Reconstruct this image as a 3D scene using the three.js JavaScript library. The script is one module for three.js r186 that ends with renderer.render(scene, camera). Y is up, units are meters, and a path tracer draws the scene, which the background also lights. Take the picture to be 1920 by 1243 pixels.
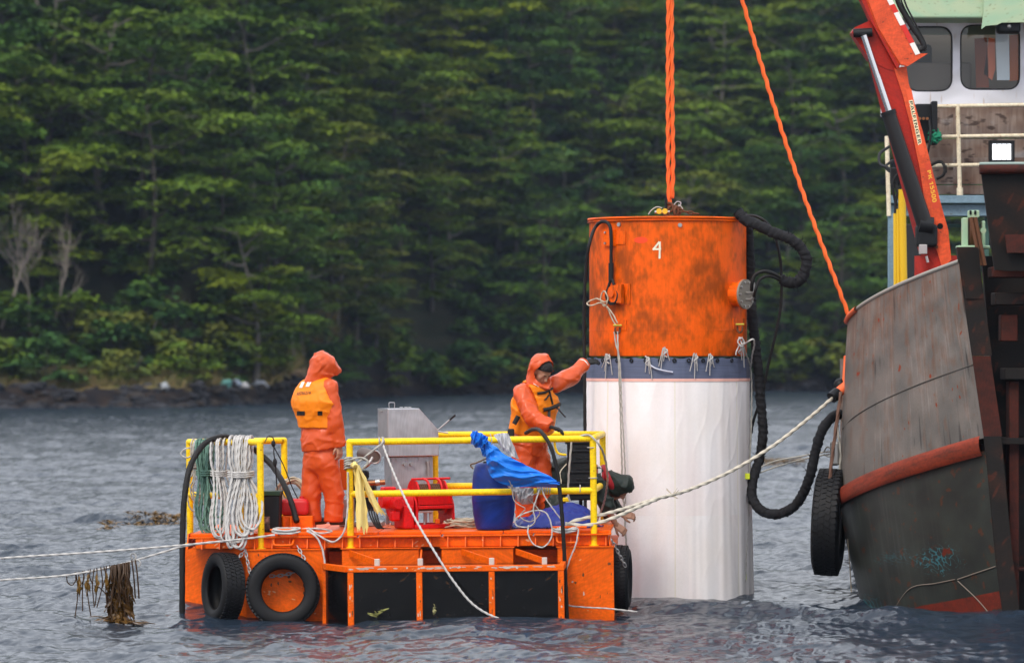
import * as THREE from 'three';
import { mergeGeometries, mergeVertices, toCreasedNormals } from 'three/addons/utils/BufferGeometryUtils.js';
import { RoundedBoxGeometry } from 'three/addons/geometries/RoundedBoxGeometry.js';
import { createNoise3D } from 'simplex-noise';

// ---------------------------------------------------------------- camera, sky, sun, exposure
const F = 7600, EYE = 2.6, HORIZON = 660;            // lens in photograph pixels, eye height, row of the horizon
const scene = new THREE.Scene();
const camera = new THREE.PerspectiveCamera(2 * Math.atan(621.5 / F) * 180 / Math.PI, 1024 / 662, 0.5, 2500);
camera.position.set(0, EYE, 0);
camera.rotation.x = Math.atan((HORIZON - 621.5) / F);
camera.focus = 41.5;
camera.userData.fStop = 2.5;
scene.add(camera);

const renderer = new THREE.WebGLRenderer({ antialias: true });
renderer.setSize(1024, 662);
renderer.toneMapping = THREE.LinearToneMapping;
renderer.toneMappingExposure = 1.7;
renderer.shadowMap.enabled = true;

{ // closed overcast: brightest overhead, a little dimmer down to the horizon
  const w = 256, h = 128, a = new Float32Array(w * h * 4);
  const n3 = createNoise3D(mul(991));
  for (let j = 0; j < h; j++) for (let i = 0; i < w; i++) {
    const el = (j + 0.5) / h * Math.PI - Math.PI / 2, az = (i + 0.5) / w * 2 * Math.PI;   // row 0 lies at the bottom
    const x = Math.cos(el) * Math.cos(az), y = Math.sin(el), z = Math.cos(el) * Math.sin(az);
    const c = 0.5 * n3(x * 2, y * 5, z * 2) + 0.3 * n3(x * 5, y * 11, z * 5) + 0.2 * n3(x * 11, y * 22, z * 11);
    const L = (0.68 + 0.44 * Math.max(0, y)) * (1 + 0.10 * c);
    const k = (j * w + i) * 4;
    a[k] = L * 0.955; a[k + 1] = L * 0.995; a[k + 2] = L * 1.075; a[k + 3] = 1;
  }
  const sky = new THREE.DataTexture(a, w, h, THREE.RGBAFormat, THREE.FloatType);
  sky.mapping = THREE.EquirectangularReflectionMapping;
  sky.magFilter = THREE.LinearFilter; sky.minFilter = THREE.LinearFilter; sky.needsUpdate = true;
  scene.background = sky; scene.environment = sky;
}
const sun = new THREE.DirectionalLight(0xfff3e4, 1.35);      // the sun behind thin cloud: very soft
sun.position.set(-14, 34, -14);
sun.target.position.set(1, 1, -42);
sun.castShadow = true; sun.shadow.radius = 34;
sun.shadow.mapSize.set(2048, 2048);
Object.assign(sun.shadow.camera, { left: -30, right: 30, top: 30, bottom: -30, near: 1, far: 150 });
scene.add(sun, sun.target);

scene.fog = new THREE.FogExp2(0xa8bcd8, 0.00011);                        // thin damp air over the water

// ---------------------------------------------------------------- helpers
function mul(s) { s >>>= 0; return () => { s = s + 0x6D2B79F5 | 0; let t = Math.imul(s ^ s >>> 15, 1 | s); t = t + Math.imul(t ^ t >>> 7, 61 | t) ^ t; return ((t ^ t >>> 14) >>> 0) / 4294967296; }; }
const N3 = createNoise3D(mul(4711));
const fbm = (x, y, z, o = 4) => { let s = 0, a = 0.5; for (let i = 0; i < o; i++) { s += a * N3(x, y, z); x *= 2.03; y *= 2.03; z *= 2.03; a *= 0.5; } return s; };
const V = (x, y, z) => new THREE.Vector3(x, y, z);
const lerp = (a, b, t) => a + (b - a) * t, clamp = (x, a = 0, b = 1) => Math.min(b, Math.max(a, x));
const sstep = (a, b, x) => { const t = clamp((x - a) / (b - a)); return t * t * (3 - 2 * t); };
const P = (px, py, d) => V((px - 960) * d / F, EYE - (py - HORIZON) * d / F, -d);     // a pixel's direction, taken out to distance d
function curveAt(pts, x) { for (let i = 1; i < pts.length; i++) if (x <= pts[i][0] || i === pts.length - 1) { const [a, b] = pts[i - 1], [c, e] = pts[i]; return lerp(b, e, clamp((x - a) / (c - a))); } }

const taken = new Map();
function numbered(n) { const k = taken.get(n) || 0; taken.set(n, k + 1); return k ? `${n}_${String(k).padStart(3, '0')}` : n; }
const baseOf = new WeakMap();
// a thing: a Group at its base; parts are given in world metres and moved into it
function thing(name, label, category, at = [0, 0, 0], group) {
  const o = new THREE.Group(); o.name = numbered(name);
  const b = Array.isArray(at) ? V(...at) : at.clone();
  o.position.copy(b); baseOf.set(o, b); scene.add(o);
  o.userData = { label, category }; if (group) o.userData.group = group;
  return o;
}
function part(parent, name, geo, mat, label) {
  const g = Array.isArray(geo) ? merge(geo) : geo;
  const b = baseOf.get(parent) || V(0, 0, 0);
  g.translate(-b.x, -b.y, -b.z);
  const m = new THREE.Mesh(g, mat); m.name = name; m.castShadow = m.receiveShadow = true;
  if (label) m.userData.label = label;
  baseOf.set(m, b); parent.add(m);
  return m;
}
function single(name, geo, mat, label, category, group) {       // a thing that is one mesh
  const g = Array.isArray(geo) ? merge(geo) : geo; g.computeBoundingBox();
  const bb = g.boundingBox, b = V((bb.min.x + bb.max.x) / 2, bb.min.y, (bb.min.z + bb.max.z) / 2);
  g.translate(-b.x, -b.y, -b.z);
  const m = new THREE.Mesh(g, mat); m.name = numbered(name); m.position.copy(b); m.castShadow = m.receiveShadow = true;
  m.userData = { label, category }; if (group) m.userData.group = group;
  baseOf.set(m, b); scene.add(m); return m;
}
function structure(name, geo, mat, kind = 'structure', label, category) {
  const m = new THREE.Mesh(geo, mat); m.name = name; m.castShadow = m.receiveShadow = true;
  m.userData = { kind }; if (label) m.userData.label = label; if (category) m.userData.category = category;
  scene.add(m); return m;
}
function merge(list) {
  const l = list.map(g => { const h = g.index ? g.toNonIndexed() : g; for (const k of Object.keys(h.attributes)) if (!['position', 'normal', 'uv', 'color'].includes(k)) h.deleteAttribute(k); return h; });
  const col = l.some(g => g.attributes.color);
  for (const g of l) {
    if (!g.attributes.uv) g.setAttribute('uv', new THREE.BufferAttribute(new Float32Array(g.attributes.position.count * 2), 2));
    if (col && !g.attributes.color) g.setAttribute('color', new THREE.BufferAttribute(new Float32Array(g.attributes.position.count * 3).fill(1), 3));
  }
  return mergeGeometries(l);
}
// uv in metres from the dominant direction of each face
function boxUV(g, s = 1) {
  g = g.index ? g.toNonIndexed() : g; const p = g.attributes.position, uv = new Float32Array(p.count * 2), a = V(0, 0, 0), b = V(0, 0, 0), c = V(0, 0, 0);
  for (let i = 0; i < p.count; i += 3) {
    a.fromBufferAttribute(p, i); b.fromBufferAttribute(p, i + 1); c.fromBufferAttribute(p, i + 2);
    const n = b.clone().sub(a).cross(c.clone().sub(a)); const ax = Math.abs(n.x), ay = Math.abs(n.y), az = Math.abs(n.z);
    [a, b, c].forEach((q, k) => { const [u, v] = ay > ax && ay > az ? [q.x, q.z] : ax > az ? [q.z, q.y] : [q.x, q.y]; uv[(i + k) * 2] = u * s; uv[(i + k) * 2 + 1] = v * s; });
  }
  g.setAttribute('uv', new THREE.BufferAttribute(uv, 2)); return g;
}
// box with chamfered edges, centre and size
function box(cx, cy, cz, sx, sy, sz, r = 0.006) {
  const g = new RoundedBoxGeometry(sx, sy, sz, 1, Math.min(r, sx / 2.2, sy / 2.2, sz / 2.2)); g.translate(cx, cy, cz); return boxUV(g);
}
function bar(a, b, r, seg = 10, r2 = r) {                       // a round bar from a to b
  const L = a.distanceTo(b), g = new THREE.CylinderGeometry(r2, r, L, seg, 1); { const t = g.attributes.uv; for (let i = 0; i < t.count; i++) t.setXY(i, t.getX(i) * 6.283 * r + a.x * 0.37, t.getY(i) * L + a.y * 0.31); } g.translate(0, L / 2, 0);
  g.applyQuaternion(new THREE.Quaternion().setFromUnitVectors(V(0, 1, 0), b.clone().sub(a).normalize())); g.translate(a.x, a.y, a.z); return g.toNonIndexed();
}
function beam(a, b, w, h, r = 0.005, up = V(0, 1, 0)) {          // a square bar from a to b
  const L = a.distanceTo(b), g = new RoundedBoxGeometry(w, h, L, 1, Math.min(r, w / 2.2, h / 2.2)); boxUV(g);
  const z = b.clone().sub(a).normalize(), x = up.clone().cross(z).normalize(), y = z.clone().cross(x), c = a.clone().add(b).multiplyScalar(0.5);
  g.applyMatrix4(new THREE.Matrix4().makeBasis(x, y, z).setPosition(c)); return boxUV(g);
}
function prism(poly, z0, z1, bevel = 0.004) {                    // outline in x,y pushed from z0 to z1
  const s = new THREE.Shape(poly.map(([x, y]) => new THREE.Vector2(x, y)));
  const g = new THREE.ExtrudeGeometry(s, { depth: z1 - z0 - 2 * bevel, bevelEnabled: bevel > 0, bevelThickness: bevel, bevelSize: bevel, bevelOffset: -bevel, bevelSegments: 1, curveSegments: 8 });
  g.translate(0, 0, z0 + bevel); return boxUV(g);
}
function hull(poly, fwd) {                                       // flat outline in space (array of Vector3) given thickness along fwd
  const n = poly.length, pos = [], q = poly.map(p => p.clone().add(fwd));
  const nrm = V(0, 0, 0); for (let i = 0; i < n; i++) nrm.add(poly[i].clone().cross(poly[(i + 1) % n]));
  const flip = nrm.dot(fwd) > 0;
  const ax = [Math.abs(nrm.x), Math.abs(nrm.y), Math.abs(nrm.z)], k = ax.indexOf(Math.max(...ax));
  const c2 = poly.map(p => k === 0 ? new THREE.Vector2(p.y, p.z) : k === 1 ? new THREE.Vector2(p.x, p.z) : new THREE.Vector2(p.x, p.y));
  const tri = THREE.ShapeUtils.triangulateShape(c2, []);
  const put = (a, b, c) => pos.push(a.x, a.y, a.z, b.x, b.y, b.z, c.x, c.y, c.z);
  for (const [a, b, c] of tri) { put(poly[a], poly[b], poly[c]); put(q[c], q[b], q[a]); }
  for (let i = 0; i < n; i++) { const j = (i + 1) % n; put(poly[i], q[i], q[j]); put(poly[i], q[j], poly[j]); }
  const g = new THREE.BufferGeometry(); g.setAttribute('position', new THREE.Float32BufferAttribute(pos, 3)); g.computeVertexNormals(); return boxUV(g);
}
// a laid rope: lobed section that turns along the line
function rope(pts, r, { pitch = 9 * r, lobes = 3, per = 4, step = null, tension = 0.5, closed = false, depth = 0.42 } = {}) {
  const c = new THREE.CatmullRomCurve3(pts, closed, 'centripetal', tension), L = c.getLength();
  const n = Math.max(6, Math.min(4000, Math.ceil(L / (step || pitch / 6)))), m = lobes * per;
  c.arcLengthDivisions = Math.min(4000, n * 2); c.updateArcLengths();
  const fr = c.computeFrenetFrames(n, closed), pos = [], nor = [], uv = [], idx = [];
  for (let i = 0; i <= n; i++) {
    const p = c.getPointAt(i / n), a0 = i / n * L / pitch * 2 * Math.PI / 1;
    for (let j = 0; j < m; j++) {
      const a = j / m * 2 * Math.PI + a0 / lobes * 1.0 * lobes / lobes, ph = j / m * 2 * Math.PI * lobes;
      const rr = r * (1 - depth / 2 + depth / 2 * Math.cos(ph));
      const d = fr.normals[i].clone().multiplyScalar(Math.cos(a)).addScaledVector(fr.binormals[i], Math.sin(a));
      pos.push(p.x + d.x * rr, p.y + d.y * rr, p.z + d.z * rr); nor.push(d.x, d.y, d.z); uv.push(i / n * L, j / m * 2 * Math.PI * r);
    }
  }
  for (let i = 0; i < n; i++) for (let j = 0; j < m; j++) { const k = (j + 1) % m, a = i * m + j, b = i * m + k, e = a + m, f = b + m; idx.push(a, b, e, b, f, e); }
  if (!closed) for (const [i0, s] of [[0, 1], [n * m, -1]]) for (let j = 1; j < m - 1; j++) s > 0 ? idx.push(i0, i0 + j + 1, i0 + j) : idx.push(i0, i0 + j, i0 + j + 1);
  const g = new THREE.BufferGeometry(); g.setAttribute('position', new THREE.Float32BufferAttribute(pos, 3)); g.setAttribute('uv', new THREE.Float32BufferAttribute(uv, 2)); g.setIndex(idx); g.computeVertexNormals(); return g;
}
const tube = (pts, r, seg = 8, n = null, closed = false) => { const c = new THREE.CatmullRomCurve3(pts, closed, 'centripetal'); return new THREE.TubeGeometry(c, n || Math.max(8, pts.length * 6), r, seg, closed); };
// tapered path of several radii
function limb(pts, rad, seg = 6) {
  const pos = [], uv = [], idx = [], n = pts.length; let v = 0;
  const prev = V(0, 0, 0), ref = V(0.31, 0.2, 0.93).normalize();
  for (let i = 0; i < n; i++) {
    const t = pts[Math.min(n - 1, i + 1)].clone().sub(pts[Math.max(0, i - 1)]).normalize(), x = ref.clone().cross(t).normalize(), y = t.clone().cross(x);
    if (i) v += pts[i].distanceTo(pts[i - 1]);
    for (let j = 0; j <= seg; j++) { const a = j / seg * 2 * Math.PI, d = x.clone().multiplyScalar(Math.cos(a)).addScaledVector(y, Math.sin(a)); pos.push(pts[i].x + d.x * rad[i], pts[i].y + d.y * rad[i], pts[i].z + d.z * rad[i]); uv.push(j / seg * 6.28 * rad[0], v); }
  }
  const m = seg + 1;
  for (let i = 0; i < n - 1; i++) for (let j = 0; j < seg; j++) { const a = i * m + j; idx.push(a, a + 1, a + m, a + 1, a + m + 1, a + m); }
  const g = new THREE.BufferGeometry(); g.setAttribute('position', new THREE.Float32BufferAttribute(pos, 3)); g.setAttribute('uv', new THREE.Float32BufferAttribute(uv, 2)); g.setIndex(idx); g.computeVertexNormals(); return g;
}
function lathe(prof, seg = 32, cx = 0, cy = 0, cz = 0) { const g = new THREE.LatheGeometry(prof.map(([r, y]) => new THREE.Vector2(r, y)), seg); g.translate(cx, cy, cz); return g; }
function tint(g, c) { const n = g.attributes.position.count, a = new Float32Array(n * 3); for (let i = 0; i < n; i++) { a[i * 3] = c[0]; a[i * 3 + 1] = c[1]; a[i * 3 + 2] = c[2]; } g.setAttribute('color', new THREE.BufferAttribute(a, 3)); return g; }

// smooth mesh of a distance field (surface nets)
function field(fn, lo, hi, cell) {
  const nx = Math.ceil((hi.x - lo.x) / cell) + 1, ny = Math.ceil((hi.y - lo.y) / cell) + 1, nz = Math.ceil((hi.z - lo.z) / cell) + 1;
  const val = new Float32Array(nx * ny * nz), id = (i, j, k) => (k * ny + j) * nx + i;
  for (let k = 0; k < nz; k++) for (let j = 0; j < ny; j++) for (let i = 0; i < nx; i++) val[id(i, j, k)] = fn(lo.x + i * cell, lo.y + j * cell, lo.z + k * cell);
  const vid = new Int32Array(nx * ny * nz).fill(-1), pos = [], idx = [];
  for (let k = 0; k < nz - 1; k++) for (let j = 0; j < ny - 1; j++) for (let i = 0; i < nx - 1; i++) {
    let sx = 0, sy = 0, sz = 0, c = 0, neg = 0; const v = [];
    for (let q = 0; q < 8; q++) { const f = val[id(i + (q & 1), j + (q >> 1 & 1), k + (q >> 2))]; v.push(f); if (f < 0) neg++; }
    if (neg === 0 || neg === 8) continue;
    for (let a = 0; a < 8; a++) for (let ax = 0; ax < 3; ax++) { const b = a | (1 << ax); if (b === a) continue; if (v[a] < 0 !== v[b] < 0) { const t = v[a] / (v[a] - v[b]); sx += (a & 1) + (ax === 0 ? t : 0); sy += (a >> 1 & 1) + (ax === 1 ? t : 0); sz += (a >> 2) + (ax === 2 ? t : 0); c++; } }
    vid[id(i, j, k)] = pos.length / 3; pos.push(lo.x + (i + sx / c) * cell, lo.y + (j + sy / c) * cell, lo.z + (k + sz / c) * cell);
  }
  const quad = (a, b, c, d, fl) => { if (a < 0 || b < 0 || c < 0 || d < 0) return; fl ? idx.push(a, c, b, a, d, c) : idx.push(a, b, c, a, c, d); };
  for (let k = 1; k < nz - 1; k++) for (let j = 1; j < ny - 1; j++) for (let i = 1; i < nx - 1; i++) {
    const s = val[id(i, j, k)] < 0;
    if (s !== val[id(i + 1, j, k)] < 0) quad(vid[id(i, j - 1, k - 1)], vid[id(i, j, k - 1)], vid[id(i, j, k)], vid[id(i, j - 1, k)], !s);
    if (s !== val[id(i, j + 1, k)] < 0) quad(vid[id(i - 1, j, k - 1)], vid[id(i - 1, j, k)], vid[id(i, j, k)], vid[id(i, j, k - 1)], !s);
    if (s !== val[id(i, j, k + 1)] < 0) quad(vid[id(i - 1, j - 1, k)], vid[id(i, j - 1, k)], vid[id(i, j, k)], vid[id(i - 1, j, k)], !s);
  }
  const g = new THREE.BufferGeometry(); g.setAttribute('position', new THREE.Float32BufferAttribute(pos, 3)); g.setIndex(idx); g.computeVertexNormals();
  const uv = new Float32Array(pos.length / 3 * 2); for (let i = 0; i < pos.length / 3; i++) { uv[2 * i] = pos[3 * i] + pos[3 * i + 2]; uv[2 * i + 1] = pos[3 * i + 1]; }
  g.setAttribute('uv', new THREE.BufferAttribute(uv, 2)); return g;
}
// distance to a tapered capsule a-b
function cap(a, b, ra, rb) {
  const dx = b.x - a.x, dy = b.y - a.y, dz = b.z - a.z, L2 = dx * dx + dy * dy + dz * dz || 1e-9;
  return (x, y, z) => { const t = clamp(((x - a.x) * dx + (y - a.y) * dy + (z - a.z) * dz) / L2); const ex = x - a.x - dx * t, ey = y - a.y - dy * t, ez = z - a.z - dz * t; return Math.sqrt(ex * ex + ey * ey + ez * ez) - (ra + (rb - ra) * t); };
}
const smin = (a, b, k) => { const h = clamp(0.5 + 0.5 * (b - a) / k); return b + (a - b) * h - k * h * (1 - h); };
const blend = (fs, k) => (x, y, z) => { let d = fs[0](x, y, z); for (let i = 1; i < fs.length; i++) d = smin(d, fs[i](x, y, z), k); return d; };

// ---------------------------------------------------------------- textures (colour, grain and wear only)
function tex(w, h, fn, srgb = true, repeat = null) {
  const a = new Uint8Array(w * h * 4);
  for (let j = 0; j < h; j++) for (let i = 0; i < w; i++) { const c = fn(i / w, j / h, i, j), k = (j * w + i) * 4; a[k] = clamp(c[0]) * 255; a[k + 1] = clamp(c[1]) * 255; a[k + 2] = clamp(c[2]) * 255; a[k + 3] = c.length > 3 ? clamp(c[3]) * 255 : 255; }
  const t = new THREE.DataTexture(a, w, h); t.wrapS = t.wrapT = THREE.RepeatWrapping; t.magFilter = THREE.LinearFilter; t.minFilter = THREE.LinearMipmapLinearFilter; t.generateMipmaps = true;
  if (srgb) t.colorSpace = THREE.SRGBColorSpace; if (repeat) t.repeat.set(...repeat); t.needsUpdate = true; return t;
}
// noise that repeats over the unit square
const tn = (u, v, f, s = 0) => { const a = u * 2 * Math.PI, b = v * 2 * Math.PI, r = f / 6.283; return N3(Math.cos(a) * r + s, Math.sin(a) * r + Math.cos(b) * r * 1.7, Math.sin(b) * r * 1.7 - s); };
const mix3 = (a, b, t) => [lerp(a[0], b[0], t), lerp(a[1], b[1], t), lerp(a[2], b[2], t)];
const std = (o) => new THREE.MeshPhysicalMaterial({ side: THREE.DoubleSide, roughness: 0.6, specularIntensity: 0.55, ...o });
const lin = (r, g, b) => new THREE.Color().setRGB(r, g, b);
// ---------------------------------------------------------------- water
const waves = [];
{ const r = mul(77); const main = 2.0;                                // chop running in mainly one direction
  for (let i = 0; i < 46; i++) { const t = i / 45, lam = 0.30 * Math.pow(22, t), spread = lerp(1.25, 0.5, t), th = main + (r() + r() + r() - 1.5) * spread * 1.3, k = 2 * Math.PI / lam;
    waves.push({ kx: Math.cos(th) * k, kz: Math.sin(th) * k, a: lerp(0.050, 0.025, Math.pow(t, 0.6)) / k * (0.6 + 0.8 * r()), ph: r() * 6.283, lam }); } }
function waveY(x, z, cut = 0) {
  let y = 0; const gx = x + 0.35 * N3(x * 0.35, 3, z * 0.35), gz = z + 0.35 * N3(x * 0.35, 9, z * 0.35);
  const gust = 0.85 + 0.4 * N3(x * 0.09, 1.5, z * 0.07);
  for (const w of waves) { if (w.lam < cut) continue; const s = Math.sin(w.kx * gx + w.kz * gz + w.ph); y += w.a * (w.lam < 1.2 ? gust : 1) * (1.15 * (1 - Math.abs(s)) * 1.2 - 0.6 + 0.35 * s); }
  return y + 0.03 * Math.cos((x - 0.95) * 0.95 + (z + 40.4) * 0.25) * Math.exp(-((z + 40) ** 2) / 90);
}
{
  const rows = []; for (let d = 2; d < 27; d += 0.5) rows.push(d); for (let d = 27; d < 340;) { rows.push(d); d += 0.055 * (d / 34) ** 1.5; } for (let d = 345; d < 1500; d *= 1.15) rows.push(d);
  const cols = []; for (let a = -75; a < -11; a += 4) cols.push(a); for (let a = -11; a <= 11.001; a += 22 / 440) cols.push(a); for (let a = 14; a <= 75; a += 4) cols.push(a);
  const nr = rows.length, nc = cols.length, pos = new Float32Array(nr * nc * 3), uv = new Float32Array(nr * nc * 2), idx = new Uint32Array((nr - 1) * (nc - 1) * 6); let q = 0;
  for (let i = 0; i < nr; i++) for (let j = 0; j < nc; j++) {
    const d = rows[i], x = Math.tan(cols[j] * Math.PI / 180) * d, z = -d, k = i * nc + j;
    const far = Math.abs(cols[j]) > 11.1 || d < 27 ? 3 : 0.055 * (d / 34) ** 1.5 * 2.5;
    pos[k * 3] = x; pos[k * 3 + 1] = d > 420 ? 0 : waveY(x, z, far); pos[k * 3 + 2] = z; uv[k * 2] = x; uv[k * 2 + 1] = z;
    if (i && j) { const a = k - nc - 1, b = k - nc, c = k - 1; idx[q++] = a; idx[q++] = b; idx[q++] = c; idx[q++] = b; idx[q++] = k; idx[q++] = c; }
  }
  const g = new THREE.BufferGeometry(); g.setAttribute('position', new THREE.BufferAttribute(pos, 3)); g.setAttribute('uv', new THREE.BufferAttribute(uv, 2)); g.setIndex(new THREE.BufferAttribute(idx, 1)); g.computeVertexNormals();
  const N = 512, hgt = new Float32Array(N * N), wl = []; { const q = mul(31); for (let m = 0; m < 90; m++) { const f = Math.round(4 + 36 * q() * q()), th = (q() + q() + q() - 1.5) * 1.5 + 0.5, a = Math.round(Math.cos(th) * f), b = Math.round(Math.sin(th) * f), k = Math.hypot(a, b) || 1; wl.push([a, b, q() * 6.283, 1 / k]); } }
  for (let j = 0; j < N; j++) for (let i = 0; i < N; i++) { let h = 0; const wx = i / N, wy = j / N; for (const [a, b, p, am] of wl) h += am * Math.sin(6.2832 * (a * wx + b * wy) + p); hgt[j * N + i] = h; }
  let rms = 0; for (let j = 0; j < N; j++) for (let i = 0; i < N; i++) { const dx = hgt[j * N + (i + 1) % N] - hgt[j * N + i]; rms += dx * dx; } rms = Math.sqrt(rms / N / N); const SL = 0.125 / rms;   // rms slope of the small ripples
  const rip = tex(N, N, (u, v, i, j) => { const dx = (hgt[j * N + (i + 1) % N] - hgt[j * N + (i + N - 1) % N]) / 2 * SL, dy = (hgt[((j + 1) % N) * N + i] - hgt[((j + N - 1) % N) * N + i]) / 2 * SL, l = Math.hypot(dx, dy, 1); return [0.5 - dx / l / 2, 0.5 - dy / l / 2, 0.5 + 0.5 / l]; }, false, [1 / 2.1, 1 / 2.6]);
  structure('water', g, new THREE.MeshPhysicalMaterial({ color: lin(0.017, 0.026, 0.040), roughness: 0.2, ior: 1.333, normalMap: rip, side: THREE.DoubleSide }));
}

// ---------------------------------------------------------------- far shore
const shoreD = x => { const px = 960 + x * F / 215; return curveAt([[-2600, 150], [-300, 178], [0, 184], [380, 190], [500, 200], [640, 228], [800, 246], [1100, 256], [1600, 268], [2300, 275], [4200, 230]], px) + 1.2 * N3(x * 0.18, 0, 5) + 0.5 * N3(x * 0.6, 2, 5); };
const isLeft = x => 1 - sstep(500, 600, 960 + x * F / 215);
function hillY(x, t) {                                                  // t: metres behind the shore line
  const L = isLeft(x);
  const bankL = t < 0 ? t * 0.35 : 0.85 * sstep(0, 2.4, t) + 0.95 * sstep(4, 11, t) + 0.5 * Math.max(0, t - 9) ** 1.05 * 0.95;
  const bankR = t < 0 ? t * 0.8 : 0.75 * sstep(0, 0.8, t) + 0.54 * Math.max(0, t - 1.0) * 1.08;
  const rough = t < 0 ? 0 : 0.35 * fbm(x * 0.5, t * 0.5, 3, 4) * sstep(0, 1, t) + 1.6 * fbm(x * 0.05, t * 0.05, 9, 2) * sstep(6, 25, t);
  return lerp(bankR, bankL, L) + rough;
}
{
  const xs = []; for (let x = -190; x < -46; x += 6) xs.push(x); for (let x = -46; x < 52; x += 0.55) xs.push(x); for (let x = 52; x < 200; x += 6) xs.push(x);
  const ts = []; for (let t = -5; t < 14; t += 0.32) ts.push(t); for (let t = 14; t < 66; t += 1.2) ts.push(t);
  const nr = ts.length, nc = xs.length, pos = [], uv = [], idx = [], col = [];
  for (let i = 0; i < nr; i++) for (let j = 0; j < nc; j++) {
    const x = xs[j], t = ts[i], y = hillY(x, t); pos.push(x, y, -(shoreD(x) + t)); uv.push(x, t);
    const n = fbm(x * 0.7, t * 0.7, 20, 4), L = isLeft(x);
    let c = t < 2.6 + n * 1.5 ? mix3([0.009, 0.009, 0.012], [0.026, 0.018, 0.013], clamp(0.45 + 1.4 * fbm(x * 1.3, t * 2, 8, 3))) : t < 9 + 3 * n && L > 0.3 ? mix3([0.16, 0.115, 0.04], [0.06, 0.07, 0.022], clamp(0.5 + 1.6 * n)) : mix3([0.010, 0.014, 0.008], [0.022, 0.02, 0.012], clamp(0.5 + n));
    col.push(...c);
    if (i && j) { const k = i * nc + j, a = k - nc - 1, b = k - nc, e = k - 1; idx.push(a, b, e, b, k, e); }
  }
  const g = new THREE.BufferGeometry(); g.setAttribute('position', new THREE.Float32BufferAttribute(pos, 3)); g.setAttribute('uv', new THREE.Float32BufferAttribute(uv, 2)); g.setAttribute('color', new THREE.Float32BufferAttribute(col, 3)); g.setIndex(idx); g.computeVertexNormals();
  structure('hillside', g, std({ vertexColors: true, roughness: 0.95, specularIntensity: 0.1 }));
}
const onHill = (x, t) => V(x, hillY(x, t), -(shoreD(x) + t));
const barkMat = std({ color: lin(0.06, 0.052, 0.045), roughness: 0.95 });
const paleBark = std({ color: lin(0.15, 0.135, 0.115), roughness: 0.95 });
const leafMat = new THREE.MeshPhysicalMaterial({ vertexColors: true, roughness: 0.8, specularIntensity: 0.15, side: THREE.DoubleSide });

// leaf sprays gathered in flat tiers
function leafGeo() { return { pos: [], col: [], idx: [] }; }
function spray(G, c, nrm, size, color, r) {
  const u = V(r() - 0.5, r() - 0.5, r() - 0.5).cross(nrm).normalize(), w = nrm.clone().cross(u), k = G.pos.length / 3, a = size * (0.8 + 0.5 * r()), b = size * (0.35 + 0.25 * r());
  const pts = [c.clone().addScaledVector(u, -a), c.clone().addScaledVector(w, b).addScaledVector(nrm, 0.22 * size), c.clone().addScaledVector(u, a).addScaledVector(nrm, -0.15 * size), c.clone().addScaledVector(w, -b).addScaledVector(nrm, 0.05 * size)];
  for (const p of pts) { G.pos.push(p.x, p.y, p.z); G.col.push(...color); }
  G.idx.push(k, k + 1, k + 2, k, k + 2, k + 3);
}
function finish(G) { const g = new THREE.BufferGeometry(); g.setAttribute('position', new THREE.Float32BufferAttribute(G.pos, 3)); g.setAttribute('color', new THREE.Float32BufferAttribute(G.col, 3)); g.setIndex(G.idx); g.computeVertexNormals(); return g; }
function tier(G, c, R, n, color, r, thick = 0.12, size = 0.2) {
  const ell = 0.7 + 0.5 * r(), rot = r() * 6.283, ph = r() * 6;
  for (let i = 0; i < n; i++) {
    const a = r() * 6.283, q = Math.sqrt(r()) * (0.78 + 0.3 * Math.sin(3 * a + ph) * r()), x0 = q * Math.cos(a) * R, z0 = q * Math.sin(a) * R * ell;
    const x = x0 * Math.cos(rot) - z0 * Math.sin(rot), z = x0 * Math.sin(rot) + z0 * Math.cos(rot);
    const y = (r() + r() - 1) * thick * R - 0.22 * R * q * q + 0.06 * R * Math.sin(5 * a + ph);
    const nn = V((r() - 0.5) * 0.5 + 0.45 * x / R, 1, (r() - 0.5) * 0.5 + 0.45 * z / R).normalize(), j = 0.72 + 0.56 * r();
    spray(G, V(c.x + x, c.y + y, c.z + z), nn, size, [color[0] * j, color[1] * j, color[2] * j * (0.9 + 0.2 * r())], r);
  }
}
const greens = [[0.098, 0.160, 0.014], [0.062, 0.126, 0.018], [0.140, 0.190, 0.014], [0.034, 0.086, 0.022], [0.112, 0.124, 0.020]];
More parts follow.
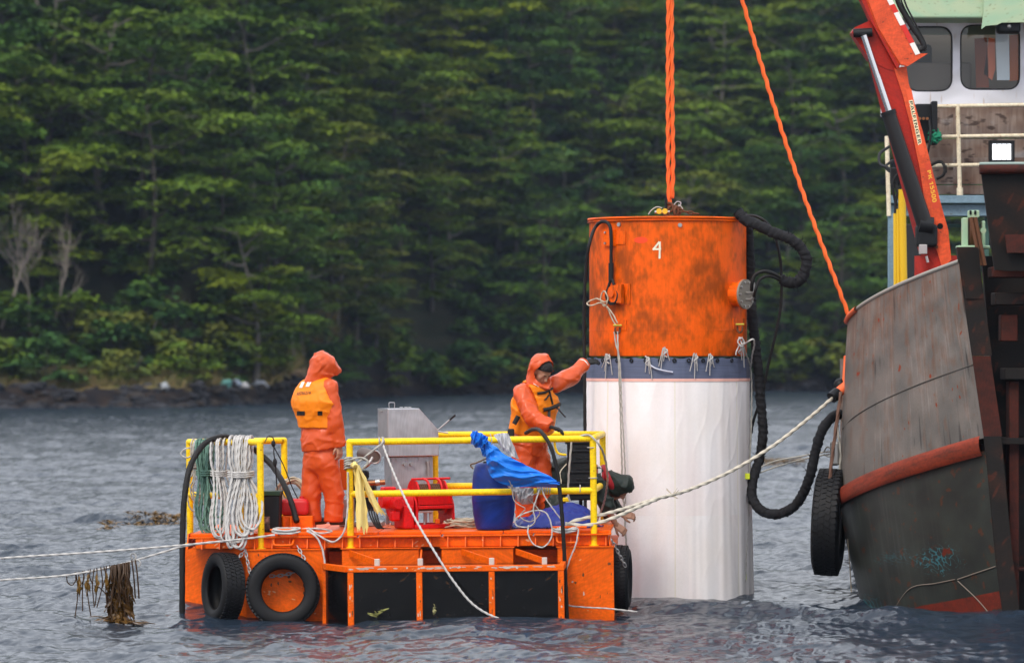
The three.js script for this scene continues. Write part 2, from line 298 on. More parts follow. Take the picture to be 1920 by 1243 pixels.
function beech(seed, H, W, lean, dens, bias, flatness) {                            // broad southern beech with tiered flat sprays
  const r = mul(seed), wood = [], G = leafGeo();
  const tp = [], tr = [], n = 9, bx = (r() - 0.5) * lean, bz = (r() - 0.5) * lean;
  for (let i = 0; i <= n; i++) { const t = i / n; tp.push(V(bx * t * t * H + 0.18 * Math.sin(t * 5 + seed), H * 0.9 * t, bz * t * t * H + 0.18 * Math.cos(t * 4 + seed))); tr.push(lerp(0.19, 0.03, Math.pow(t, 0.8)) * H / 9); }
  wood.push(limb(tp, tr, 7));
  const at = t => { const f = t * n, i = Math.min(n - 1, Math.floor(f)); return tp[i].clone().lerp(tp[i + 1], f - i); };
  const base = greens[bias];
  const limbs = 13; let az = r() * 6.28;
  for (let i = 0; i < limbs; i++) {
    const t = 0.13 + 0.85 * i / (limbs - 1), o = at(t); az += 2.4 + (r() - 0.5) * 0.9;
    const env = Math.sin(Math.PI * clamp(0.18 + 0.82 * (1 - t) ** 0.75 * 1.0)) ** 0.7 * 0.75 + 0.25;
    const len = W * env * (0.6 + 0.55 * r()), rise = len * (0.08 + 0.4 * r());
    const lp = [], lr = []; for (let k = 0; k <= 5; k++) { const s = k / 5; lp.push(V(o.x + Math.cos(az + 0.3 * s) * len * s, o.y + rise * (s ** 1.4) + 0.12 * Math.sin(s * 6 + i), o.z + Math.sin(az + 0.3 * s) * len * s)); lr.push(lerp(0.065, 0.012, s) * H / 9); }
    wood.push(limb(lp, lr, 5));
    const tiers = 3 + (r() * 2 | 0);
    for (let k = 0; k < tiers; k++) {
      const s = 0.35 + 0.65 * (k + r() * 0.8) / tiers, q = lp[Math.min(5, Math.round(s * 5))].clone().add(V((r() - 0.5) * len * 0.6, 0.08 + (r() - 0.4) * 0.3, (r() - 0.5) * len * 0.6));
      const R = (0.85 + 0.75 * r()) * W / 3.0, c = mix3(base, greens[(r() * 5) | 0], 0.45 * r()), j = 0.8 + 0.45 * r();
      tier(G, q, R, Math.round(dens * R * R * 62), [c[0] * j, c[1] * j, c[2] * j], r, flatness, 0.14);
      if (r() < 0.7) wood.push(limb([lp[2], q.clone().add(V(0, -0.08, 0))], [0.03, 0.012], 4));
    }
  }
  return [merge(wood), finish(G)];
}
function shrub(seed, R, H, bias, n) {
  const r = mul(seed), G = leafGeo(), wood = [];
  for (let i = 0; i < 5; i++) { const a = r() * 6.28; wood.push(limb([V(0, 0, 0), V(Math.cos(a) * R * 0.3, H * 0.45, Math.sin(a) * R * 0.3), V(Math.cos(a) * R * 0.55, H * 0.8, Math.sin(a) * R * 0.55)], [0.04, 0.025, 0.01], 4)); }
  for (let i = 0; i < 22; i++) { const a = r() * 6.28, e = r(), rr = R * Math.sqrt(1 - e * e * 0.9) * (0.5 + 0.5 * r()); const c = mix3(greens[bias], greens[(r() * 5) | 0], 0.5 * r()); tier(G, V(Math.cos(a) * rr, 0.15 + H * e * 0.85, Math.sin(a) * rr), R * 0.42, n, c, r, 0.35, 0.16); }
  return [merge(wood), finish(G)];
}
function makeTree(name, [wood, leaves], woodMat) {
  const o = new THREE.Group(); o.name = name; const a = new THREE.Mesh(wood, woodMat), b = new THREE.Mesh(leaves, leafMat); a.name = 'trunk'; b.name = 'crown'; for (const m of [a, b]) m.castShadow = m.receiveShadow = true; o.add(a, b); return o;
}
const trees = [];
const leafTones = [[1, 1, 1], [0.78, 0.86, 0.95], [1.28, 1.18, 0.9], [1.1, 1.12, 1], [0.9, 0.92, 0.9]].map(c => { const m = leafMat.clone(); m.color.setRGB(...c); return m; });    // young and old foliage
function plant(proto, name, x, t, s, turn, label, category, group, sink = 0.15) {
  const o = proto.clone(); if (name === 'beech_tree') o.children[1].material = leafTones[Math.floor(5 * (0.5 + 0.499 * Math.sin(x * 12.9 + t * 7.7)))]; o.name = numbered(name); const p = onHill(x, t); o.position.set(p.x, p.y - sink, p.z); o.scale.setScalar(s); o.rotation.y = turn;
  o.userData = { label, category, group }; scene.add(o); return o;
}
{
  const r = mul(2024);
  const kinds = [[0, 8.6, 3.5], [1, 9.6, 3.3], [2, 7.8, 3.7], [3, 8.8, 3.0], [4, 8.2, 3.5], [1, 9.8, 3.7], [3, 7.6, 2.8], [0, 9.0, 3.8]];
  const protos = kinds.map(([b, H, W], i) => makeTree('beech_tree', beech(100 + i * 17, H, W, 0.22, 1.0, b, [0.05, 0.16, 0.06, 0.2, 0.05, 0.12, 0.24, 0.07][i]), i % 4 ? barkMat : paleBark));
  const LBL = ['olive green beech tree with tiered flat branches on the hillside', 'dark green beech tree with layered branches on the hillside', 'yellow green spreading beech tree on the hillside', 'deep green narrow beech tree on the hillside', 'brownish green beech tree on the hillside'];
  const sp = 4.9;
  for (let t = 4.5; t < 64; t += sp * 0.86) for (let x = -48; x < 56; x += sp) {
    const xx = x + (r() - 0.5) * sp * 0.9, tt = t + (r() - 0.5) * sp * 0.8, L = isLeft(xx);
    const k = (r() * 8) | 0, s0 = 0.72 + 0.62 * r(), turn = r() * 6.28, gap = fbm(xx * 0.07, tt * 0.07, 50, 2), s = s0 * (gap < -0.25 ? 0.62 : 1);
    if (L > 0.5 && tt < 12.5 && xx < -11) continue;
    const d = shoreD(xx) + tt, px = 960 + xx * F / d, py = HORIZON - (hillY(xx, tt) - EYE) * F / d;
    if (px < -260 || px > 1990 || py < -60) continue;
    if (gap < -0.4) continue;
    plant(protos[k], 'beech_tree', xx, tt, s, turn, LBL[kinds[k][0]], 'tree', ['olive', 'dark', 'yellow green', 'deep green', 'brownish'][kinds[k][0]] + ' beeches of the far hillside');
    trees.push([px, py]);
  }
  for (let x = -15; x < -7.5; x += 0.95) for (let t = 5; t < 60; t += 5.2) {       // the flank of the point, where the shore turns away
    const xx = x + (r() - 0.5), tt = t + (r() - 0.5) * 4, k = (r() * 8) | 0; if (r() < 0.35) continue;
    plant(protos[k], 'beech_tree', xx, tt, 0.65 + 0.4 * r(), r() * 6.28, LBL[kinds[k][0]], 'tree', ['olive', 'dark', 'yellow green', 'deep green', 'brownish'][kinds[k][0]] + ' beeches of the far hillside'); trees.push([0, 0]);
  }
  { // low growth under the trees
    const G = leafGeo(), q = mul(8); for (let i = 0; i < 5; i++) tier(G, V((q() - 0.5) * 1.4, 0.2 + 0.9 * q(), (q() - 0.5) * 1.4), 0.8, 26, mix3(greens[3], greens[1], q()), q, 0.3, 0.18);
    const geo = finish(G), spots = [];
    for (let t = 3; t < 64; t += 2.3) for (let x = -52; x < 60; x += 2.3) { const xx = x + (q() - 0.5) * 2, tt = t + (q() - 0.5) * 2; if (isLeft(xx) > 0.5 && tt < 10) continue; const d = shoreD(xx) + tt, px = 960 + xx * F / d, py = HORIZON - (hillY(xx, tt) - EYE) * F / d; if (px > -300 && px < 2100 && py > -60) spots.push([xx, tt]); }
    const im = new THREE.InstancedMesh(geo, leafMat, spots.length); im.name = 'undergrowth'; im.userData = { kind: 'stuff', label: 'dark low undergrowth between the trees of the hillside', category: 'undergrowth' }; im.castShadow = im.receiveShadow = true;
    const M = new THREE.Object3D(); spots.forEach(([x, t], i) => { M.position.copy(onHill(x, t)); M.rotation.set(0, q() * 6.28, 0); M.scale.setScalar(0.8 + 0.8 * q()); M.updateMatrix(); im.setMatrixAt(i, M.matrix); });
    scene.add(im); console.log('undergrowth', spots.length);
  }
  // lower bank: shrubs at the water's edge
  const sh = [0, 1, 2].map(i => makeTree('coastal_shrub', shrub(500 + i, 1.5, 1.9, [0, 3, 4][i], 46), barkMat));
  const SL = ['olive green coastal shrub above the shore', 'dark green coastal shrub above the shore', 'brownish green coastal shrub above the shore'];
  for (let x = -34; x < 46; x += 1.75) {
    const L = isLeft(x), n = L > 0.5 ? 3 : 1;
    for (let i = 0; i < n; i++) { const k = (r() * 3) | 0, xx = x + (r() - 0.5) * 1.6, tt = L > 0.5 ? 5.2 + i * 3 + r() * 2.6 : 0.7 + r() * 1.6; plant(sh[k], 'coastal_shrub', xx, tt, (L > 0.5 ? 0.75 : 0.95) + 0.6 * r(), r() * 6.28, SL[k], 'shrub', ['olive', 'dark', 'brownish'][k] + ' shrubs along the shore', 0.1); }
  }
  console.log('trees', trees.length);
}
// ---------------------------------------------------------------- work raft
function paint(base, dark, chip, seed, amt = 1, bumps = false) {          // brushed marine paint with grime, scuffs and chips
  return tex(512, 512, (u, v) => {
    const a = tn(u, v, 5, seed), b = tn(u, v, 14, seed + 3), c = tn(u * 1, v, 40, seed + 7), s = tn((u * 3) % 1, v * 0.5, 30, seed + 11);
    let t = clamp(0.16 + 0.22 * a + 0.16 * b + 0.14 * s) * amt; let k = mix3(base, dark, t);
    const j = 1 + 0.06 * c; k = [k[0] * j, k[1] * j, k[2] * j];
    const ch = sstep(0.78, 0.84, b * 0.5 + c * 0.5 + 0.35 * a); return mix3(k, chip, ch * 0.85 * Math.min(1, amt));
  }, true, [0.5, 0.5]);
}
const orangeTex = paint([0.91, 0.375, 0.0], [0.68, 0.25, 0.0], [0.80, 0.68, 0.62], 2, 0.9);
const orangeMat = std({ map: orangeTex, roughness: 0.42, specularIntensity: 0.35 });
const orangePlain = std({ color: lin(0.62, 0.09, 0.004), roughness: 0.42 });
const blackPanel = std({ map: tex(256, 256, (u, v) => { const a = tn(u, v, 7, 21), b = tn(u, v, 30, 22), k = 0.055 + 0.02 * a + 0.015 * b; return mix3([k, k, k * 1.06], [0.3, 0.19, 0.1], sstep(0.62, 0.8, b * 0.5 + a * 0.5)); }, true, [0.7, 0.7]), roughness: 0.14, specularIntensity: 0.5 });
const yellowMat = std({ map: paint([0.95, 0.80, 0.05], [0.80, 0.62, 0.05], [0.36, 0.22, 0.10], 9, 0.75), roughness: 0.4 });
const rubber = std({ color: lin(0.009, 0.009, 0.010), roughness: 0.6, specularIntensity: 0.4 });
const steel = std({ color: lin(0.42, 0.41, 0.40), roughness: 0.38, metalness: 0.9 });
const galv = std({ color: lin(0.36, 0.36, 0.36), roughness: 0.5, metalness: 0.8 });
const rustMat = std({ color: lin(0.11, 0.045, 0.022), roughness: 0.85 });
const whiteScuff = std({ color: lin(0.55, 0.45, 0.40), roughness: 0.8 });

const raft = thing('work_raft', 'orange steel work raft with yellow railings and black float boxes', 'raft', [(750 - 960) * 40.4 / F, 0, -40.4]);
raft.rotation.set(0, -0.045, 0.0115); raft.updateMatrixWorld(true); baseOf.set(raft, V(0, 0, 0));
const raftM = raft.matrixWorld.clone(), raftI = raftM.clone().invert();
function RL(px, py, z) {                                                   // raft-frame point in plane z seen at a pixel
  const o = camera.position.clone().applyMatrix4(raftI), q = P(px, py, 40).applyMatrix4(raftI).sub(o); return o.addScaledVector(q, (z - o.z) / q.z);
}
const RW = (px, py, z) => RL(px, py, z).applyMatrix4(raftM);
const X = (px, z = 0, py = 1000) => RL(px, py, z).x, Y = (py, z = 0, px = 750) => RL(px, py, z).y;
const DECK = 0.80;
const blockBox = (x0, x1, y0, y1, z0, z1, r = 0.008) => box((x0 + x1) / 2, (y0 + y1) / 2, (z0 + z1) / 2, x1 - x0, y1 - y0, z1 - z0, r);
{
  const xl = X(345, -0.7, 1080), xc = X(460), xa = X(607), xb = X(1045), xr = X(1150), back = -2.4, top = 0.635;
  const up = V(0, top + 0.45, 0), fl = (pts) => pts.map(([x, z]) => V(x, -0.45, z));
  const pl = part(raft, 'pontoon', hull(fl([[xl, -0.7], [xc, 0], [xa, 0], [xa, back], [xl, back]]), up), orangeMat, 'left pontoon with an angled corner');
  const pr = part(raft, 'pontoon', hull(fl([[xb, 0], [xr, 0], [xr, back], [xb, back]]), up), orangeMat);
  part(pl, 'rim_plate', hull([[xl - 0.015, -0.71], [xc - 0.005, 0.015], [xa + 0.012, 0.015], [xa + 0.012, back], [xl - 0.015, back]].map(([x, z]) => V(x, top, z)), V(0, 0.012, 0)), orangeMat);
  part(pr, 'rim_plate', hull([[xb - 0.012, 0.015], [xr + 0.012, 0.015], [xr + 0.012, back], [xb - 0.012, back]].map(([x, z]) => V(x, top, z)), V(0, 0.012, 0)), orangeMat);
  part(raft, 'pontoon', blockBox(xa + 0.003, xb - 0.003, -0.45, 0.6, back + 0.02, -0.42), orangeMat);
  for (const [a, b] of [[640, 785], [827, 962]]) {
    const q = part(raft, 'tank', blockBox(X(a, -0.02), X(b, -0.02), 0.25, 0.635, -0.415, -0.02), orangeMat); part(q, 'rim_plate', blockBox(X(a, -0.02) - 0.015, X(b, -0.02) + 0.015, 0.637, 0.647, -0.41, 0), orangeMat);
  }
  // welded seam bands and weathered patches
  for (const [px, z] of [[700, -0.005], [905, -0.005]]) part(raft, 'weld_seam', blockBox(X(px, z) - 0.004, X(px, z) + 0.004, 0.30, 0.63, -0.03, -0.015, 0.002), orangeMat);
  // floats: three black boxes in an orange frame standing out in front
  const zf = 0.75, zl = 0.12, yt = 0.5, fx = [X(657, zf, 1100), X(786, zf, 1100), X(922, zf, 1100), X(1052, zf, 1100)], x0 = X(608, zl, 1100);
  for (let i = 0; i < 3; i++) {
    part(raft, 'float_panel', blockBox(fx[i] + 0.02, fx[i + 1] - 0.02, -0.35, yt - 0.03, zf - 0.06, zf - 0.025, 0.004), blackPanel);
    part(raft, 'float_lid', blockBox(fx[i] + 0.02, fx[i + 1] - 0.02, yt - 0.022, yt - 0.008, i ? 0.01 : 0.1, zf - 0.05, 0.003), blackPanel);
  }
  part(raft, 'float_panel', hull([V(x0, -0.35, zl), V(fx[0] - 0.01, -0.35, zf - 0.05), V(fx[0] - 0.01, yt - 0.03, zf - 0.05), V(x0, yt - 0.03, zl)], V(0.03, 0, -0.006)), blackPanel, 'angled end panel of the floats');
  part(raft, 'float_panel', blockBox(fx[3] - 0.05, fx[3] - 0.02, -0.35, yt - 0.03, 0.01, zf - 0.06, 0.004), blackPanel);
  for (let i = 0; i < 4; i++) part(raft, 'frame_post', blockBox(fx[i] - 0.03, fx[i] + 0.03, -0.38, yt - 0.055, zf - 0.05, zf + 0.004), orangeMat);
  part(raft, 'frame_post', blockBox(x0 - 0.022, x0 + 0.022, -0.38, yt - 0.055, zl - 0.03, zl + 0.03), orangeMat);
  part(raft, 'frame_bar', blockBox(fx[0] - 0.032, fx[3] + 0.034, yt - 0.054, yt + 0.006, zf - 0.052, zf + 0.008), orangeMat);
  part(raft, 'frame_bar', beam(V(x0, yt - 0.024, zl), V(fx[0] - 0.035, yt - 0.024, zf - 0.04), 0.05, 0.06), orangeMat);
  part(raft, 'frame_bar', beam(V(fx[3] + 0.006, yt - 0.024, 0.02), V(fx[3] + 0.006, yt - 0.024, zf - 0.055), 0.05, 0.06), orangeMat);
  for (const [px, xe] of [[655, fx[0] + 0.26], [790, fx[1] + 0.01], [866, fx[2] + 0.0], [968, fx[3] - 0.16]]) {       // flat stays down to the frame
    const a = V(X(px, -0.02), 0.60, 0.0), b = V(xe, yt + 0.035, zf - 0.06); const s = part(raft, 'stay_bar', beam(a, b, 0.018, 0.062, 0.003), orangeMat); part(s, 'lug', blockBox(b.x - 0.025, b.x + 0.025, yt + 0.007, yt + 0.075, b.z - 0.01, b.z + 0.05, 0.004), whiteScuff);
  }
  // scraped bare paint along the frame
  const rr = mul(5), chip = (x, y, w, h, z, m) => { const p = []; for (let k = 0; k < 11; k++) { const a = k / 11 * 6.283, q = 0.55 + 0.6 * rr(); p.push(V(x + Math.cos(a) * w * q, y + Math.sin(a) * h * q, z)); } part(raft, 'bare_paint_patch', hull(p, V(0, 0, 0.0025)), m); };
  for (let i = 0; i < 46; i++) chip(lerp(fx[0], fx[3], rr()), yt - 0.008 - 0.016 * rr(), 0.012 + 0.07 * rr() * rr(), 0.004 + 0.009 * rr(), zf + 0.008, whiteScuff);
  for (let i = 0; i < 4; i++) for (let k = 0; k < 6; k++) chip(fx[i] - 0.024 + 0.04 * rr(), lerp(-0.05, 0.42, rr()), 0.003 + 0.008 * rr(), 0.01 + 0.04 * rr(), zf + 0.004, rr() < 0.5 ? whiteScuff : rustMat);
  for (let i = 0; i < 12; i++) chip(X(lerp(465, 600, rr())), lerp(0.1, 0.6, rr()), 0.006 + 0.014 * rr(), 0.006 + 0.02 * rr(), 0.0005, rr() < 0.4 ? whiteScuff : rustMat);
  for (let i = 0; i < 10; i++) chip(X(lerp(1062, 1146, rr())), lerp(0.02, 0.6, rr()), 0.004 + 0.012 * rr(), 0.006 + 0.02 * rr(), 0.0005, rr() < 0.4 ? whiteScuff : rustMat);
  // deck beam: web, ribs, flange
  const dl = X(352), dr = X(1146);
  part(raft, 'beam_web', blockBox(dl + 0.06, dr - 0.03, 0.65, 0.752, -0.14, -0.085), orangeMat);
  for (let px = 376; px < 1140; px += 33) {
    if ((px > 478 && px < 500) || (px > 640 && px < 668) || (px > 1095 && px < 1128)) continue;
    const x = X(px); part(raft, 'rib_plate', hull([V(x, 0.65, 0.0), V(x, 0.752, -0.05), V(x, 0.752, -0.085), V(x, 0.65, -0.085)], V(0.01, 0, 0)), orangeMat);
  }
  for (const [a, b, z] of [[352, 488, -0.05], [492, 668, 0.0], [672, 826, 0.03], [830, 998, -0.02], [1001, 1146, 0.01]]) part(raft, 'flange_plate', blockBox(X(a), X(b), 0.754, 0.77, -0.3, z - 0.03, 0.003), orangeMat);
  const px = [352, 470, 588, 706, 824, 942, 1060, 1146];
  for (let i = 0; i < 7; i++) part(raft, 'deck_plate', blockBox(X(px[i]) + 0.004, X(px[i + 1]) - 0.004, 0.772, DECK, back + 0.02, -0.14 - 0.05 * (i % 2), 0.004), orangeMat);
  for (const x of [X(348), X(1142)]) part(raft, 'end_gusset', hull([V(x, 0.65, -0.02), V(x, 0.80, -0.14), V(x, 0.80, -0.5), V(x, 0.65, -0.5)], V(0.012, 0, 0)), orangeMat);
  const handle = (x0, x1, y) => part(raft, 'deck_handle', tube([V(x0, 0.745, -0.07), V(x0, y + 0.03, -0.005), V(x0 + 0.012, y, 0.02), V(x0 + 0.05, y - 0.005, 0.025), V(x1 - 0.05, y - 0.005, 0.025), V(x1 - 0.012, y, 0.02), V(x1, y + 0.03, -0.005), V(x1, 0.745, -0.07)], 0.012, 8, 40), orangeMat);
  handle(X(512), X(549), 0.69); handle(X(1044), X(1084), 0.69);
  for (const [a, b] of [[505, 573], [1033, 1100]]) part(raft, 'cleat_bar', bar(V(X(a), 0.835, -0.05), V(X(b), 0.835, -0.05), 0.013, 10), orangeMat);
  for (const q of [522, 556, 1050, 1085]) part(raft, 'cleat_stem', blockBox(X(q) - 0.012, X(q) + 0.012, 0.772, 0.83, -0.062, -0.038, 0.003), orangeMat);
  // deck coaming by the steersman
  part(raft, 'deck_box', blockBox(X(524, -0.6), X(586, -0.6), DECK + 0.001, DECK + 0.15, -1.0, -0.6), orangeMat);
  for (const q of [531, 545]) part(raft, 'hinge_pin', bar(V(X(q, -0.58), DECK + 0.02, -0.585), V(X(q, -0.58), DECK + 0.145, -0.585), 0.018, 10), orangeMat);
}
// railings
{
  const r = 0.0335, pole = (name, a, b, par) => part(par || raft, name, bar(a, b, r, 14), yellowMat);
  const top = (px, py, z) => RL(px, py, z);
  const A = top(354, 829, -1.3), B = top(487, 829, -0.1), C = top(532, 826, -2.2), D = top(655, 829, -0.1), E = top(1112, 822, -0.1), Fp = top(1130, 814, -2.2), G = top(815, 815, -2.2);
  const foot = (v, y) => V(v.x, y, v.z);
  for (const [v, y, x] of [[A, 0.648, 0], [B, 0.648, 0.03], [C, DECK, 0], [D, 0.648, 0], [E, 0.648, 0], [Fp, DECK, 0], [G, DECK, 0]]) { const p = pole('rail_post', foot(v, y), v, null); part(p, 'foot_plate', new THREE.CylinderGeometry(0.05, 0.05, 0.012, 16).translate(v.x, y + 0.004, v.z), yellowMat); part(p, 'elbow', new THREE.SphereGeometry(r * 1.02, 14, 10).translate(v.x, v.y, v.z), yellowMat); }
  const M = V(lerp(A.x, B.x, 0.72), lerp(A.y, B.y, 0.72), lerp(A.z, B.z, 0.72)); pole('rail_post', foot(M, 0.648), M);
  for (const [a, b] of [[A, B], [A, C], [D, E], [E, Fp], [G, Fp]]) pole('top_rail', a, b);
  for (const [a, b, dy] of [[A, B, 0.545], [D, E, 0.52], [E, Fp, 0.52], [G, Fp, 0.54]]) pole('mid_rail', a.clone().add(V(0, -dy, 0)), b.clone().add(V(0, -dy, 0)));
  pole('mid_rail', top(1008, 823, -0.14), top(1008, 823, -0.14).add(V(0.001, -0.001, 0)));
  raft.remove(raft.children[raft.children.length - 1]);
}
// tyres used as fenders
function tyreGeo(R, w, hole, blocks = 54) {
  const h = w / 2, prof = [[hole, -h * 0.62], [hole + 0.012, -h * 0.8], [hole + (R - hole) * 0.35, -h * 0.98], [hole + (R - hole) * 0.7, -h * 0.97], [R - 0.018, -h * 0.84], [R - 0.004, -h * 0.68], [R, -h * 0.3], [R, h * 0.3], [R - 0.004, h * 0.68], [R - 0.018, h * 0.84], [hole + (R - hole) * 0.7, h * 0.97], [hole + (R - hole) * 0.35, h * 0.98], [hole + 0.012, h * 0.8], [hole, h * 0.62], [hole + 0.03, h * 0.5], [R - 0.035, h * 0.55], [R - 0.028, 0], [R - 0.035, -h * 0.55], [hole + 0.03, -h * 0.5], [hole, -h * 0.62]];
  const body = lathe(prof, 72), tread = [];
  for (let i = 0; i < blocks; i++) for (let k = 0; k < 4; k++) {
    const a = (i + (k % 2) * 0.5) / blocks * 2 * Math.PI, y = (k - 1.5) * w * 0.205, b = new THREE.BoxGeometry(0.016, w * 0.165, 2 * Math.PI * R / blocks * 0.74); b.rotateX((k % 2 ? 1 : -1) * 0.35); b.translate(R + 0.001 - (k === 0 || k === 3 ? 0.004 : 0), y, 0); b.rotateY(a); tread.push(b);
  }
  return [body, merge(tread), h];
}
function tyre(center, axis, R, w, hole, label, roll = 0) {
  const q = new THREE.Quaternion().setFromUnitVectors(V(0, 1, 0), axis.clone().normalize()); const [b, t] = tyreGeo(R, w, hole);
  const o = thing('tyre', label, 'tyre', center.clone().add(V(0, -R, 0)));
  for (const g of [b, t]) { g.applyQuaternion(q); g.translate(center.x, center.y, center.z); }
  part(o, 'casing', b, rubber); part(o, 'tread', t, rubber); return o;
}
tyre(RW(418, 1102, 0.02), V(-0.88, 0.05, 0.42), 0.345, 0.24, 0.215, 'worn black tyre turned sideways at the raft corner, tread showing');
tyre(RW(530, 1107, 0.16), V(0.03, 0.10, 1), 0.362, 0.22, 0.215, 'black tyre hanging flat on the orange raft face, its round opening showing');
tyre(RW(1158, 1083, -0.45), V(1, 0.0, 0.12), 0.32, 0.26, 0.18, 'smooth black tyre hung on the raft end beside the white curtain');
function chainGeo(a, b, sag, pitch = 0.042, wire = 0.0055) {
  const mid = a.clone().add(b).multiplyScalar(0.5).add(V(0, -sag, 0)), c = new THREE.QuadraticBezierCurve3(a, mid, b), n = Math.max(2, Math.round(c.getLength() / pitch)), out = [];
  for (let i = 0; i < n; i++) {
    const p = c.getPointAt((i + 0.5) / n), t = c.getTangentAt((i + 0.5) / n), pts = []; const l = pitch * 0.5, w = 0.013;
    for (let k = 0; k < 12; k++) { const u = k / 12 * 2 * Math.PI; pts.push(V(w * Math.cos(u), Math.sin(u) * (w + 0.2 * l) + Math.sign(Math.sin(u)) * l * 0.55, 0)); }
    const g = new THREE.TubeGeometry(new THREE.CatmullRomCurve3(pts, true), 20, wire, 6, true); g.rotateY(i % 2 ? Math.PI / 2 : 0); g.applyQuaternion(new THREE.Quaternion().setFromUnitVectors(V(0, 1, 0), t)); g.translate(p.x, p.y, p.z); out.push(g);
  }
  return out;
}
single('chain', chainGeo(RW(457, 1033, 0.03), RW(434, 1064, 0.18), 0.0), galv, 'short galvanized chain holding the sideways tyre at the raft corner', 'chain');
single('chain', chainGeo(RW(459, 1030, 0.03), RW(469, 1080, 0.12), 0.0), galv, 'galvanized chain running to the left rim of the flat hung tyre', 'chain');
single('chain', chainGeo(RW(557, 1024, 0.03), RW(577, 1061, 0.14), 0.0), galv, 'galvanized chain running to the right rim of the flat hung tyre', 'chain');
single('chain', chainGeo(RW(1147, 1012, 0.02), RW(1173, 1062, -0.1), 0.0), galv, 'galvanized chain holding the tyre on the raft end', 'chain');
single('chain', chainGeo(RW(506, 1080, 0.06), RW(552, 1073, 0.06), 0.02), galv, 'chain seen through the opening of the flat hung tyre', 'chain');
// ---------------------------------------------------------------- things on the raft (built in the raft's frame, then set on it)
const toW = g => (Array.isArray(g) ? merge(g) : g).applyMatrix4(raftM);
const deckThing = (name, label, cat, px, py, z, group) => thing(name, label, cat, RW(px, py, z), group);
const dpart = (t, n, g, m, l) => part(t, n, toW(g), m, l);
const stainless = std({ map: tex(256, 256, (u, v) => { const k = 0.66 + 0.03 * tn(u * 1, v * 0.1, 40, 31) + 0.03 * tn(u, v, 5, 32); return [k, k, k * 1.02]; }, true, [1, 1]), roughness: 0.34, metalness: 0.55 });
const redMat = std({ map: paint([0.80, 0.06, 0.06], [0.50, 0.03, 0.03], [0.45, 0.2, 0.16], 14, 0.7), roughness: 0.38 });
const blackPlastic = std({ color: lin(0.010, 0.011, 0.013), roughness: 0.5, specularIntensity: 0.4 });
const blueDrum = std({ map: tex(256, 256, (u, v) => { const a = tn(u, v, 8, 41), b = tn(u, v, 30, 42), k = 1 + 0.12 * a + 0.06 * b; return mix3([0.06 * k, 0.17 * k, 0.46 * k], [0.35, 0.4, 0.5], sstep(0.6, 0.85, b * 0.6 + a * 0.4) * 0.4); }, true, [1, 1]), roughness: 0.36 });
const brassMat = std({ color: lin(0.30, 0.13, 0.06), roughness: 0.4, metalness: 0.8 });
const whiteRope = std({ color: lin(0.44, 0.425, 0.41), roughness: 0.85 });
const greyRope = std({ color: lin(0.36, 0.345, 0.31), roughness: 0.9 });
const tanRope = std({ color: lin(0.42, 0.36, 0.27), roughness: 0.9 });
const greenRope = std({ color: lin(0.10, 0.19, 0.15), roughness: 0.85 });
const blackWire = std({ color: lin(0.014, 0.013, 0.013), roughness: 0.55, specularIntensity: 0.4 });
const cordMat = std({ color: lin(0.012, 0.012, 0.013), roughness: 0.7 });

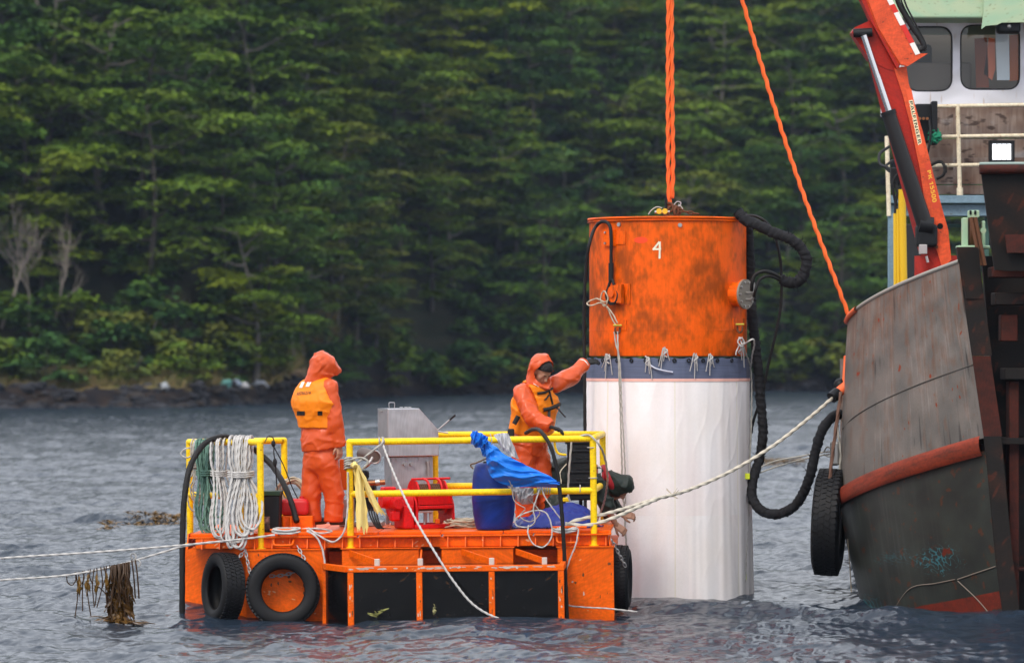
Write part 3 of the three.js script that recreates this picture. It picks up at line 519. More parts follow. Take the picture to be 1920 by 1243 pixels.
{ // stainless control cabinet
  const z = -1.75, q = (px, py) => RL(px, py, z), o = q(776, 990), c = deckThing('control_cabinet', 'stainless steel control cabinet with sloped corner behind the red winch', 'cabinet', 776, 985, z);
  const turn = g0 => { const g = Array.isArray(g0) ? merge(g0) : g0; g.translate(-o.x, 0, -z); g.rotateY(0.33); g.translate(o.x, 0, z); return g; };
  const W = 0.55, x0 = o.x - 0.27, yT = q(750, 766).y, yM = q(750, 856).y, yB = DECK + 0.002;
  dpart(c, 'hood', turn(prism([[x0, yM], [x0 + W, yM], [x0 + W - 0.003, yM + 0.27], [x0 + 0.34, yT], [x0, yT]], z - 0.42, z, 0.008)), stainless);
  dpart(c, 'lower_case', turn(blockBox(x0 + 0.05, x0 + W - 0.05, yB + 0.12, yM - 0.003, z - 0.36, z - 0.06)), stainless);
  for (const [a, b] of [[0.07, -0.1], [W - 0.07, -0.1], [0.07, -0.32], [W - 0.07, -0.32]]) dpart(c, 'leg', turn(blockBox(x0 + a - 0.02, x0 + a + 0.02, yB, yB + 0.118, z + b - 0.02, z + b + 0.02)), stainless);
  dpart(c, 'lifting_handle', turn(tube([V(x0 + 0.05, yT, z - 0.12), V(x0 + 0.05, yT + 0.06, z - 0.12), V(x0 + 0.09, yT + 0.062, z - 0.12), V(x0 + 0.105, yT + 0.06, z - 0.12), V(x0 + 0.105, yT, z - 0.12)], 0.005, 6)), steel);
  for (const a of [0.16, 0.21, 0.25]) dpart(c, 'hinge', turn(blockBox(x0 + a, x0 + a + 0.03, yT + 0.001, yT + 0.016, z - 0.12, z - 0.09, 0.003)), steel);
  dpart(c, 'latch', turn(blockBox(x0 - 0.012, x0 - 0.001, yT - 0.035, yT - 0.02, z - 0.3, z - 0.2, 0.003)), steel);
  for (const a of [0.1, 0.22, 0.34, 0.46]) dpart(c, 'clip', turn(blockBox(x0 + a, x0 + a + 0.008, yM - 0.045, yM - 0.004, z - 0.058, z - 0.05, 0.002)), steel);
  for (const a of [0.19, 0.26]) dpart(c, 'valve_knob', turn(new THREE.CylinderGeometry(0.018, 0.018, 0.04, 14).rotateX(Math.PI / 2).translate(x0 + a, yM - 0.08, z - 0.04)), steel);
  dpart(c, 'gauge_valve', turn([new THREE.CylinderGeometry(0.014, 0.014, 0.14, 12).translate(x0 + 0.44, yM - 0.14, z - 0.035), new THREE.CylinderGeometry(0.022, 0.022, 0.03, 12).translate(x0 + 0.44, yM - 0.07, z - 0.035), new THREE.CylinderGeometry(0.02, 0.02, 0.02, 12).translate(x0 + 0.44, yM - 0.15, z - 0.035)]), steel);
  for (const [a, b, w] of [[RL(821, 806, z), RL(843, 787, z), 0.007], [RL(821, 809, z), RL(840, 812, z), 0.008]]) { const l = dpart(c, 'control_lever', bar(a, b, w, 8), steel); if (w < 0.0075) dpart(l, 'grip', bar(b, b.clone().add(V(0.06, 0.05, 0)), 0.012, 8), blackPlastic); }
}
{ // diesel power pack between the man and the winch
  const z = -1.5, c = deckThing('diesel_power_pack', 'small diesel engine with brown exhaust silencer behind the yellow post', 'engine', 675, 985, z);
  const q = (px, py, zz = z) => RL(px, py, zz), b = q(672, 985);
  dpart(c, 'engine_block', [blockBox(b.x - 0.12, b.x + 0.17, DECK + 0.16, DECK + 0.48, z - 0.3, z, 0.02), blockBox(b.x - 0.08, b.x + 0.1, DECK + 0.48, DECK + 0.58, z - 0.24, z - 0.05, 0.03)], blackPlastic);
  dpart(c, 'skid', blockBox(b.x - 0.2, b.x + 0.25, DECK + 0.002, DECK + 0.05, z - 0.32, z + 0.02), steel);
  dpart(c, 'oil_tank', blockBox(b.x - 0.2, b.x - 0.03, DECK + 0.052, DECK + 0.3, z + 0.03, z + 0.2, 0.02), galv);
  dpart(c, 'tank_handle', tube([V(b.x - 0.18, DECK + 0.3, z + 0.12), V(b.x - 0.17, DECK + 0.33, z + 0.12), V(b.x - 0.07, DECK + 0.33, z + 0.12), V(b.x - 0.05, DECK + 0.3, z + 0.12)], 0.007, 6), steel);
  const e = q(702, 857, -1.3); dpart(c, 'silencer', bar(e, e.clone().add(V(-0.15, 0.03, -0.32)), 0.066, 20), std({ color: lin(0.16, 0.12, 0.10), roughness: 0.55, metalness: 0.5 }));
  dpart(c, 'exhaust_lip', new THREE.TorusGeometry(0.064, 0.008, 8, 24).translate(e.x, e.y, e.z + 0.002), steel);
  dpart(c, 'tail_pipe', tube([e.clone().add(V(-0.02, 0, 0.01)), e.clone().add(V(-0.06, -0.07, 0.03)), e.clone().add(V(-0.1, -0.1, 0))], 0.018, 8), steel);
  dpart(c, 'hose_fitting', bar(q(690, 906, -1.2), q(722, 904, -1.2), 0.028, 12), brassMat); dpart(c, 'hose_collar', bar(q(704, 905, -1.2), q(712, 904, -1.2), 0.036, 12), steel);
  dpart(c, 'fuel_cover', blockBox(b.x - 0.19, b.x - 0.11, DECK + 0.38, DECK + 0.7, z + 0.0, z + 0.03, 0.01), orangePlain);
  for (let i = 0; i < 4; i++) dpart(c, 'hydraulic_hose', tube([q(690 + i * 5, 955, -1.1), q(697 + i * 4, 975, -0.95), q(708 + i * 3, 990, -0.9), q(724 + i * 3, 992, -0.95)], 0.009, 7), cordMat);
}
{ // red winch
  const z = -0.75, q = (px, py, zz = z) => RL(px, py, zz), c = deckThing('hydraulic_winch', 'red hydraulic winch with cable drum on the raft deck', 'winch', 776, 995, z);
  const wo = q(776, 990), wturn = g0 => { const g = Array.isArray(g0) ? merge(g0) : g0; g.translate(-wo.x, 0, -z + 0.2); g.rotateY(0.42); g.translate(wo.x, 0, z - 0.2); return g; }, wpart = (t, n, g, m) => dpart(t, n, wturn(g), m);
  const xL = q(764, 990).x, xR = q(841, 990).x, yB = DECK + 0.003, yt = q(800, 897).y;
  wpart(c, 'base_frame', [blockBox(xL - 0.02, xR + 0.01, yB, yB + 0.045, z - 0.03, z + 0.03), blockBox(xL - 0.02, xR + 0.01, yB, yB + 0.045, z - 0.42, z - 0.36)], redMat);
  const mk = (x, w) => { const p = []; for (let i = 0; i <= 12; i++) { const a = Math.PI * i / 12; p.push(V(x, yt - 0.3 + 0.14 * Math.sin(a), z - 0.2 + 0.2 * Math.cos(a))); } p.push(V(x, yB + 0.046, z - 0.42), V(x, yB + 0.046, z + 0.02)); return hull(p, V(w, 0, 0)); };
  wpart(c, 'side_plate', mk(xL, 0.022), redMat); wpart(c, 'side_plate', mk(xR - 0.022, 0.022), redMat);
  const fl = (x) => new THREE.CylinderGeometry(0.185, 0.185, 0.018, 36).rotateZ(Math.PI / 2).translate(x, yt - 0.2, z - 0.2);
  wpart(c, 'drum_flange', fl(xL + 0.05), redMat); wpart(c, 'drum_flange', fl(xR - 0.06), redMat);
  wpart(c, 'drum_core', new THREE.CylinderGeometry(0.12, 0.12, xR - xL - 0.1, 30).rotateZ(Math.PI / 2).translate((xL + xR) / 2, yt - 0.2, z - 0.2), redMat);
  const coil = []; for (let i = 0; i < 120; i++) { const a = i / 10 * 2 * Math.PI; coil.push(V(xL + 0.075 + i * 0.0022, yt - 0.2 + 0.13 * Math.sin(a), z - 0.2 + 0.13 * Math.cos(a))); }
  wpart(c, 'cable_turns', tube(coil, 0.01, 6, 500), rustMat);
  wpart(c, 'guard_rod', bar(V(xL, yt - 0.01, z - 0.12), V(xR, yt - 0.01, z - 0.12), 0.012, 10), redMat);
  wpart(c, 'guard_panel', blockBox(xL + 0.024, xR - 0.024, yt - 0.27, yt - 0.14, z + 0.0, z + 0.015), redMat);
  for (const a of [0.30, 0.62]) { const x = lerp(xL, xR, a); wpart(c, 'guard_arm', tube([V(x, yt - 0.005, z - 0.12), V(x + 0.012, yt - 0.03, z - 0.03), V(x + 0.02, yt - 0.1, z + 0.02), V(x + 0.02, yt - 0.17, z + 0.02)], 0.013, 8), redMat); }
  wpart(c, 'front_rail', blockBox(xL + 0.024, xR - 0.024, yB + 0.2, yB + 0.235, z - 0.01, z + 0.02), redMat);
  const m0 = V(xL - 0.003, yB + 0.24, z - 0.18);
  const gear = wpart(c, 'gearbox', [new THREE.CylinderGeometry(0.165, 0.165, 0.1, 28).rotateZ(Math.PI / 2).translate(m0.x - 0.06, m0.y, m0.z), new THREE.CylinderGeometry(0.14, 0.15, 0.1, 28).rotateZ(Math.PI / 2).translate(m0.x - 0.16, m0.y + 0.01, m0.z), blockBox(m0.x - 0.13, m0.x - 0.01, yB, m0.y, z - 0.3, z + 0.0, 0.02)], redMat);
  for (let i = 0; i < 12; i++) { const a = i / 12 * 6.283; wpart(gear, 'bolt', new THREE.CylinderGeometry(0.014, 0.014, 0.03, 6).rotateZ(Math.PI / 2).translate(m0.x - 0.12, m0.y + 0.15 * Math.sin(a), m0.z + 0.15 * Math.cos(a)), redMat); }
  wpart(c, 'motor', [new THREE.CylinderGeometry(0.075, 0.09, 0.12, 20).rotateZ(Math.PI / 2).translate(m0.x - 0.26, m0.y + 0.05, m0.z + 0.02), blockBox(m0.x - 0.3, m0.x - 0.16, m0.y + 0.1, m0.y + 0.19, m0.z - 0.06, m0.z + 0.07, 0.02), blockBox(m0.x - 0.25, m0.x - 0.15, m0.y - 0.16, m0.y - 0.05, m0.z + 0.05, m0.z + 0.16, 0.025), new THREE.CylinderGeometry(0.05, 0.055, 0.16, 16).rotateX(Math.PI / 2).translate(m0.x - 0.2, m0.y + 0.02, m0.z + 0.15)], redMat);
  wpart(c, 'sensor_block', blockBox(lerp(xL, xR, 0.5) - 0.02, lerp(xL, xR, 0.5) + 0.025, yB + 0.05, yB + 0.1, z + 0.035, z + 0.075), orangePlain);
  for (const x of [lerp(xL, xR, 0.2), lerp(xL, xR, 0.85)]) wpart(c, 'shackle_pin', new THREE.CylinderGeometry(0.013, 0.013, 0.03, 8).translate(x, yB + 0.06, z + 0.02), steel);
}
{ // blue barrel
  const z = -0.42, a = RL(926, 992, z), R = 0.219, h = RL(926, 868, z).y - DECK - 0.002, y = DECK + 0.003, k = y + h;
  const c = deckThing('plastic_barrel', 'blue plastic barrel on the raft deck beneath a blue tarpaulin', 'barrel', 926, 990, z);
  dpart(c, 'body', lathe([[0, y], [0.165, y], [0.178, y + 0.012], [0.19, y + 0.05], [0.208, y + 0.16], [0.216, y + 0.27], [R, y + 0.30], [R, y + 0.33], [0.216, y + 0.34], [0.216, y + 0.4], [0.211, y + 0.5], [0.2, k - 0.1], [0.188, k - 0.04], [0.17, k - 0.008], [0.155, k], [0.14, k - 0.012], [0, k - 0.012]], 48, a.x, 0, z), blueDrum);
  for (const s of [-0.07, 0.07]) dpart(c, 'bung', new THREE.CylinderGeometry(0.03, 0.03, 0.03, 16).translate(a.x + s, k + 0.0, z), blackPlastic);
  dpart(c, 'strap', tube([RL(915, 858, z + 0.1), RL(893, 868, z + 0.22), RL(882, 872, z + 0.18), RL(887, 879, z + 0.2)], 0.008, 6), std({ color: lin(0.13, 0.08, 0.05), roughness: 0.8 }));
}
// draped sheet between two edge lines, with folds
function sheet(topE, botE, nu, nv, bulge, fold, seed, thick = 0.004) {
  const ct = new THREE.CatmullRomCurve3(topE, false, 'centripetal'), cb = new THREE.CatmullRomCurve3(botE, false, 'centripetal'), pos = [], uv = [], idx = [];
  for (const s of [1, -1]) for (let j = 0; j <= nv; j++) for (let i = 0; i <= nu; i++) {
    const u = i / nu, v = j / nv, p = ct.getPoint(u).lerp(cb.getPoint(u), v);
    const w = bulge * Math.sin(Math.PI * v) + fold * (1.1 * (1 - Math.abs(N3(u * 2.2 + seed, v * 1.6 + u * 2.8, seed))) + 0.35 * N3(u * 5, v * 3 + u * 4, seed + 5) + 0.13 * N3(u * 16, v * 9, seed + 9)) + s * thick / 2;
    pos.push(p.x + 0.15 * w, p.y + 0.2 * w, p.z + w); uv.push(u, v);
  }
  const m = (nu + 1) * (nv + 1), r = nu + 1;
  for (let j = 0; j < nv; j++) for (let i = 0; i < nu; i++) { const a = j * r + i, b = a + 1, c = a + r, d = c + 1; idx.push(a, c, b, b, c, d, m + a, m + b, m + c, m + b, m + d, m + c); }
  const g = new THREE.BufferGeometry(); g.setAttribute('position', new THREE.Float32BufferAttribute(pos, 3)); g.setAttribute('uv', new THREE.Float32BufferAttribute(uv, 2)); g.setIndex(idx); g.computeVertexNormals(); return g;
}
const tarpBlue = std({ color: lin(0.012, 0.175, 0.68), roughness: 0.42 }), tarpGrey = std({ color: lin(0.42, 0.42, 0.44), roughness: 0.55 }), navySheet = std({ color: lin(0.012, 0.028, 0.22), roughness: 0.4 });
{
  const z = -0.02, q = (px, py, zz = z) => RL(px, py, zz), c = deckThing('tarpaulin', 'blue tarpaulin with grey lining tied over the yellow rail', 'tarpaulin', 930, 905, z);
  dpart(c, 'sheet', sheet([q(905, 822, 0.06), q(921, 832, 0.07), q(945, 853, 0.07), q(985, 873, 0.04), q(1018, 888, 0.03), q(1048, 905, 0.03)], [q(910, 858, 0.06), q(914, 878, 0.06), q(923, 897, 0.05), q(955, 912, 0.04), q(1005, 914, 0.03), q(1047, 916, 0.03)], 70, 36, 0.07, 0.05, 3), tarpBlue);
  dpart(c, 'bunched_end', sheet([q(880, 818, 0.03), q(886, 810, 0.05), q(898, 812, 0.06), q(914, 822, 0.07)], [q(882, 832, 0.03), q(890, 840, 0.05), q(902, 842, 0.06), q(912, 846, 0.07)], 44, 30, 0.07, 0.07, 8), tarpBlue);
  dpart(c, 'tail', sheet([q(899, 838, 0.02), q(908, 842, 0.03), q(916, 846, 0.03)], [q(903, 853, 0.02), q(908, 857, 0.03), q(914, 852, 0.03)], 14, 12, 0.02, 0.03, 18), tarpBlue);
  dpart(c, 'lining', sheet([q(925, 816, 0.045), q(938, 813, 0.045), q(952, 813, 0.04)], [q(940, 842, 0.06), q(958, 856, 0.06), q(973, 862, 0.03)], 30, 24, 0.02, 0.03, 14), tarpGrey);
  dpart(c, 'lower_lining', sheet([q(950, 908, 0.01), q(975, 915, 0.0), q(1000, 916, 0.0)], [q(968, 940, -0.08), q(980, 947, -0.1), q(998, 944, -0.1)], 30, 20, 0.03, 0.05, 16), tarpGrey);
  dpart(c, 'lashing', tube([q(919, 813, 0.08), q(922, 826, 0.13), q(921, 840, 0.12), q(926, 858, 0.13), q(934, 874, 0.13), q(943, 890, 0.12), q(955, 902, 0.1), q(960, 918, 0.06), q(965, 940, 0.05), q(985, 953, 0.05)], 0.005, 6, 60), greyRope);
}
{ // navy sheet heaped on deck
  const z = -0.9, o = RL(1040, 985, z);
  const f = (x, y, zz) => { const u = (x - o.x) / 0.46, w = (zz - z) / 0.34, hgt = 0.22 * Math.pow(Math.max(0, 1 - u * u * u * u - w * w), 0.6) * (0.75 + 0.35 * Math.sin(u * 2.2 + 0.6)) + 0.04 * fbm(x * 6, zz * 6, 3, 3); return (y - DECK - 0.002 - hgt) * 0.6; };
  const g = field((x, y, zz) => Math.max(f(x, y, zz), DECK + 0.002 - y), V(o.x - 0.52, DECK - 0.02, z - 0.4), V(o.x + 0.5, DECK + 0.36, z + 0.4), 0.014);
  single('folded_sheet', toW(g), navySheet, 'navy blue sheet heaped on the deck under the kneeling worker', 'sheet');
}
{ // black crate hung in the corner
  const z = -1.3, a = RL(1063, 822, z), b = RL(1112, 938, z), c = deckThing('plastic_crate', 'tall black ribbed plastic crate inside the raft railing', 'crate', 1088, 938, z);
  dpart(c, 'shell', blockBox(a.x, b.x, b.y, a.y, z - 0.3, z, 0.02), blackPlastic); dpart(c, 'rim', blockBox(a.x - 0.02, b.x + 0.01, a.y - 0.06, a.y - 0.02, z - 0.31, z + 0.012, 0.01), blackPlastic);
  for (let i = 0; i < 5; i++) { const y = lerp(b.y + 0.06, a.y - 0.14, i / 4); dpart(c, 'rib', blockBox(a.x + 0.015, b.x - 0.015, y, y + 0.022, z + 0.001, z + 0.016, 0.005), blackPlastic); for (const k of [0.35, 0.7]) dpart(c, 'grip_slot', blockBox(lerp(a.x, b.x, k), lerp(a.x, b.x, k) + 0.055, y + 0.035, y + 0.058, z + 0.001, z + 0.01, 0.003), rubber); }
  dpart(c, 'support_leg', bar(V((a.x + b.x) / 2, DECK, z - 0.15), V((a.x + b.x) / 2, b.y, z - 0.15), 0.018, 8), blackPlastic);
  const f = deckThing('float_ring', 'yellow plastic float strip beside the black crate', 'float', 1052, 945, -1.2); dpart(f, 'loop', tube([RL(1040, 826, -1.2), RL(1041, 838, -1.2), RL(1047, 850, -1.2), RL(1062, 853, -1.2)], 0.012, 8), yellowMat); dpart(f, 'pad', blockBox(RL(1055, 935, -1.2).x, RL(1068, 935, -1.2).x, RL(1055, 941, -1.2).y, RL(1055, 933, -1.2).y, -1.25, -1.2, 0.01), yellowMat);
}
{ // battery box, red can
  const z = -0.35, a = RL(491, 921, z), b = RL(524, 990, z), c = deckThing('battery_box', 'black battery box with dark green lid by the coiled ropes', 'box', 507, 990, z);
  dpart(c, 'case', prism([[a.x + 0.012, DECK + 0.002], [b.x - 0.012, DECK + 0.002], [b.x, a.y - 0.05], [a.x, a.y - 0.05]], z - 0.3, z, 0.006), blackPlastic);
  dpart(c, 'lid', blockBox(a.x - 0.008, b.x + 0.008, a.y - 0.048, a.y, z - 0.31, z + 0.01), std({ color: lin(0.018, 0.04, 0.02), roughness: 0.45 }));
  dpart(c, 'sticker', blockBox(a.x + 0.01, a.x + 0.075, DECK + 0.03, DECK + 0.16, z + 0.001, z + 0.003, 0.001), std({ map: tex(64, 64, (u, v) => { const k = (Math.floor(v * 9) % 2 ? 0.35 : 0.6) * (N3(u * 20, v * 30, 4) > 0 ? 1 : 0.6); return v < 0.3 ? [0.8, 0.75, 0.7] : [k, k * 0.8, k * 0.75]; }), roughness: 0.6 }));
  const r = deckThing('fuel_can', 'red plastic fuel can behind the standing worker', 'fuel can', 548, 985, -0.72), y0 = DECK + 0.152, m = RL(553, 960, -0.8);
  dpart(r, 'body', field((x, y, zz) => { const qx = Math.abs(x - m.x) - 0.10, qy = Math.abs(y - y0 - 0.085) - 0.04, qz = Math.abs(zz + 0.8) - 0.07; return Math.hypot(Math.max(qx, 0), Math.max(qy, 0), Math.max(qz, 0)) - 0.045; }, V(m.x - 0.18, y0 - 0.02, -0.95), V(m.x + 0.18, y0 + 0.2, -0.65), 0.012), std({ color: lin(0.55, 0.02, 0.02), roughness: 0.35 }));
  dpart(r, 'cap', new THREE.CylinderGeometry(0.025, 0.025, 0.03, 14).translate(m.x + 0.07, y0 + 0.178, -0.8), std({ color: lin(0.55, 0.02, 0.02), roughness: 0.35 }));
  single('buoy', toW([new THREE.SphereGeometry(0.06, 20, 14).scale(1.15, 0.9, 1).translate(X(372, -0.3), 0.705, -0.3), new THREE.CylinderGeometry(0.012, 0.012, 0.03, 8).translate(X(372, -0.3), 0.765, -0.3)]), std({ color: lin(0.75, 0.10, 0.05), roughness: 0.4 }), 'small red buoy at the foot of the hanging rope coils', 'buoy');
}
// hanging coils of rope on the rail
function hangCoil(px0, px1, pyT, pyB, z, rad, loops, seed, sway = 0, fwd = 0) {
  const r = mul(seed), out = [];
  for (let i = 0; i < loops; i++) {
    const t = loops > 1 ? i / (loops - 1) : 0.5, xc = lerp(px0, px1, t) + (r() - 0.5) * 4, w = 8 + r() * 15, bot = pyB - r() * r() * 60, zz = z + 0.05 + (r() - 0.5) * 0.08, sw = sway + (r() - 0.5) * 10, bind = lerp(pyT, pyB, 0.33), mid = (px0 + px1) / 2 + sway * 0.4;
    const a = (x, y, q) => RL(x, y, zz + q + fwd * clamp((y - pyT) / (pyB - pyT)));
    out.push(rope([a(xc - 4, pyT + 6, 0.03), a(xc, pyT - 3 + r() * 2, -0.045), a(xc + 4, pyT + 5, -0.09), a(lerp(xc, mid, 0.3) + w * 0.4, bind - 20, -0.06), a(lerp(xc, mid, 0.3) + 4, bind, -0.02), a(xc + sw + w * 0.9, lerp(bind, bot, 0.5), 0.0), a(xc + sw + w * 0.75, bot - 18, 0.02), a(xc + sw + w * 0.25, bot, 0.03), a(xc + sw - w * 0.45, bot - 6, 0.04), a(xc + sw - w * 0.85, bot - 34, 0.05), a(xc + sw - w * 0.6, lerp(bind, bot, 0.4), 0.05), a(lerp(xc, mid, 0.3) - 4, bind, 0.04), a(xc - w * 0.35, bind - 22, 0.06)], rad, { lobes: 3, pitch: rad * 7, closed: true }));
  }
  const bx = (px0 + px1) / 2 + sway * 0.4, by = lerp(pyT, pyB, 0.33), hw = (px1 - px0) / 2 * 0.75 + 9;
  for (let k = 0; k < 3; k++) { const y = by + (k - 1) * 4; out.push(rope([RL(bx - hw, y, z + 0.04 + fwd * 0.33), RL(bx, y + 1.5, z + 0.15 + fwd * 0.33), RL(bx + hw, y - 1, z + 0.04 + fwd * 0.33), RL(bx, y - 1, z - 0.06 + fwd * 0.33)], rad * 0.9, { closed: true, pitch: rad * 7 })); }
  return toW(out);
}
{
  const G = 'ropes hung on the raft railing';
  single('rope_coil', hangCoil(370, 396, 826, 1008, -0.75, 0.012, 11, 1, 8, 0.35), greenRope, 'dark green and grey rope coil hung on the yellow railing', 'rope coil', G);
  single('rope_coil', hangCoil(398, 420, 824, 1016, -0.6, 0.0115, 5, 2, 8, 0.5), whiteRope, 'thin loose white rope coil hung between the green coil and the thick white coil', 'rope coil', G);
  single('rope_coil', hangCoil(432, 472, 820, 1030, -0.36, 0.0145, 10, 3, -2, 0.38), whiteRope, 'thick white rope coil hung on the yellow railing beside the front post', 'rope coil', G);
  single('rope_coil', hangCoil(360, 372, 826, 960, -0.95, 0.009, 4, 4, 0), greyRope, 'grey rope coil hung at the rear end of the railing', 'rope coil', G);
  single('rope_loop', toW(rope([RL(372, 845, -0.9), RL(350, 858, -0.9), RL(338, 852, -0.9), RL(346, 842, -0.9), RL(366, 838, -0.9), RL(376, 830, -0.9)], 0.009)), whiteRope, 'white rope end looping out past the railing corner', 'rope');
}
function flatCoil(px, py, z, R, rad, turns, seed, y0) { const r = mul(seed), c = RL(px, py, z), out = []; for (let i = 0; i < turns; i++) { const pts = [], rr = R * (0.55 + 0.45 * r()), ox = (r() - 0.5) * R * 0.3, oz = (r() - 0.5) * R * 0.3, h = y0 + rad + (i % 5) * rad * 1.5; for (let k = 0; k < 10; k++) { const a = k / 10 * 6.283; pts.push(V(c.x + ox + Math.cos(a) * rr * (1 + 0.12 * r()), h + 0.03 * r(), z + oz + Math.sin(a) * rr * 0.8)); } out.push(rope(pts, rad, { closed: true })); } return toW(out); }
single('rope_pile', flatCoil(873, 985, -0.85, 0.19, 0.010, 12, 5, DECK), tanRope, 'pale rope heap on the deck between winch and blue barrel', 'rope coil');
single('rope_pile', (() => { const c = RL(540, 922, -1.5), r = mul(12), out = []; for (let i = 0; i < 14; i++) { const pts = [], rr = 0.10 + 0.05 * r(), t = r() * 0.5; for (let k = 0; k < 9; k++) { const a = k / 9 * 6.283; pts.push(V(c.x + Math.cos(a) * rr * 1.1 + 0.02 * r() + t * 0.1, c.y + Math.sin(a) * rr + (r() - 0.5) * 0.03, -1.5 + (i - 7) * 0.014)); } out.push(rope(pts, 0.011, { closed: true })); } return toW(out); })(), tanRope, 'tan rope bundle hanging by the rear post behind the battery box', 'rope coil');
{ // wrapped cleats
  const wrap = (x0, x1, seed, n) => { const r = mul(seed), out = []; for (let i = 0; i < n; i++) { const a = lerp(x0, x1, r() * 0.3), b = lerp(x0, x1, 0.7 + 0.3 * r()), y = 0.795 + 0.05 * r(); out.push(rope([V(X(a), y, -0.02 + 0.02 * r()), V(X((a + b) / 2), y - 0.014, 0.0 + 0.03 * r()), V(X(b), y + 0.004, -0.02), V(X(b) - 0.01, y + 0.012, -0.09), V(X((a + b) / 2), y + 0.01, -0.1), V(X(a) + 0.01, y + 0.01, -0.09)], 0.0095, { closed: true })); } return toW(out); };
  single('mooring_turns', wrap(507, 563, 21, 9), whiteRope, 'white rope wound round the deck cleat behind the two tyres', 'rope');
  single('mooring_turns', wrap(1038, 1088, 22, 10), whiteRope, 'white rope wound round the deck cleat near the corner post', 'rope');
  single('deck_rope', toW([rope([RL(566, 992, -0.1), RL(590, 991, -0.08), RL(622, 996, -0.2), RL(600, 1000, -0.05), RL(575, 995, -0.05), RL(592, 1006, 0.02), RL(604, 1030, 0.03), RL(609, 1058, 0.05)], 0.011), rope([RL(578, 990, -0.06), RL(597, 1004, 0.0), RL(625, 1016, 0.0), RL(643, 1000, 0.0), RL(650, 970, 0.0), RL(652, 930, -0.05), RL(652, 885, -0.04)], 0.011)]), whiteRope, 'white rope trailing from the cleat past the worker to the yellow post', 'rope');
}
{ // rope knotted on the post and rail
  const k = []; const r = mul(31); const p = RL(655, 870, -0.1);
  for (let i = 0; i < 5; i++) { const y = p.y - 0.05 + i * 0.024; k.push(rope([V(p.x - 0.05, y, p.z), V(p.x, y + 0.02, p.z + 0.055), V(p.x + 0.05, y + 0.005, p.z), V(p.x, y - 0.01, p.z - 0.05)], 0.012, { closed: true })); }
  k.push(rope([RL(648, 872, -0.04), RL(668, 868, 0.0), RL(690, 852, 0.02), RL(708, 838, 0.02), RL(717, 830, -0.02), RL(716, 820, -0.1), RL(712, 829, -0.15)], 0.012), rope([RL(657, 862, -0.02), RL(676, 858, 0.02), RL(690, 866, 0.02), RL(676, 880, 0.0), RL(664, 872, 0.0)], 0.012));
  for (const q of [711, 719]) { const a = RL(q, 828, -0.1); k.push(rope([V(a.x, a.y + 0.038, a.z), V(a.x + 0.005, a.y, a.z + 0.045), V(a.x, a.y - 0.04, a.z), V(a.x, a.y, a.z - 0.045)], 0.01, { closed: true })); }
  single('rope_lashing', toW(k), greyRope, 'pale rope knotted round the yellow post and its rail', 'rope');
  single('heaving_line', toW(rope([RL(717, 832, -0.04), RL(728, 862, 0.1), RL(750, 915, 0.3), RL(778, 972, 0.55), RL(815, 1035, 0.8), RL(852, 1092, 0.9), RL(888, 1134, 0.95), RL(930, 1158, 1.0), RL(975, 1168, 1.05), RL(1000, 1174, 1.05)], 0.0125, { pitch: 0.06 })), whiteRope, 'white line falling from the yellow rail across the black floats into the water', 'rope');
  // frayed yellow cloth
  const c = deckThing('torn_cloth', 'frayed yellow cloth tied to the yellow post', 'cloth', 680, 1000, 0), cm = std({ color: lin(0.78, 0.62, 0.22), roughness: 0.9 }), rr = mul(6);
  const strip = (cl, w0, w1, seed) => { const c3 = new THREE.CatmullRomCurve3(cl), out = []; const n = 13; for (let i = 0; i < n; i++) { const t = i / (n - 1) - 0.5, end = 0.9 + 0.12 * rr(), pts = []; for (let k = 0; k <= 14; k++) { const s = k / 14 * Math.min(1, end), p = c3.getPoint(s), w = lerp(w0, w1, s); p.x += t * w + 0.006 * N3(s * 6, i, seed); p.z += 0.03 * Math.sin(t * 7 + s * 3) + 0.012 * N3(s * 5, i * 0.5, seed); pts.push(p); } out.push(pts); }
    const g = []; for (let i = 0; i < n - 1; i++) { const a = out[i], b = out[i + 1], pos = []; for (let k = 0; k < 14; k++) { const q = [a[k], b[k], a[k + 1], b[k + 1]]; pos.push(...[q[0], q[2], q[1], q[1], q[2], q[3]].flatMap(v => [v.x, v.y, v.z])); } const e = new THREE.BufferGeometry(); e.setAttribute('position', new THREE.Float32BufferAttribute(pos, 3)); g.push(e); } const m = mergeVertices(mergeGeometries(g), 1e-4); m.computeVertexNormals(); return m; };
  dpart(c, 'long_tail', strip([RL(668, 872, 0.02), RL(672, 905, 0.04), RL(677, 950, 0.05), RL(679, 1002, 0.05)], 0.06, 0.13, 2), cm);
  dpart(c, 'short_tail', strip([RL(668, 872, 0.03), RL(682, 900, 0.03), RL(697, 935, 0.02), RL(714, 966, 0.0)], 0.04, 0.09, 5), cm);
  dpart(c, 'knot', field((x, y, z) => { const q = RL(664, 872, 0.02); return Math.hypot((x - q.x) / 1, (y - q.y) / 0.9, (z - q.z)) - 0.035 + 0.012 * N3(x * 30, y * 30, z * 30); }, RL(664, 872, 0.02).addScalar(-0.07), RL(664, 872, 0.02).addScalar(0.07), 0.008), cm);
}
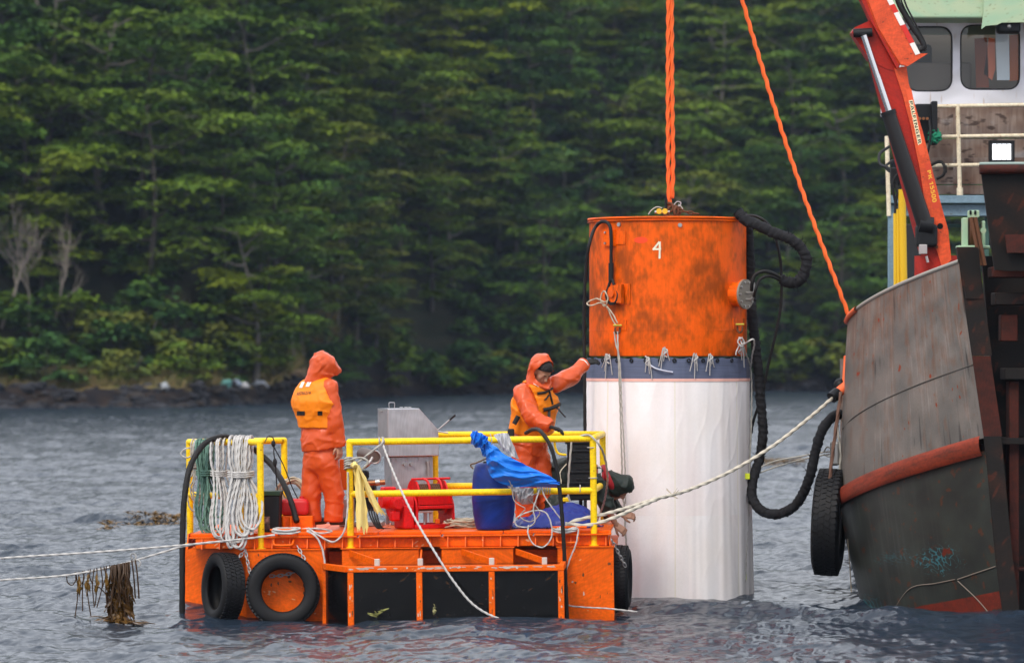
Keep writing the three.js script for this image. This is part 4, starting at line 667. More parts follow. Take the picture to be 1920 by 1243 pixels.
{ // heavy black cables
  single('black_cable', toW(rope([RL(341, 1200, -0.1), RL(341, 1100, -0.1), RL(342, 990, -0.15), RL(346, 925, -0.2), RL(357, 872, -0.3), RL(383, 832, -0.45), RL(415, 819, -0.6), RL(444, 827, -0.9), RL(475, 842, -1.2), RL(505, 868, -1.2), RL(530, 905, -0.9), RL(545, 940, -0.7), RL(556, 978, -0.55)], 0.031, { lobes: 6, per: 3, pitch: 0.2, depth: 0.12 })), blackWire, 'thick black cable bent over the railing beside the hanging rope coils', 'cable');
  single('black_cable', toW(rope([RL(986, 812, -0.9), RL(1000, 805, -0.5), RL(1017, 812, 0.0), RL(1032, 836, 0.08), RL(1044, 880, 0.1), RL(1052, 945, 0.1), RL(1057, 1015, 0.1), RL(1060, 1080, 0.09), RL(1063, 1150, 0.09), RL(1064, 1210, 0.09)], 0.021, { lobes: 6, per: 3, pitch: 0.14, depth: 0.16 })), blackWire, 'black wire cable hanging down the raft front near the corner post', 'cable');
  single('hanging_cable', toW([tube([RL(496, 829, -0.4), RL(503, 818, -0.5), RL(512, 822, -0.55), RL(513, 850, -0.55), RL(516, 872, -0.55), RL(518, 905, -0.6), RL(522, 940, -0.6)], 0.006, 6), tube([RL(513, 838, -0.55), RL(530, 870, -0.6), RL(548, 915, -0.7), RL(558, 935, -0.75)], 0.006, 6), new THREE.SphereGeometry(0.03, 12, 10).scale(0.7, 1.5, 0.7).translate(RL(515, 867, -0.55).x, RL(515, 867, -0.55).y, -0.55), new THREE.SphereGeometry(0.022, 12, 8).scale(1, 1.6, 1).translate(RL(512, 832, -0.55).x, RL(512, 832, -0.55).y, -0.55)]), cordMat, 'black cord with a bulb hanging from the short end of the railing', 'cord');
}
{ // loose lines in the corner
  const loop = (pts, r, m, label) => single('loose_line', toW(rope(pts, r)), m, label, 'rope');
  loop([RL(1015, 914, 0.02), RL(1022, 932, 0.04), RL(1040, 958, 0.05), RL(1052, 974, 0.04)], 0.008, whiteRope, 'short white line from the middle rail down to the black cable');
  loop([RL(1012, 916, 0.03), RL(1006, 935, 0.05), RL(1000, 955, 0.05), RL(1003, 978, 0.04), RL(990, 988, 0.0), RL(968, 985, 0.0), RL(966, 975, 0.0), RL(985, 962, 0.02), RL(1010, 957, 0.03), RL(1024, 962, 0.05), RL(1034, 985, 0.06), RL(1033, 1010, 0.07), RL(1018, 1026, 0.07), RL(1000, 1020, 0.07), RL(990, 1000, 0.06), RL(991, 985, 0.02)], 0.0085, whiteRope, 'white line looped over the deck edge beside the blue barrel');
  loop([RL(1085, 992, 0.02), RL(1080, 1020, 0.05), RL(1068, 1050, 0.05), RL(1058, 1085, 0.06), RL(1056, 1115, 0.06), RL(1066, 1134, 0.08), RL(1090, 1138, 0.1), RL(1140, 1141, 0.12), RL(1195, 1147, 0.15)], 0.009, whiteRope, 'white line dropping from the cleat down the orange face into the water');
  loop([RL(985, 955, -0.1), RL(975, 968, -0.1), RL(995, 978, -0.08), RL(1012, 962, -0.06), RL(1000, 944, -0.05), RL(990, 935, -0.02), RL(1013, 922, 0.0)], 0.007, greyRope, 'tangled grey line below the grey tarpaulin lining');
  loop([RL(1086, 818, -0.1), RL(1105, 816, -0.05), RL(1122, 832, 0.0), RL(1134, 858, -0.2), RL(1139, 890, -0.4), RL(1137, 920, -0.8), RL(1130, 950, -1.2), RL(1120, 975, -1.4)], 0.012, greyRope, 'grey hose arching over the corner post of the railing');
  loop([RL(1072, 826, -0.95), RL(1069, 860, -0.94), RL(1066, 900, -0.94), RL(1066, 930, -0.94), RL(1074, 955, -0.94), RL(1078, 972, -0.9)], 0.012, greyRope, 'pale rope hanging down the face of the black crate');
  loop([RL(1062, 870, -0.9), RL(1050, 888, -0.6), RL(1052, 905, -0.5), RL(1040, 915, -0.3), RL(1030, 925, -0.2)], 0.007, tanRope, 'tan cord from the crate to the middle rail');
  const k = []; for (let i = 0; i < 6; i++) { const a = RL(1008 + i * 4.5, 918, -0.1); k.push(rope([V(a.x, a.y + 0.04, a.z), V(a.x + 0.004, a.y, a.z + 0.046), V(a.x, a.y - 0.045, a.z), V(a.x, a.y, a.z - 0.045)], 0.008, { closed: true })); } single('rope_lashing', toW(k), whiteRope, 'white rope turns lashed on the middle rail beside the tarpaulin', 'rope');
  const ties = []; for (const [px, py] of [[1109, 839], [1112, 896]]) { const a = RL(px, py, -0.1); ties.push(new THREE.TorusGeometry(0.04, 0.005, 6, 20).rotateX(Math.PI / 2).translate(a.x, a.y, a.z)); } { const a = RL(1088, 917, -0.1); ties.push(new THREE.TorusGeometry(0.04, 0.005, 6, 20).rotateY(Math.PI / 2).translate(a.x, a.y, a.z)); }
  single('cable_ties', toW(ties), whiteRope, 'pale cable ties on the corner post of the railing', 'cable tie');
}
// ---------------------------------------------------------------- people
const skinMat = std({ color: lin(0.38, 0.20, 0.13), roughness: 0.55 }), hairMat = std({ color: lin(0.010, 0.009, 0.009), roughness: 0.6 });
const oilskin = std({ color: lin(0.57, 0.075, 0.012), roughness: 0.36, specularIntensity: 0.75 }), oilskinPale = oilskin;
const vestMat = std({ color: lin(0.82, 0.215, 0.003), roughness: 0.55 }), vestDeep = vestMat;
const strapMat = std({ color: lin(0.015, 0.015, 0.016), roughness: 0.7 }), tapeMat = std({ color: lin(0.70, 0.67, 0.62), roughness: 0.4 });
const bootRubber = std({ color: lin(0.035, 0.04, 0.035), roughness: 0.5 }), gloveMat = std({ color: lin(0.012, 0.012, 0.012), roughness: 0.7 }), darkGreen = std({ color: lin(0.016, 0.024, 0.019), roughness: 0.5 }), redTrim = std({ color: lin(0.38, 0.02, 0.025), roughness: 0.5 });
const folds = (x, y, z, s) => 0.008 * N3(x * 3.2 + s, y * 2.6, z * 3.2) + 0.011 * Math.pow(1 - Math.abs(N3(x * 3.2 + y * 3 + s, y * 4 - x * 2, z * 3.2 + s)), 4) * -1 + 0.006 * Math.pow(1 - Math.abs(N3(x * 6 - y * 4 + s, y * 6 + z * 2, z * 6 + s + 4)), 4) + 0.0022 * N3(x * 11, y * 8 + s, z * 11);
const bounds = (pts, r) => { const b = new THREE.Box3().setFromPoints(pts); b.expandByScalar(r); return [b.min, b.max]; };
function flat(p, n, ax, ay, az, right, up, fwd) { return (x, y, z) => { const v = V(x - p.x, y - p.y, z - p.z), a = v.dot(right) / ax, b = v.dot(up) / ay, c = v.dot(fwd) / az, k = Math.sqrt(a * a + b * b + c * c); return (k - 1) * Math.min(ax, ay, az); }; }
// tapered section along a spine, wider than deep
function slab(a, b, ra, rb, right, wide) { const ax = b.clone().sub(a), L2 = ax.lengthSq(); return (x, y, z) => { const px = x - a.x, py = y - a.y, pz = z - a.z, t = clamp((px * ax.x + py * ax.y + pz * ax.z) / L2), ex = px - ax.x * t, ey = py - ax.y * t, ez = pz - ax.z * t, r = lerp(ra, rb, t), s = ex * right.x + ey * right.y + ez * right.z, k = s * (1 - 1 / wide); const fx = ex - right.x * k, fy = ey - right.y * k, fz = ez - right.z * k; return Math.sqrt(fx * fx + fy * fy + fz * fz) - r; }; }
function headField(c, up, fwd, s = 1) { // skull, jaw, brow, nose, ears
  const right = fwd.clone().cross(up).normalize(), at = (r, u, f) => c.clone().addScaledVector(right, r * s).addScaledVector(up, u * s).addScaledVector(fwd, f * s);
  const fs = [cap(at(0, 0.035, -0.02), at(0, 0.03, 0.005), 0.083 * s, 0.08 * s), cap(at(0, -0.03, 0.03), at(0, -0.085, 0.05), 0.06 * s, 0.036 * s), cap(at(0, 0.0, 0.088), at(0, -0.028, 0.105), 0.011 * s, 0.017 * s), cap(at(-0.035, 0.018, 0.073), at(0.035, 0.018, 0.073), 0.014 * s, 0.014 * s), cap(at(-0.02, -0.058, 0.078), at(0.02, -0.058, 0.078), 0.010 * s, 0.010 * s)];
  for (const k of [-1, 1]) fs.push(cap(at(k * 0.078, 0.01, -0.01), at(k * 0.082, -0.03, -0.005), 0.014 * s, 0.010 * s), cap(at(k * 0.045, -0.02, 0.055), at(k * 0.04, -0.04, 0.055), 0.022 * s, 0.02 * s));
  const base = blend(fs, 0.022 * s), eyes = [-1, 1].map(k => cap(at(k * 0.032, 0.0, 0.088), at(k * 0.032, 0.0, 0.09), 0.012 * s, 0.012 * s)), mouth = cap(at(-0.02, -0.058, 0.09), at(0.02, -0.058, 0.09), 0.003, 0.003);
  return (x, y, z) => Math.max(base(x, y, z), 0.006 - Math.min(eyes[0](x, y, z), eyes[1](x, y, z)) - 0.006, -mouth(x, y, z));
}
// hand: palm and five bent fingers. dir: wrist to knuckles, nrm: back of the hand
function handFields(w, dir, nrm, curl, side, spread = 0.006) {
  const across = dir.clone().cross(nrm).normalize().multiplyScalar(side), fs = [], at = (a, b, c) => w.clone().addScaledVector(dir, a).addScaledVector(across, b).addScaledVector(nrm, c), pts = [];
  for (const b of [-0.028, -0.009, 0.01, 0.029]) fs.push(cap(at(0.0, b * 0.7, 0), at(0.085, b, 0), 0.017, 0.0135));
  const len = [0.062, 0.078, 0.084, 0.074];
  [-0.03, -0.0105, 0.0105, 0.031].forEach((b, i) => { let p = at(0.088, b, 0), a = curl * 0.5; for (let k = 0; k < 3; k++) { const l = len[i] * [0.45, 0.32, 0.23][k], d = dir.clone().multiplyScalar(Math.cos(a)).addScaledVector(nrm, -Math.sin(a)).addScaledVector(across, (b > 0 ? 1 : -1) * spread); const q = p.clone().addScaledVector(d, l); fs.push(cap(p, q, 0.0098 - k * 0.0008, 0.009 - k * 0.0008)); pts.push(q); p = q; a += curl * 0.75; } });
  let p = at(0.02, 0.03, -0.005), q = at(0.055, 0.058, -0.018), e = q.clone().addScaledVector(dir, 0.03).addScaledVector(nrm, -0.02 * curl).addScaledVector(across, 0.004); fs.push(cap(p, q, 0.014, 0.012), cap(q, e, 0.011, 0.009)); pts.push(e, q, at(0, 0, 0), at(0.09, 0, 0));
  return { f: blend(fs, 0.006), pts };
}
const handGeo = h => field(h.f, ...bounds(h.pts, 0.05), 0.0045);

{ // the man standing, back half turned
  const z = -0.85, q = (px, py, dz = 0) => RW(px, py, z + dz), f = V(0.72, 0, -0.69).normalize(), right = V(-f.z, 0, f.x).normalize();
  const foot = q(602, 985), hip = q(601, 866), chest = q(592, 752), neck = q(594, 716), head = q(606, 690), up = V(0, 1, 0);
  const t = thing('person', 'person in orange oilskins and hooded life vest standing with back turned on the raft', 'person', V(foot.x, RW(602, 985, z).y, foot.z));
  const deckY = y => y, sh = (k) => neck.clone().addScaledVector(right, 0.19 * k).add(V(0, -0.06, 0));
  const kneeR = q(620, 925).addScaledVector(right, 0.05), kneeL = q(588, 925).addScaledVector(right, -0.05), ankR = q(622, 972).addScaledVector(right, 0.03), ankL = q(590, 972).addScaledVector(right, -0.05), hipR = hip.clone().addScaledVector(right, 0.09), hipL = hip.clone().addScaledVector(right, -0.09);
  const shR = sh(1), shL = sh(-1), elR = q(629, 794).add(V(0, 0, 0.16)), wrR = q(636, 836).add(V(0, 0, 0.14)), elL = shL.clone().add(V(0.02, -0.3, -0.02)).addScaledVector(f, 0.05), wrL = elL.clone().addScaledVector(f, 0.16).add(V(0, -0.18, 0));
  const headUp = up.clone().addScaledVector(f, 0.5).normalize(), headF = f.clone().addScaledVector(up, -0.5).normalize();
  // body: one mesh
  const bodyF = blend([headField(head, headUp, headF), cap(neck, head, 0.055, 0.06), slab(hip, chest, 0.11, 0.12, right, 1.35), slab(chest, neck, 0.12, 0.06, right, 1.4), cap(hipR, kneeR, 0.08, 0.055), cap(kneeR, ankR, 0.055, 0.04), cap(hipL, kneeL, 0.08, 0.055), cap(kneeL, ankL, 0.055, 0.04), cap(shR, elR, 0.05, 0.04), cap(elR, wrR, 0.04, 0.028), cap(shL, elL, 0.05, 0.04), cap(elL, wrL, 0.04, 0.028)], 0.03);
  const hr = handFields(wrR.clone().add(V(0, 0.01, 0)), V(0.12, -0.98, 0.05).normalize(), V(0.75, 0.1, 0.6).normalize(), 0.75, 1), hl = handFields(wrL, V(0.3, -0.9, -0.2).normalize(), V(-0.6, 0, -0.7).normalize(), 0.7, -1);
  part(t, 'body', [field(bodyF, ...bounds([head, hip, kneeR, kneeL, ankR, ankL, shR, shL, elR, elL, wrR, wrL], 0.16), 0.016), handGeo(hr), handGeo(hl)], skinMat);
  // trousers with boots
  const tr = blend([cap(hipR, kneeR, 0.120, 0.098), cap(kneeR, ankR, 0.098, 0.094), cap(hipL, kneeL, 0.120, 0.098), cap(kneeL, ankL, 0.098, 0.094), slab(hip, hip.clone().add(V(0, 0.12, 0)), 0.15, 0.15, right, 1.25)], 0.03), yB = ankR.y - 0.035;
  part(t, 'trousers', field((x, y, zz) => Math.max(tr(x, y, zz) + 0.85 * folds(x, y, zz, 3) , yB - y), ...bounds([hip, kneeR, kneeL, ankR, ankL], 0.24), 0.012), oilskin);
  const sole = RW(602, 985, z).y; for (const a of [ankR, ankL]) { const bf = blend([cap(a, V(a.x, sole + 0.05, a.z), 0.055, 0.05), cap(V(a.x, sole + 0.042, a.z), V(a.x, sole + 0.042, a.z).addScaledVector(f, 0.17), 0.046, 0.038)], 0.02); part(t, 'boot', field((x, y, zz) => Math.max(bf(x, y, zz), sole + 0.003 - y), ...bounds([a, V(a.x, sole, a.z).addScaledVector(f, 0.17)], 0.08), 0.009), bootRubber); }
  // jacket
  const waist = q(600, 828), hem = q(600, 862);
  const trunk = blend([slab(hem, waist, 0.165, 0.150, right, 1.3), slab(waist, chest, 0.150, 0.150, right, 1.38), slab(chest, neck.clone().add(V(0, -0.07, 0)), 0.152, 0.085, right, 1.7), cap(shR.clone().addScaledVector(right, -0.08).add(V(0, -0.02, 0)), shL.clone().addScaledVector(right, 0.06).add(V(0, -0.03, 0)), 0.08, 0.085)], 0.08);
  const armsF = blend([cap(shR, elR, 0.092, 0.078), cap(elR, wrR, 0.078, 0.064), cap(shL.clone().addScaledVector(f, 0.05), elL, 0.075, 0.075), cap(elL, wrL, 0.078, 0.062)], 0.02), endR = wrR.clone(), dR = wrR.clone().sub(elR).normalize(), hemY = hem.y;
  const jk = (x, y, zz) => { let d = smin(trunk(x, y, zz), armsF(x, y, zz), 0.025) + folds(x, y, zz, 8) * 1.0; d = Math.max(d, (x - endR.x) * dR.x + (y - endR.y) * dR.y + (zz - endR.z) * dR.z - 0.01); return Math.max(d, Math.min(hemY - y, armsF(x, y, zz) + 0.0)); };
  part(t, 'jacket', field(jk, ...bounds([hem, chest, neck, shR, shL, elR, elL, wrR, wrL], 0.24), 0.0125), oilskin);
  // hood
  const hoodF = blend([cap(head.clone().addScaledVector(headUp, 0.045).addScaledVector(headF, -0.03), head.clone().addScaledVector(headUp, 0.03).addScaledVector(headF, 0.045), 0.118, 0.112), cap(head.clone().addScaledVector(headF, -0.03), neck.clone().add(V(0, -0.01, 0)), 0.118, 0.122), cap(head.clone().addScaledVector(headUp, 0.02).addScaledVector(headF, 0.05), head.clone().addScaledVector(headF, 0.12).addScaledVector(headUp, 0.03), 0.11, 0.085)], 0.03);
  const opening = cap(head.clone().addScaledVector(headF, 0.10).addScaledVector(headUp, -0.015), head.clone().addScaledVector(headF, 0.3).addScaledVector(headUp, -0.02), 0.085, 0.09);
  part(t, 'hood', field((x, y, zz) => Math.max(hoodF(x, y, zz) + 1.3 * folds(x, y, zz, 15), -opening(x, y, zz)), ...bounds([head, neck, head.clone().addScaledVector(headF, 0.13)], 0.2), 0.011), oilskin);
  // life vest
  const vTop = neck.y - 0.0, vBot = q(600, 802).y, hole = blend([cap(shR.clone().add(V(0, -0.03, 0)).addScaledVector(right, 0.06).addScaledVector(f, 0.03), shR.clone().add(V(0, -0.18, 0)).addScaledVector(right, 0.07).addScaledVector(f, 0.05), 0.105, 0.10), cap(shL.clone().addScaledVector(right, -0.08).addScaledVector(f, 0.1), shL.clone().add(V(0, -0.16, 0)).addScaledVector(right, -0.09).addScaledVector(f, 0.1), 0.08, 0.08)], 0.02);
  const vf = (x, y, zz) => { const h = (y - vBot) / (vTop - vBot); let d = trunk(x, y, zz) - 0.024 + 0.7 * folds(x, y, zz, 21) - 0.010 * Math.sin(clamp(h) * 3.14); d = Math.max(d, vBot - y, y - vTop - 0.055); d = Math.max(d, -hole(x, y, zz) ); return d; };
  const vest = part(t, 'life_vest', field(vf, ...bounds([chest, neck, hip, shR, shL], 0.26), 0.0115), vestMat);
  // belt, tapes and print laid on the vest
  const onVest = (px, py) => { const o = camera.position.clone(), dd = P(px, py, 40).sub(o).normalize(); let s = 40; for (let i = 0; i < 160; i++) { const p = o.clone().addScaledVector(dd, s), v = vf(p.x, p.y, p.z); if (v < 0.0015) return p.addScaledVector(dd, -0.006); s += Math.max(0.0015, v * 0.7); if (s > 43) break; } return null; };
  const patch = (c, nu, nv, m, n, lab) => { const pos = [], uv = [], idx = []; let ok = true; for (let j = 0; j <= nv; j++) for (let i = 0; i <= nu; i++) { const u = i / nu, v = j / nv, x = lerp(lerp(c[0][0], c[1][0], u), lerp(c[3][0], c[2][0], u), v), y = lerp(lerp(c[0][1], c[1][1], u), lerp(c[3][1], c[2][1], u), v), p = onVest(x, y); if (!p) { ok = false; break; } pos.push(p.x, p.y, p.z); uv.push(u, v); } if (!ok) { console.log('patch missed', n); return; } for (let j = 0; j < nv; j++) for (let i = 0; i < nu; i++) { const a = j * (nu + 1) + i; idx.push(a, a + 1, a + nu + 1, a + 1, a + nu + 2, a + nu + 1); } const g = new THREE.BufferGeometry(); g.setAttribute('position', new THREE.Float32BufferAttribute(pos, 3)); g.setAttribute('uv', new THREE.Float32BufferAttribute(uv, 2)); g.setIndex(idx); g.computeVertexNormals(); part(vest, n, g, m, lab); };
  patch([[556, 779], [571, 779], [571, 771], [556, 771]], 6, 4, strapMat, 'belt'); patch([[595, 779], [604, 779], [604, 771], [595, 771]], 5, 4, strapMat, 'belt'); patch([[573, 779], [593, 779], [593, 771], [573, 771]], 6, 4, vestMat, 'belt');
  patch([[560, 727], [566, 727], [571, 716], [565, 716]], 4, 5, tapeMat, 'reflective_tape'); patch([[572, 725], [579, 725], [586, 711], [578, 711]], 4, 5, tapeMat, 'reflective_tape');
  const cv = document.createElement('canvas'); cv.width = 256; cv.height = 64; const g = cv.getContext('2d'); g.fillStyle = '#000'; g.fillRect(0, 0, 256, 64); g.fillStyle = '#fff'; g.font = 'bold 44px sans-serif'; g.textAlign = 'center'; g.textBaseline = 'middle'; g.fillText('AUSTRALIS 04', 128, 34, 248); const am = new THREE.CanvasTexture(cv);
  patch([[555, 744], [583, 741], [582, 730], [555, 732]], 14, 5, new THREE.MeshStandardMaterial({ color: lin(0.10, 0.035, 0.01), alphaMap: am, transparent: true, roughness: 0.7, side: THREE.DoubleSide }), 'printed_lettering', 'dark lettering across the vest back');
}
{ // the man leaning out to the drum
  const z = -1.55, q = (px, py, dz = 0) => RW(px, py, z + dz), f = V(0.70, 0, 0.71).normalize(), right = V(-f.z, 0, f.x).normalize(), up = V(0, 1, 0);
  const hip = q(992, 842), chest = q(1004, 757, 0.12), neck = q(1008, 722, 0.2), head = q(1016, 697, 0.26), foot = q(1000, 978);
  const t = thing('person', 'person in orange oilskins leaning out with one arm on the drum', 'person', foot);
  const spine = neck.clone().sub(hip).normalize(), headF = f.clone().addScaledVector(up, -0.95).normalize(), headUp = up.clone().addScaledVector(f, 0.95).normalize();
  const shR = q(979, 738, 0.28), shL = q(1042, 722, 0.06), elR = q(998, 783, 0.42), wrR = q(1032, 800, 0.5), elL = q(1075, 703, -0.12), wrL = q(1097, 680, -0.25);
  const hipR = hip.clone().addScaledVector(right, 0.09), hipL = hip.clone().addScaledVector(right, -0.09), kR = q(985, 912, 0.1), kL = q(1022, 912, -0.05), aR = q(985, 966, 0.02), aL = q(1024, 966, -0.1);
  const hr = handFields(wrR, V(0.92, -0.28, 0.25).normalize(), V(0.25, 0.95, 0.1).normalize(), 0.55, -1), hl = handFields(wrL, V(0.96, 0.15, -0.2).normalize(), V(-0.1, 0.75, 0.65).normalize(), 0.5, -1);
  const hf = headField(head, headUp, headF);
  const bodyF = blend([cap(neck, head, 0.055, 0.06), slab(hip, chest, 0.11, 0.12, right, 1.35), slab(chest, neck, 0.12, 0.06, right, 1.4), cap(hipR, kR, 0.08, 0.055), cap(kR, aR, 0.055, 0.04), cap(hipL, kL, 0.08, 0.055), cap(kL, aL, 0.055, 0.04), cap(shR, elR, 0.05, 0.04), cap(elR, wrR, 0.04, 0.028), cap(shL, elL, 0.05, 0.04), cap(elL, wrL, 0.04, 0.028)], 0.03);
  part(t, 'body', [field(bodyF, ...bounds([neck, hip, kR, kL, aR, aL, shR, shL, elR, elL, wrR, wrL], 0.16), 0.016), field((x, y, zz) => smin(hf(x, y, zz), cap(neck, head, 0.055, 0.06)(x, y, zz), 0.02), ...bounds([head], 0.16), 0.005)], skinMat);
  part(t, 'glove', handGeo(hr), gloveMat); part(t, 'glove', handGeo(hl), gloveMat);
  { const hc = head.clone().addScaledVector(headUp, 0.05).addScaledVector(headF, -0.02), capF = blend([cap(hc, hc.clone().addScaledVector(headF, 0.03), 0.088, 0.082), cap(head.clone().addScaledVector(headF, -0.05), head.clone().addScaledVector(headF, -0.05).addScaledVector(headUp, -0.03), 0.07, 0.065)], 0.02); const cut = (x, y, zz) => { const v = V(x - head.x, y - head.y, zz - head.z); return Math.min(v.dot(headF) - 0.06 - 0.25 * (v.dot(headUp) - 0.04), 9) ; }; part(t, 'hair', field((x, y, zz) => { const v = V(x - head.x, y - head.y, zz - head.z), u = v.dot(headUp), ff = v.dot(headF); return Math.max(capF(x, y, zz) - 0.004 + 0.004 * N3(x * 60, y * 60, zz * 60), 0.035 + 0.45 * Math.max(0, ff) - u - 0.9 * Math.max(0, -ff)); }, ...bounds([head], 0.16), 0.005), hairMat); for (const k of [-1, 1]) { const e = head.clone().addScaledVector(headF, 0.094).addScaledVector(headUp, 0.022), s = headF.clone().cross(headUp).normalize(); part(t, 'eyebrow', bar(e.clone().addScaledVector(s, k * 0.015), e.clone().addScaledVector(s, k * 0.045).addScaledVector(headF, -0.012), 0.005, 6), hairMat); } }
  const tr = blend([cap(hipR, kR, 0.125, 0.105), cap(kR, aR, 0.105, 0.1), cap(hipL, kL, 0.125, 0.105), cap(kL, aL, 0.105, 0.1), slab(hip, hip.clone().add(V(0, 0.12, 0)), 0.15, 0.15, right, 1.25)], 0.03);
  part(t, 'trousers', field((x, y, zz) => Math.max(tr(x, y, zz) + 1.1 * folds(x, y, zz, 33), aR.y - 0.03 - y), ...bounds([hip, kR, kL, aR, aL], 0.24), 0.013), oilskinPale);
  for (const a of [aR, aL]) { const s = foot.y, bf = blend([cap(a, V(a.x, s + 0.05, a.z), 0.055, 0.05), cap(V(a.x, s + 0.042, a.z), V(a.x, s + 0.042, a.z).addScaledVector(f, 0.17), 0.046, 0.038)], 0.02); part(t, 'boot', field((x, y, zz) => Math.max(bf(x, y, zz), s + 0.003 - y), ...bounds([a, V(a.x, s, a.z).addScaledVector(f, 0.17)], 0.08), 0.01), bootRubber); }
  const hem = hip.clone().add(V(0, 0.02, 0)), trunk = blend([slab(hem, chest, 0.165, 0.16, right, 1.32), slab(chest, neck.clone().addScaledVector(spine, -0.04), 0.16, 0.10, right, 1.5)], 0.05);
  const dR = wrR.clone().sub(elR).normalize(), dL = wrL.clone().sub(elL).normalize(), arms = blend([cap(shR, elR, 0.098, 0.085), cap(elR, wrR, 0.085, 0.064), cap(shL, elL, 0.095, 0.082), cap(elL, wrL, 0.082, 0.056)], 0.025);
  part(t, 'jacket', field((x, y, zz) => { let d = smin(trunk(x, y, zz), arms(x, y, zz), 0.03) + 1.3 * folds(x, y, zz, 41); d = Math.max(d, (x - wrR.x) * dR.x + (y - wrR.y) * dR.y + (zz - wrR.z) * dR.z - 0.005); return Math.max(d, (x - wrL.x) * dL.x + (y - wrL.y) * dL.y + (zz - wrL.z) * dL.z - 0.005); }, ...bounds([hem, chest, neck, shR, shL, elR, elL, wrR, wrL], 0.22), 0.0125), oilskinPale);
  for (const [w, dd] of [[wrR, dR], [wrL, dL]]) { const g = new THREE.TorusGeometry(0.058, 0.009, 8, 24); g.applyQuaternion(new THREE.Quaternion().setFromUnitVectors(V(0, 0, 1), dd)); g.translate(w.x - dd.x * 0.03, w.y - dd.y * 0.03, w.z - dd.z * 0.03); part(t, 'cuff_band', g, tapeMat); }
  // hood pushed round the head
  const hb = head.clone().addScaledVector(headF, -0.05).addScaledVector(headUp, 0.03), hoodF = blend([cap(hb, head.clone().addScaledVector(headF, -0.02).addScaledVector(headUp, 0.03), 0.122, 0.122), cap(hb, neck, 0.12, 0.12), cap(neck, neck.clone().addScaledVector(f, 0.05), 0.115, 0.1)], 0.03), face = cap(head.clone().addScaledVector(headF, 0.055).addScaledVector(headUp, 0.035), head.clone().addScaledVector(headF, 0.3).addScaledVector(headUp, 0.16), 0.122, 0.22), innerH = blend([headField(head, headUp, headF, 1.12)], 0.01);
  part(t, 'hood', field((x, y, zz) => Math.max(hoodF(x, y, zz) + 1.4 * folds(x, y, zz, 51), -face(x, y, zz), -innerH(x, y, zz)), ...bounds([head, neck, hb], 0.2), 0.009), oilskinPale);
  const vA = hip.clone().addScaledVector(spine, 0.2), hole = blend([cap(shR, shR.clone().addScaledVector(right, 0.15).add(V(0, -0.05, 0)), 0.125, 0.13), cap(shL, shL.clone().addScaledVector(right, -0.2), 0.115, 0.12), cap(shR, elR, 0.108, 0.1)], 0.02);
  const nb = neck.clone().addScaledVector(spine, 0.03), vf = (x, y, zz) => { let d = trunk(x, y, zz) - 0.034 + 0.7 * folds(x, y, zz, 61); const s = (x - vA.x) * spine.x + (y - vA.y) * spine.y + (zz - vA.z) * spine.z, n = (x - nb.x) * spine.x + (y - nb.y) * spine.y + (zz - nb.z) * spine.z; return Math.max(d, -s, n, -hole(x, y, zz)); };
  const vest = part(t, 'life_vest', field(vf, ...bounds([hip, chest, neck, shR, shL], 0.26), 0.0115), vestDeep);
  const onV = (px, py) => { const o = camera.position.clone(), dd = P(px, py, 40).sub(o).normalize(); let s = 40.5; for (let i = 0; i < 200; i++) { const p = o.clone().addScaledVector(dd, s), v = vf(p.x, p.y, p.z); if (v < 0.0015) return p.addScaledVector(dd, -0.008); s += Math.max(0.0015, v * 0.7); if (s > 43.5) break; } return null; };
  const strap = (pts, r, n = 'strap') => { const v = []; for (let i = 0; i < pts.length - 1; i++) for (let k = 0; k < 4; k++) { const p = onV(lerp(pts[i][0], pts[i + 1][0], k / 4), lerp(pts[i][1], pts[i + 1][1], k / 4)); if (p) v.push(p); } if (v.length > 2) part(vest, n, tube(v, r, 6), strapMat); else console.log('strap missed'); };
  strap([[1007, 738], [1022, 736], [1032, 730], [1048, 722]], 0.014); strap([[1030, 733], [1034, 748], [1037, 762]], 0.011); strap([[1018, 769], [1032, 766], [1046, 760], [1053, 756]], 0.02); 
  for (const [a, b] of [[[1044, 764], [1060, 782]], [[1030, 768], [1029, 787]], [[1030, 740], [1022, 750]]]) { const p = onV(...a) || onV(1035, 762); if (p) { const e = p.clone().add(V((b[0] - a[0]) * 42 / F, -(b[1] - a[1]) * 42 / F, 0.06)); part(vest, 'strap_end', beam(p, e, 0.03, 0.006, 0.002), strapMat); } }
  const tp = (a, b, w) => { const p = onV(...a), e = onV(...b); if (p && e) part(vest, 'reflective_tape', beam(p, e, w, 0.006, 0.002, V(0, 0, 1).cross(e.clone().sub(p)).normalize()), tapeMat); }; tp([994, 715], [1008, 724], 0.05); tp([1046, 738], [1052, 738], 0.07);
  part(t, 'belt_pouch', [bar(q(964, 795, 0.35), q(972, 780, 0.35), 0.026, 10), box(q(958, 812, 0.3).x, q(958, 812, 0.3).y, q(958, 812, 0.3).z, 0.07, 0.09, 0.06, 0.015)], strapMat);
}
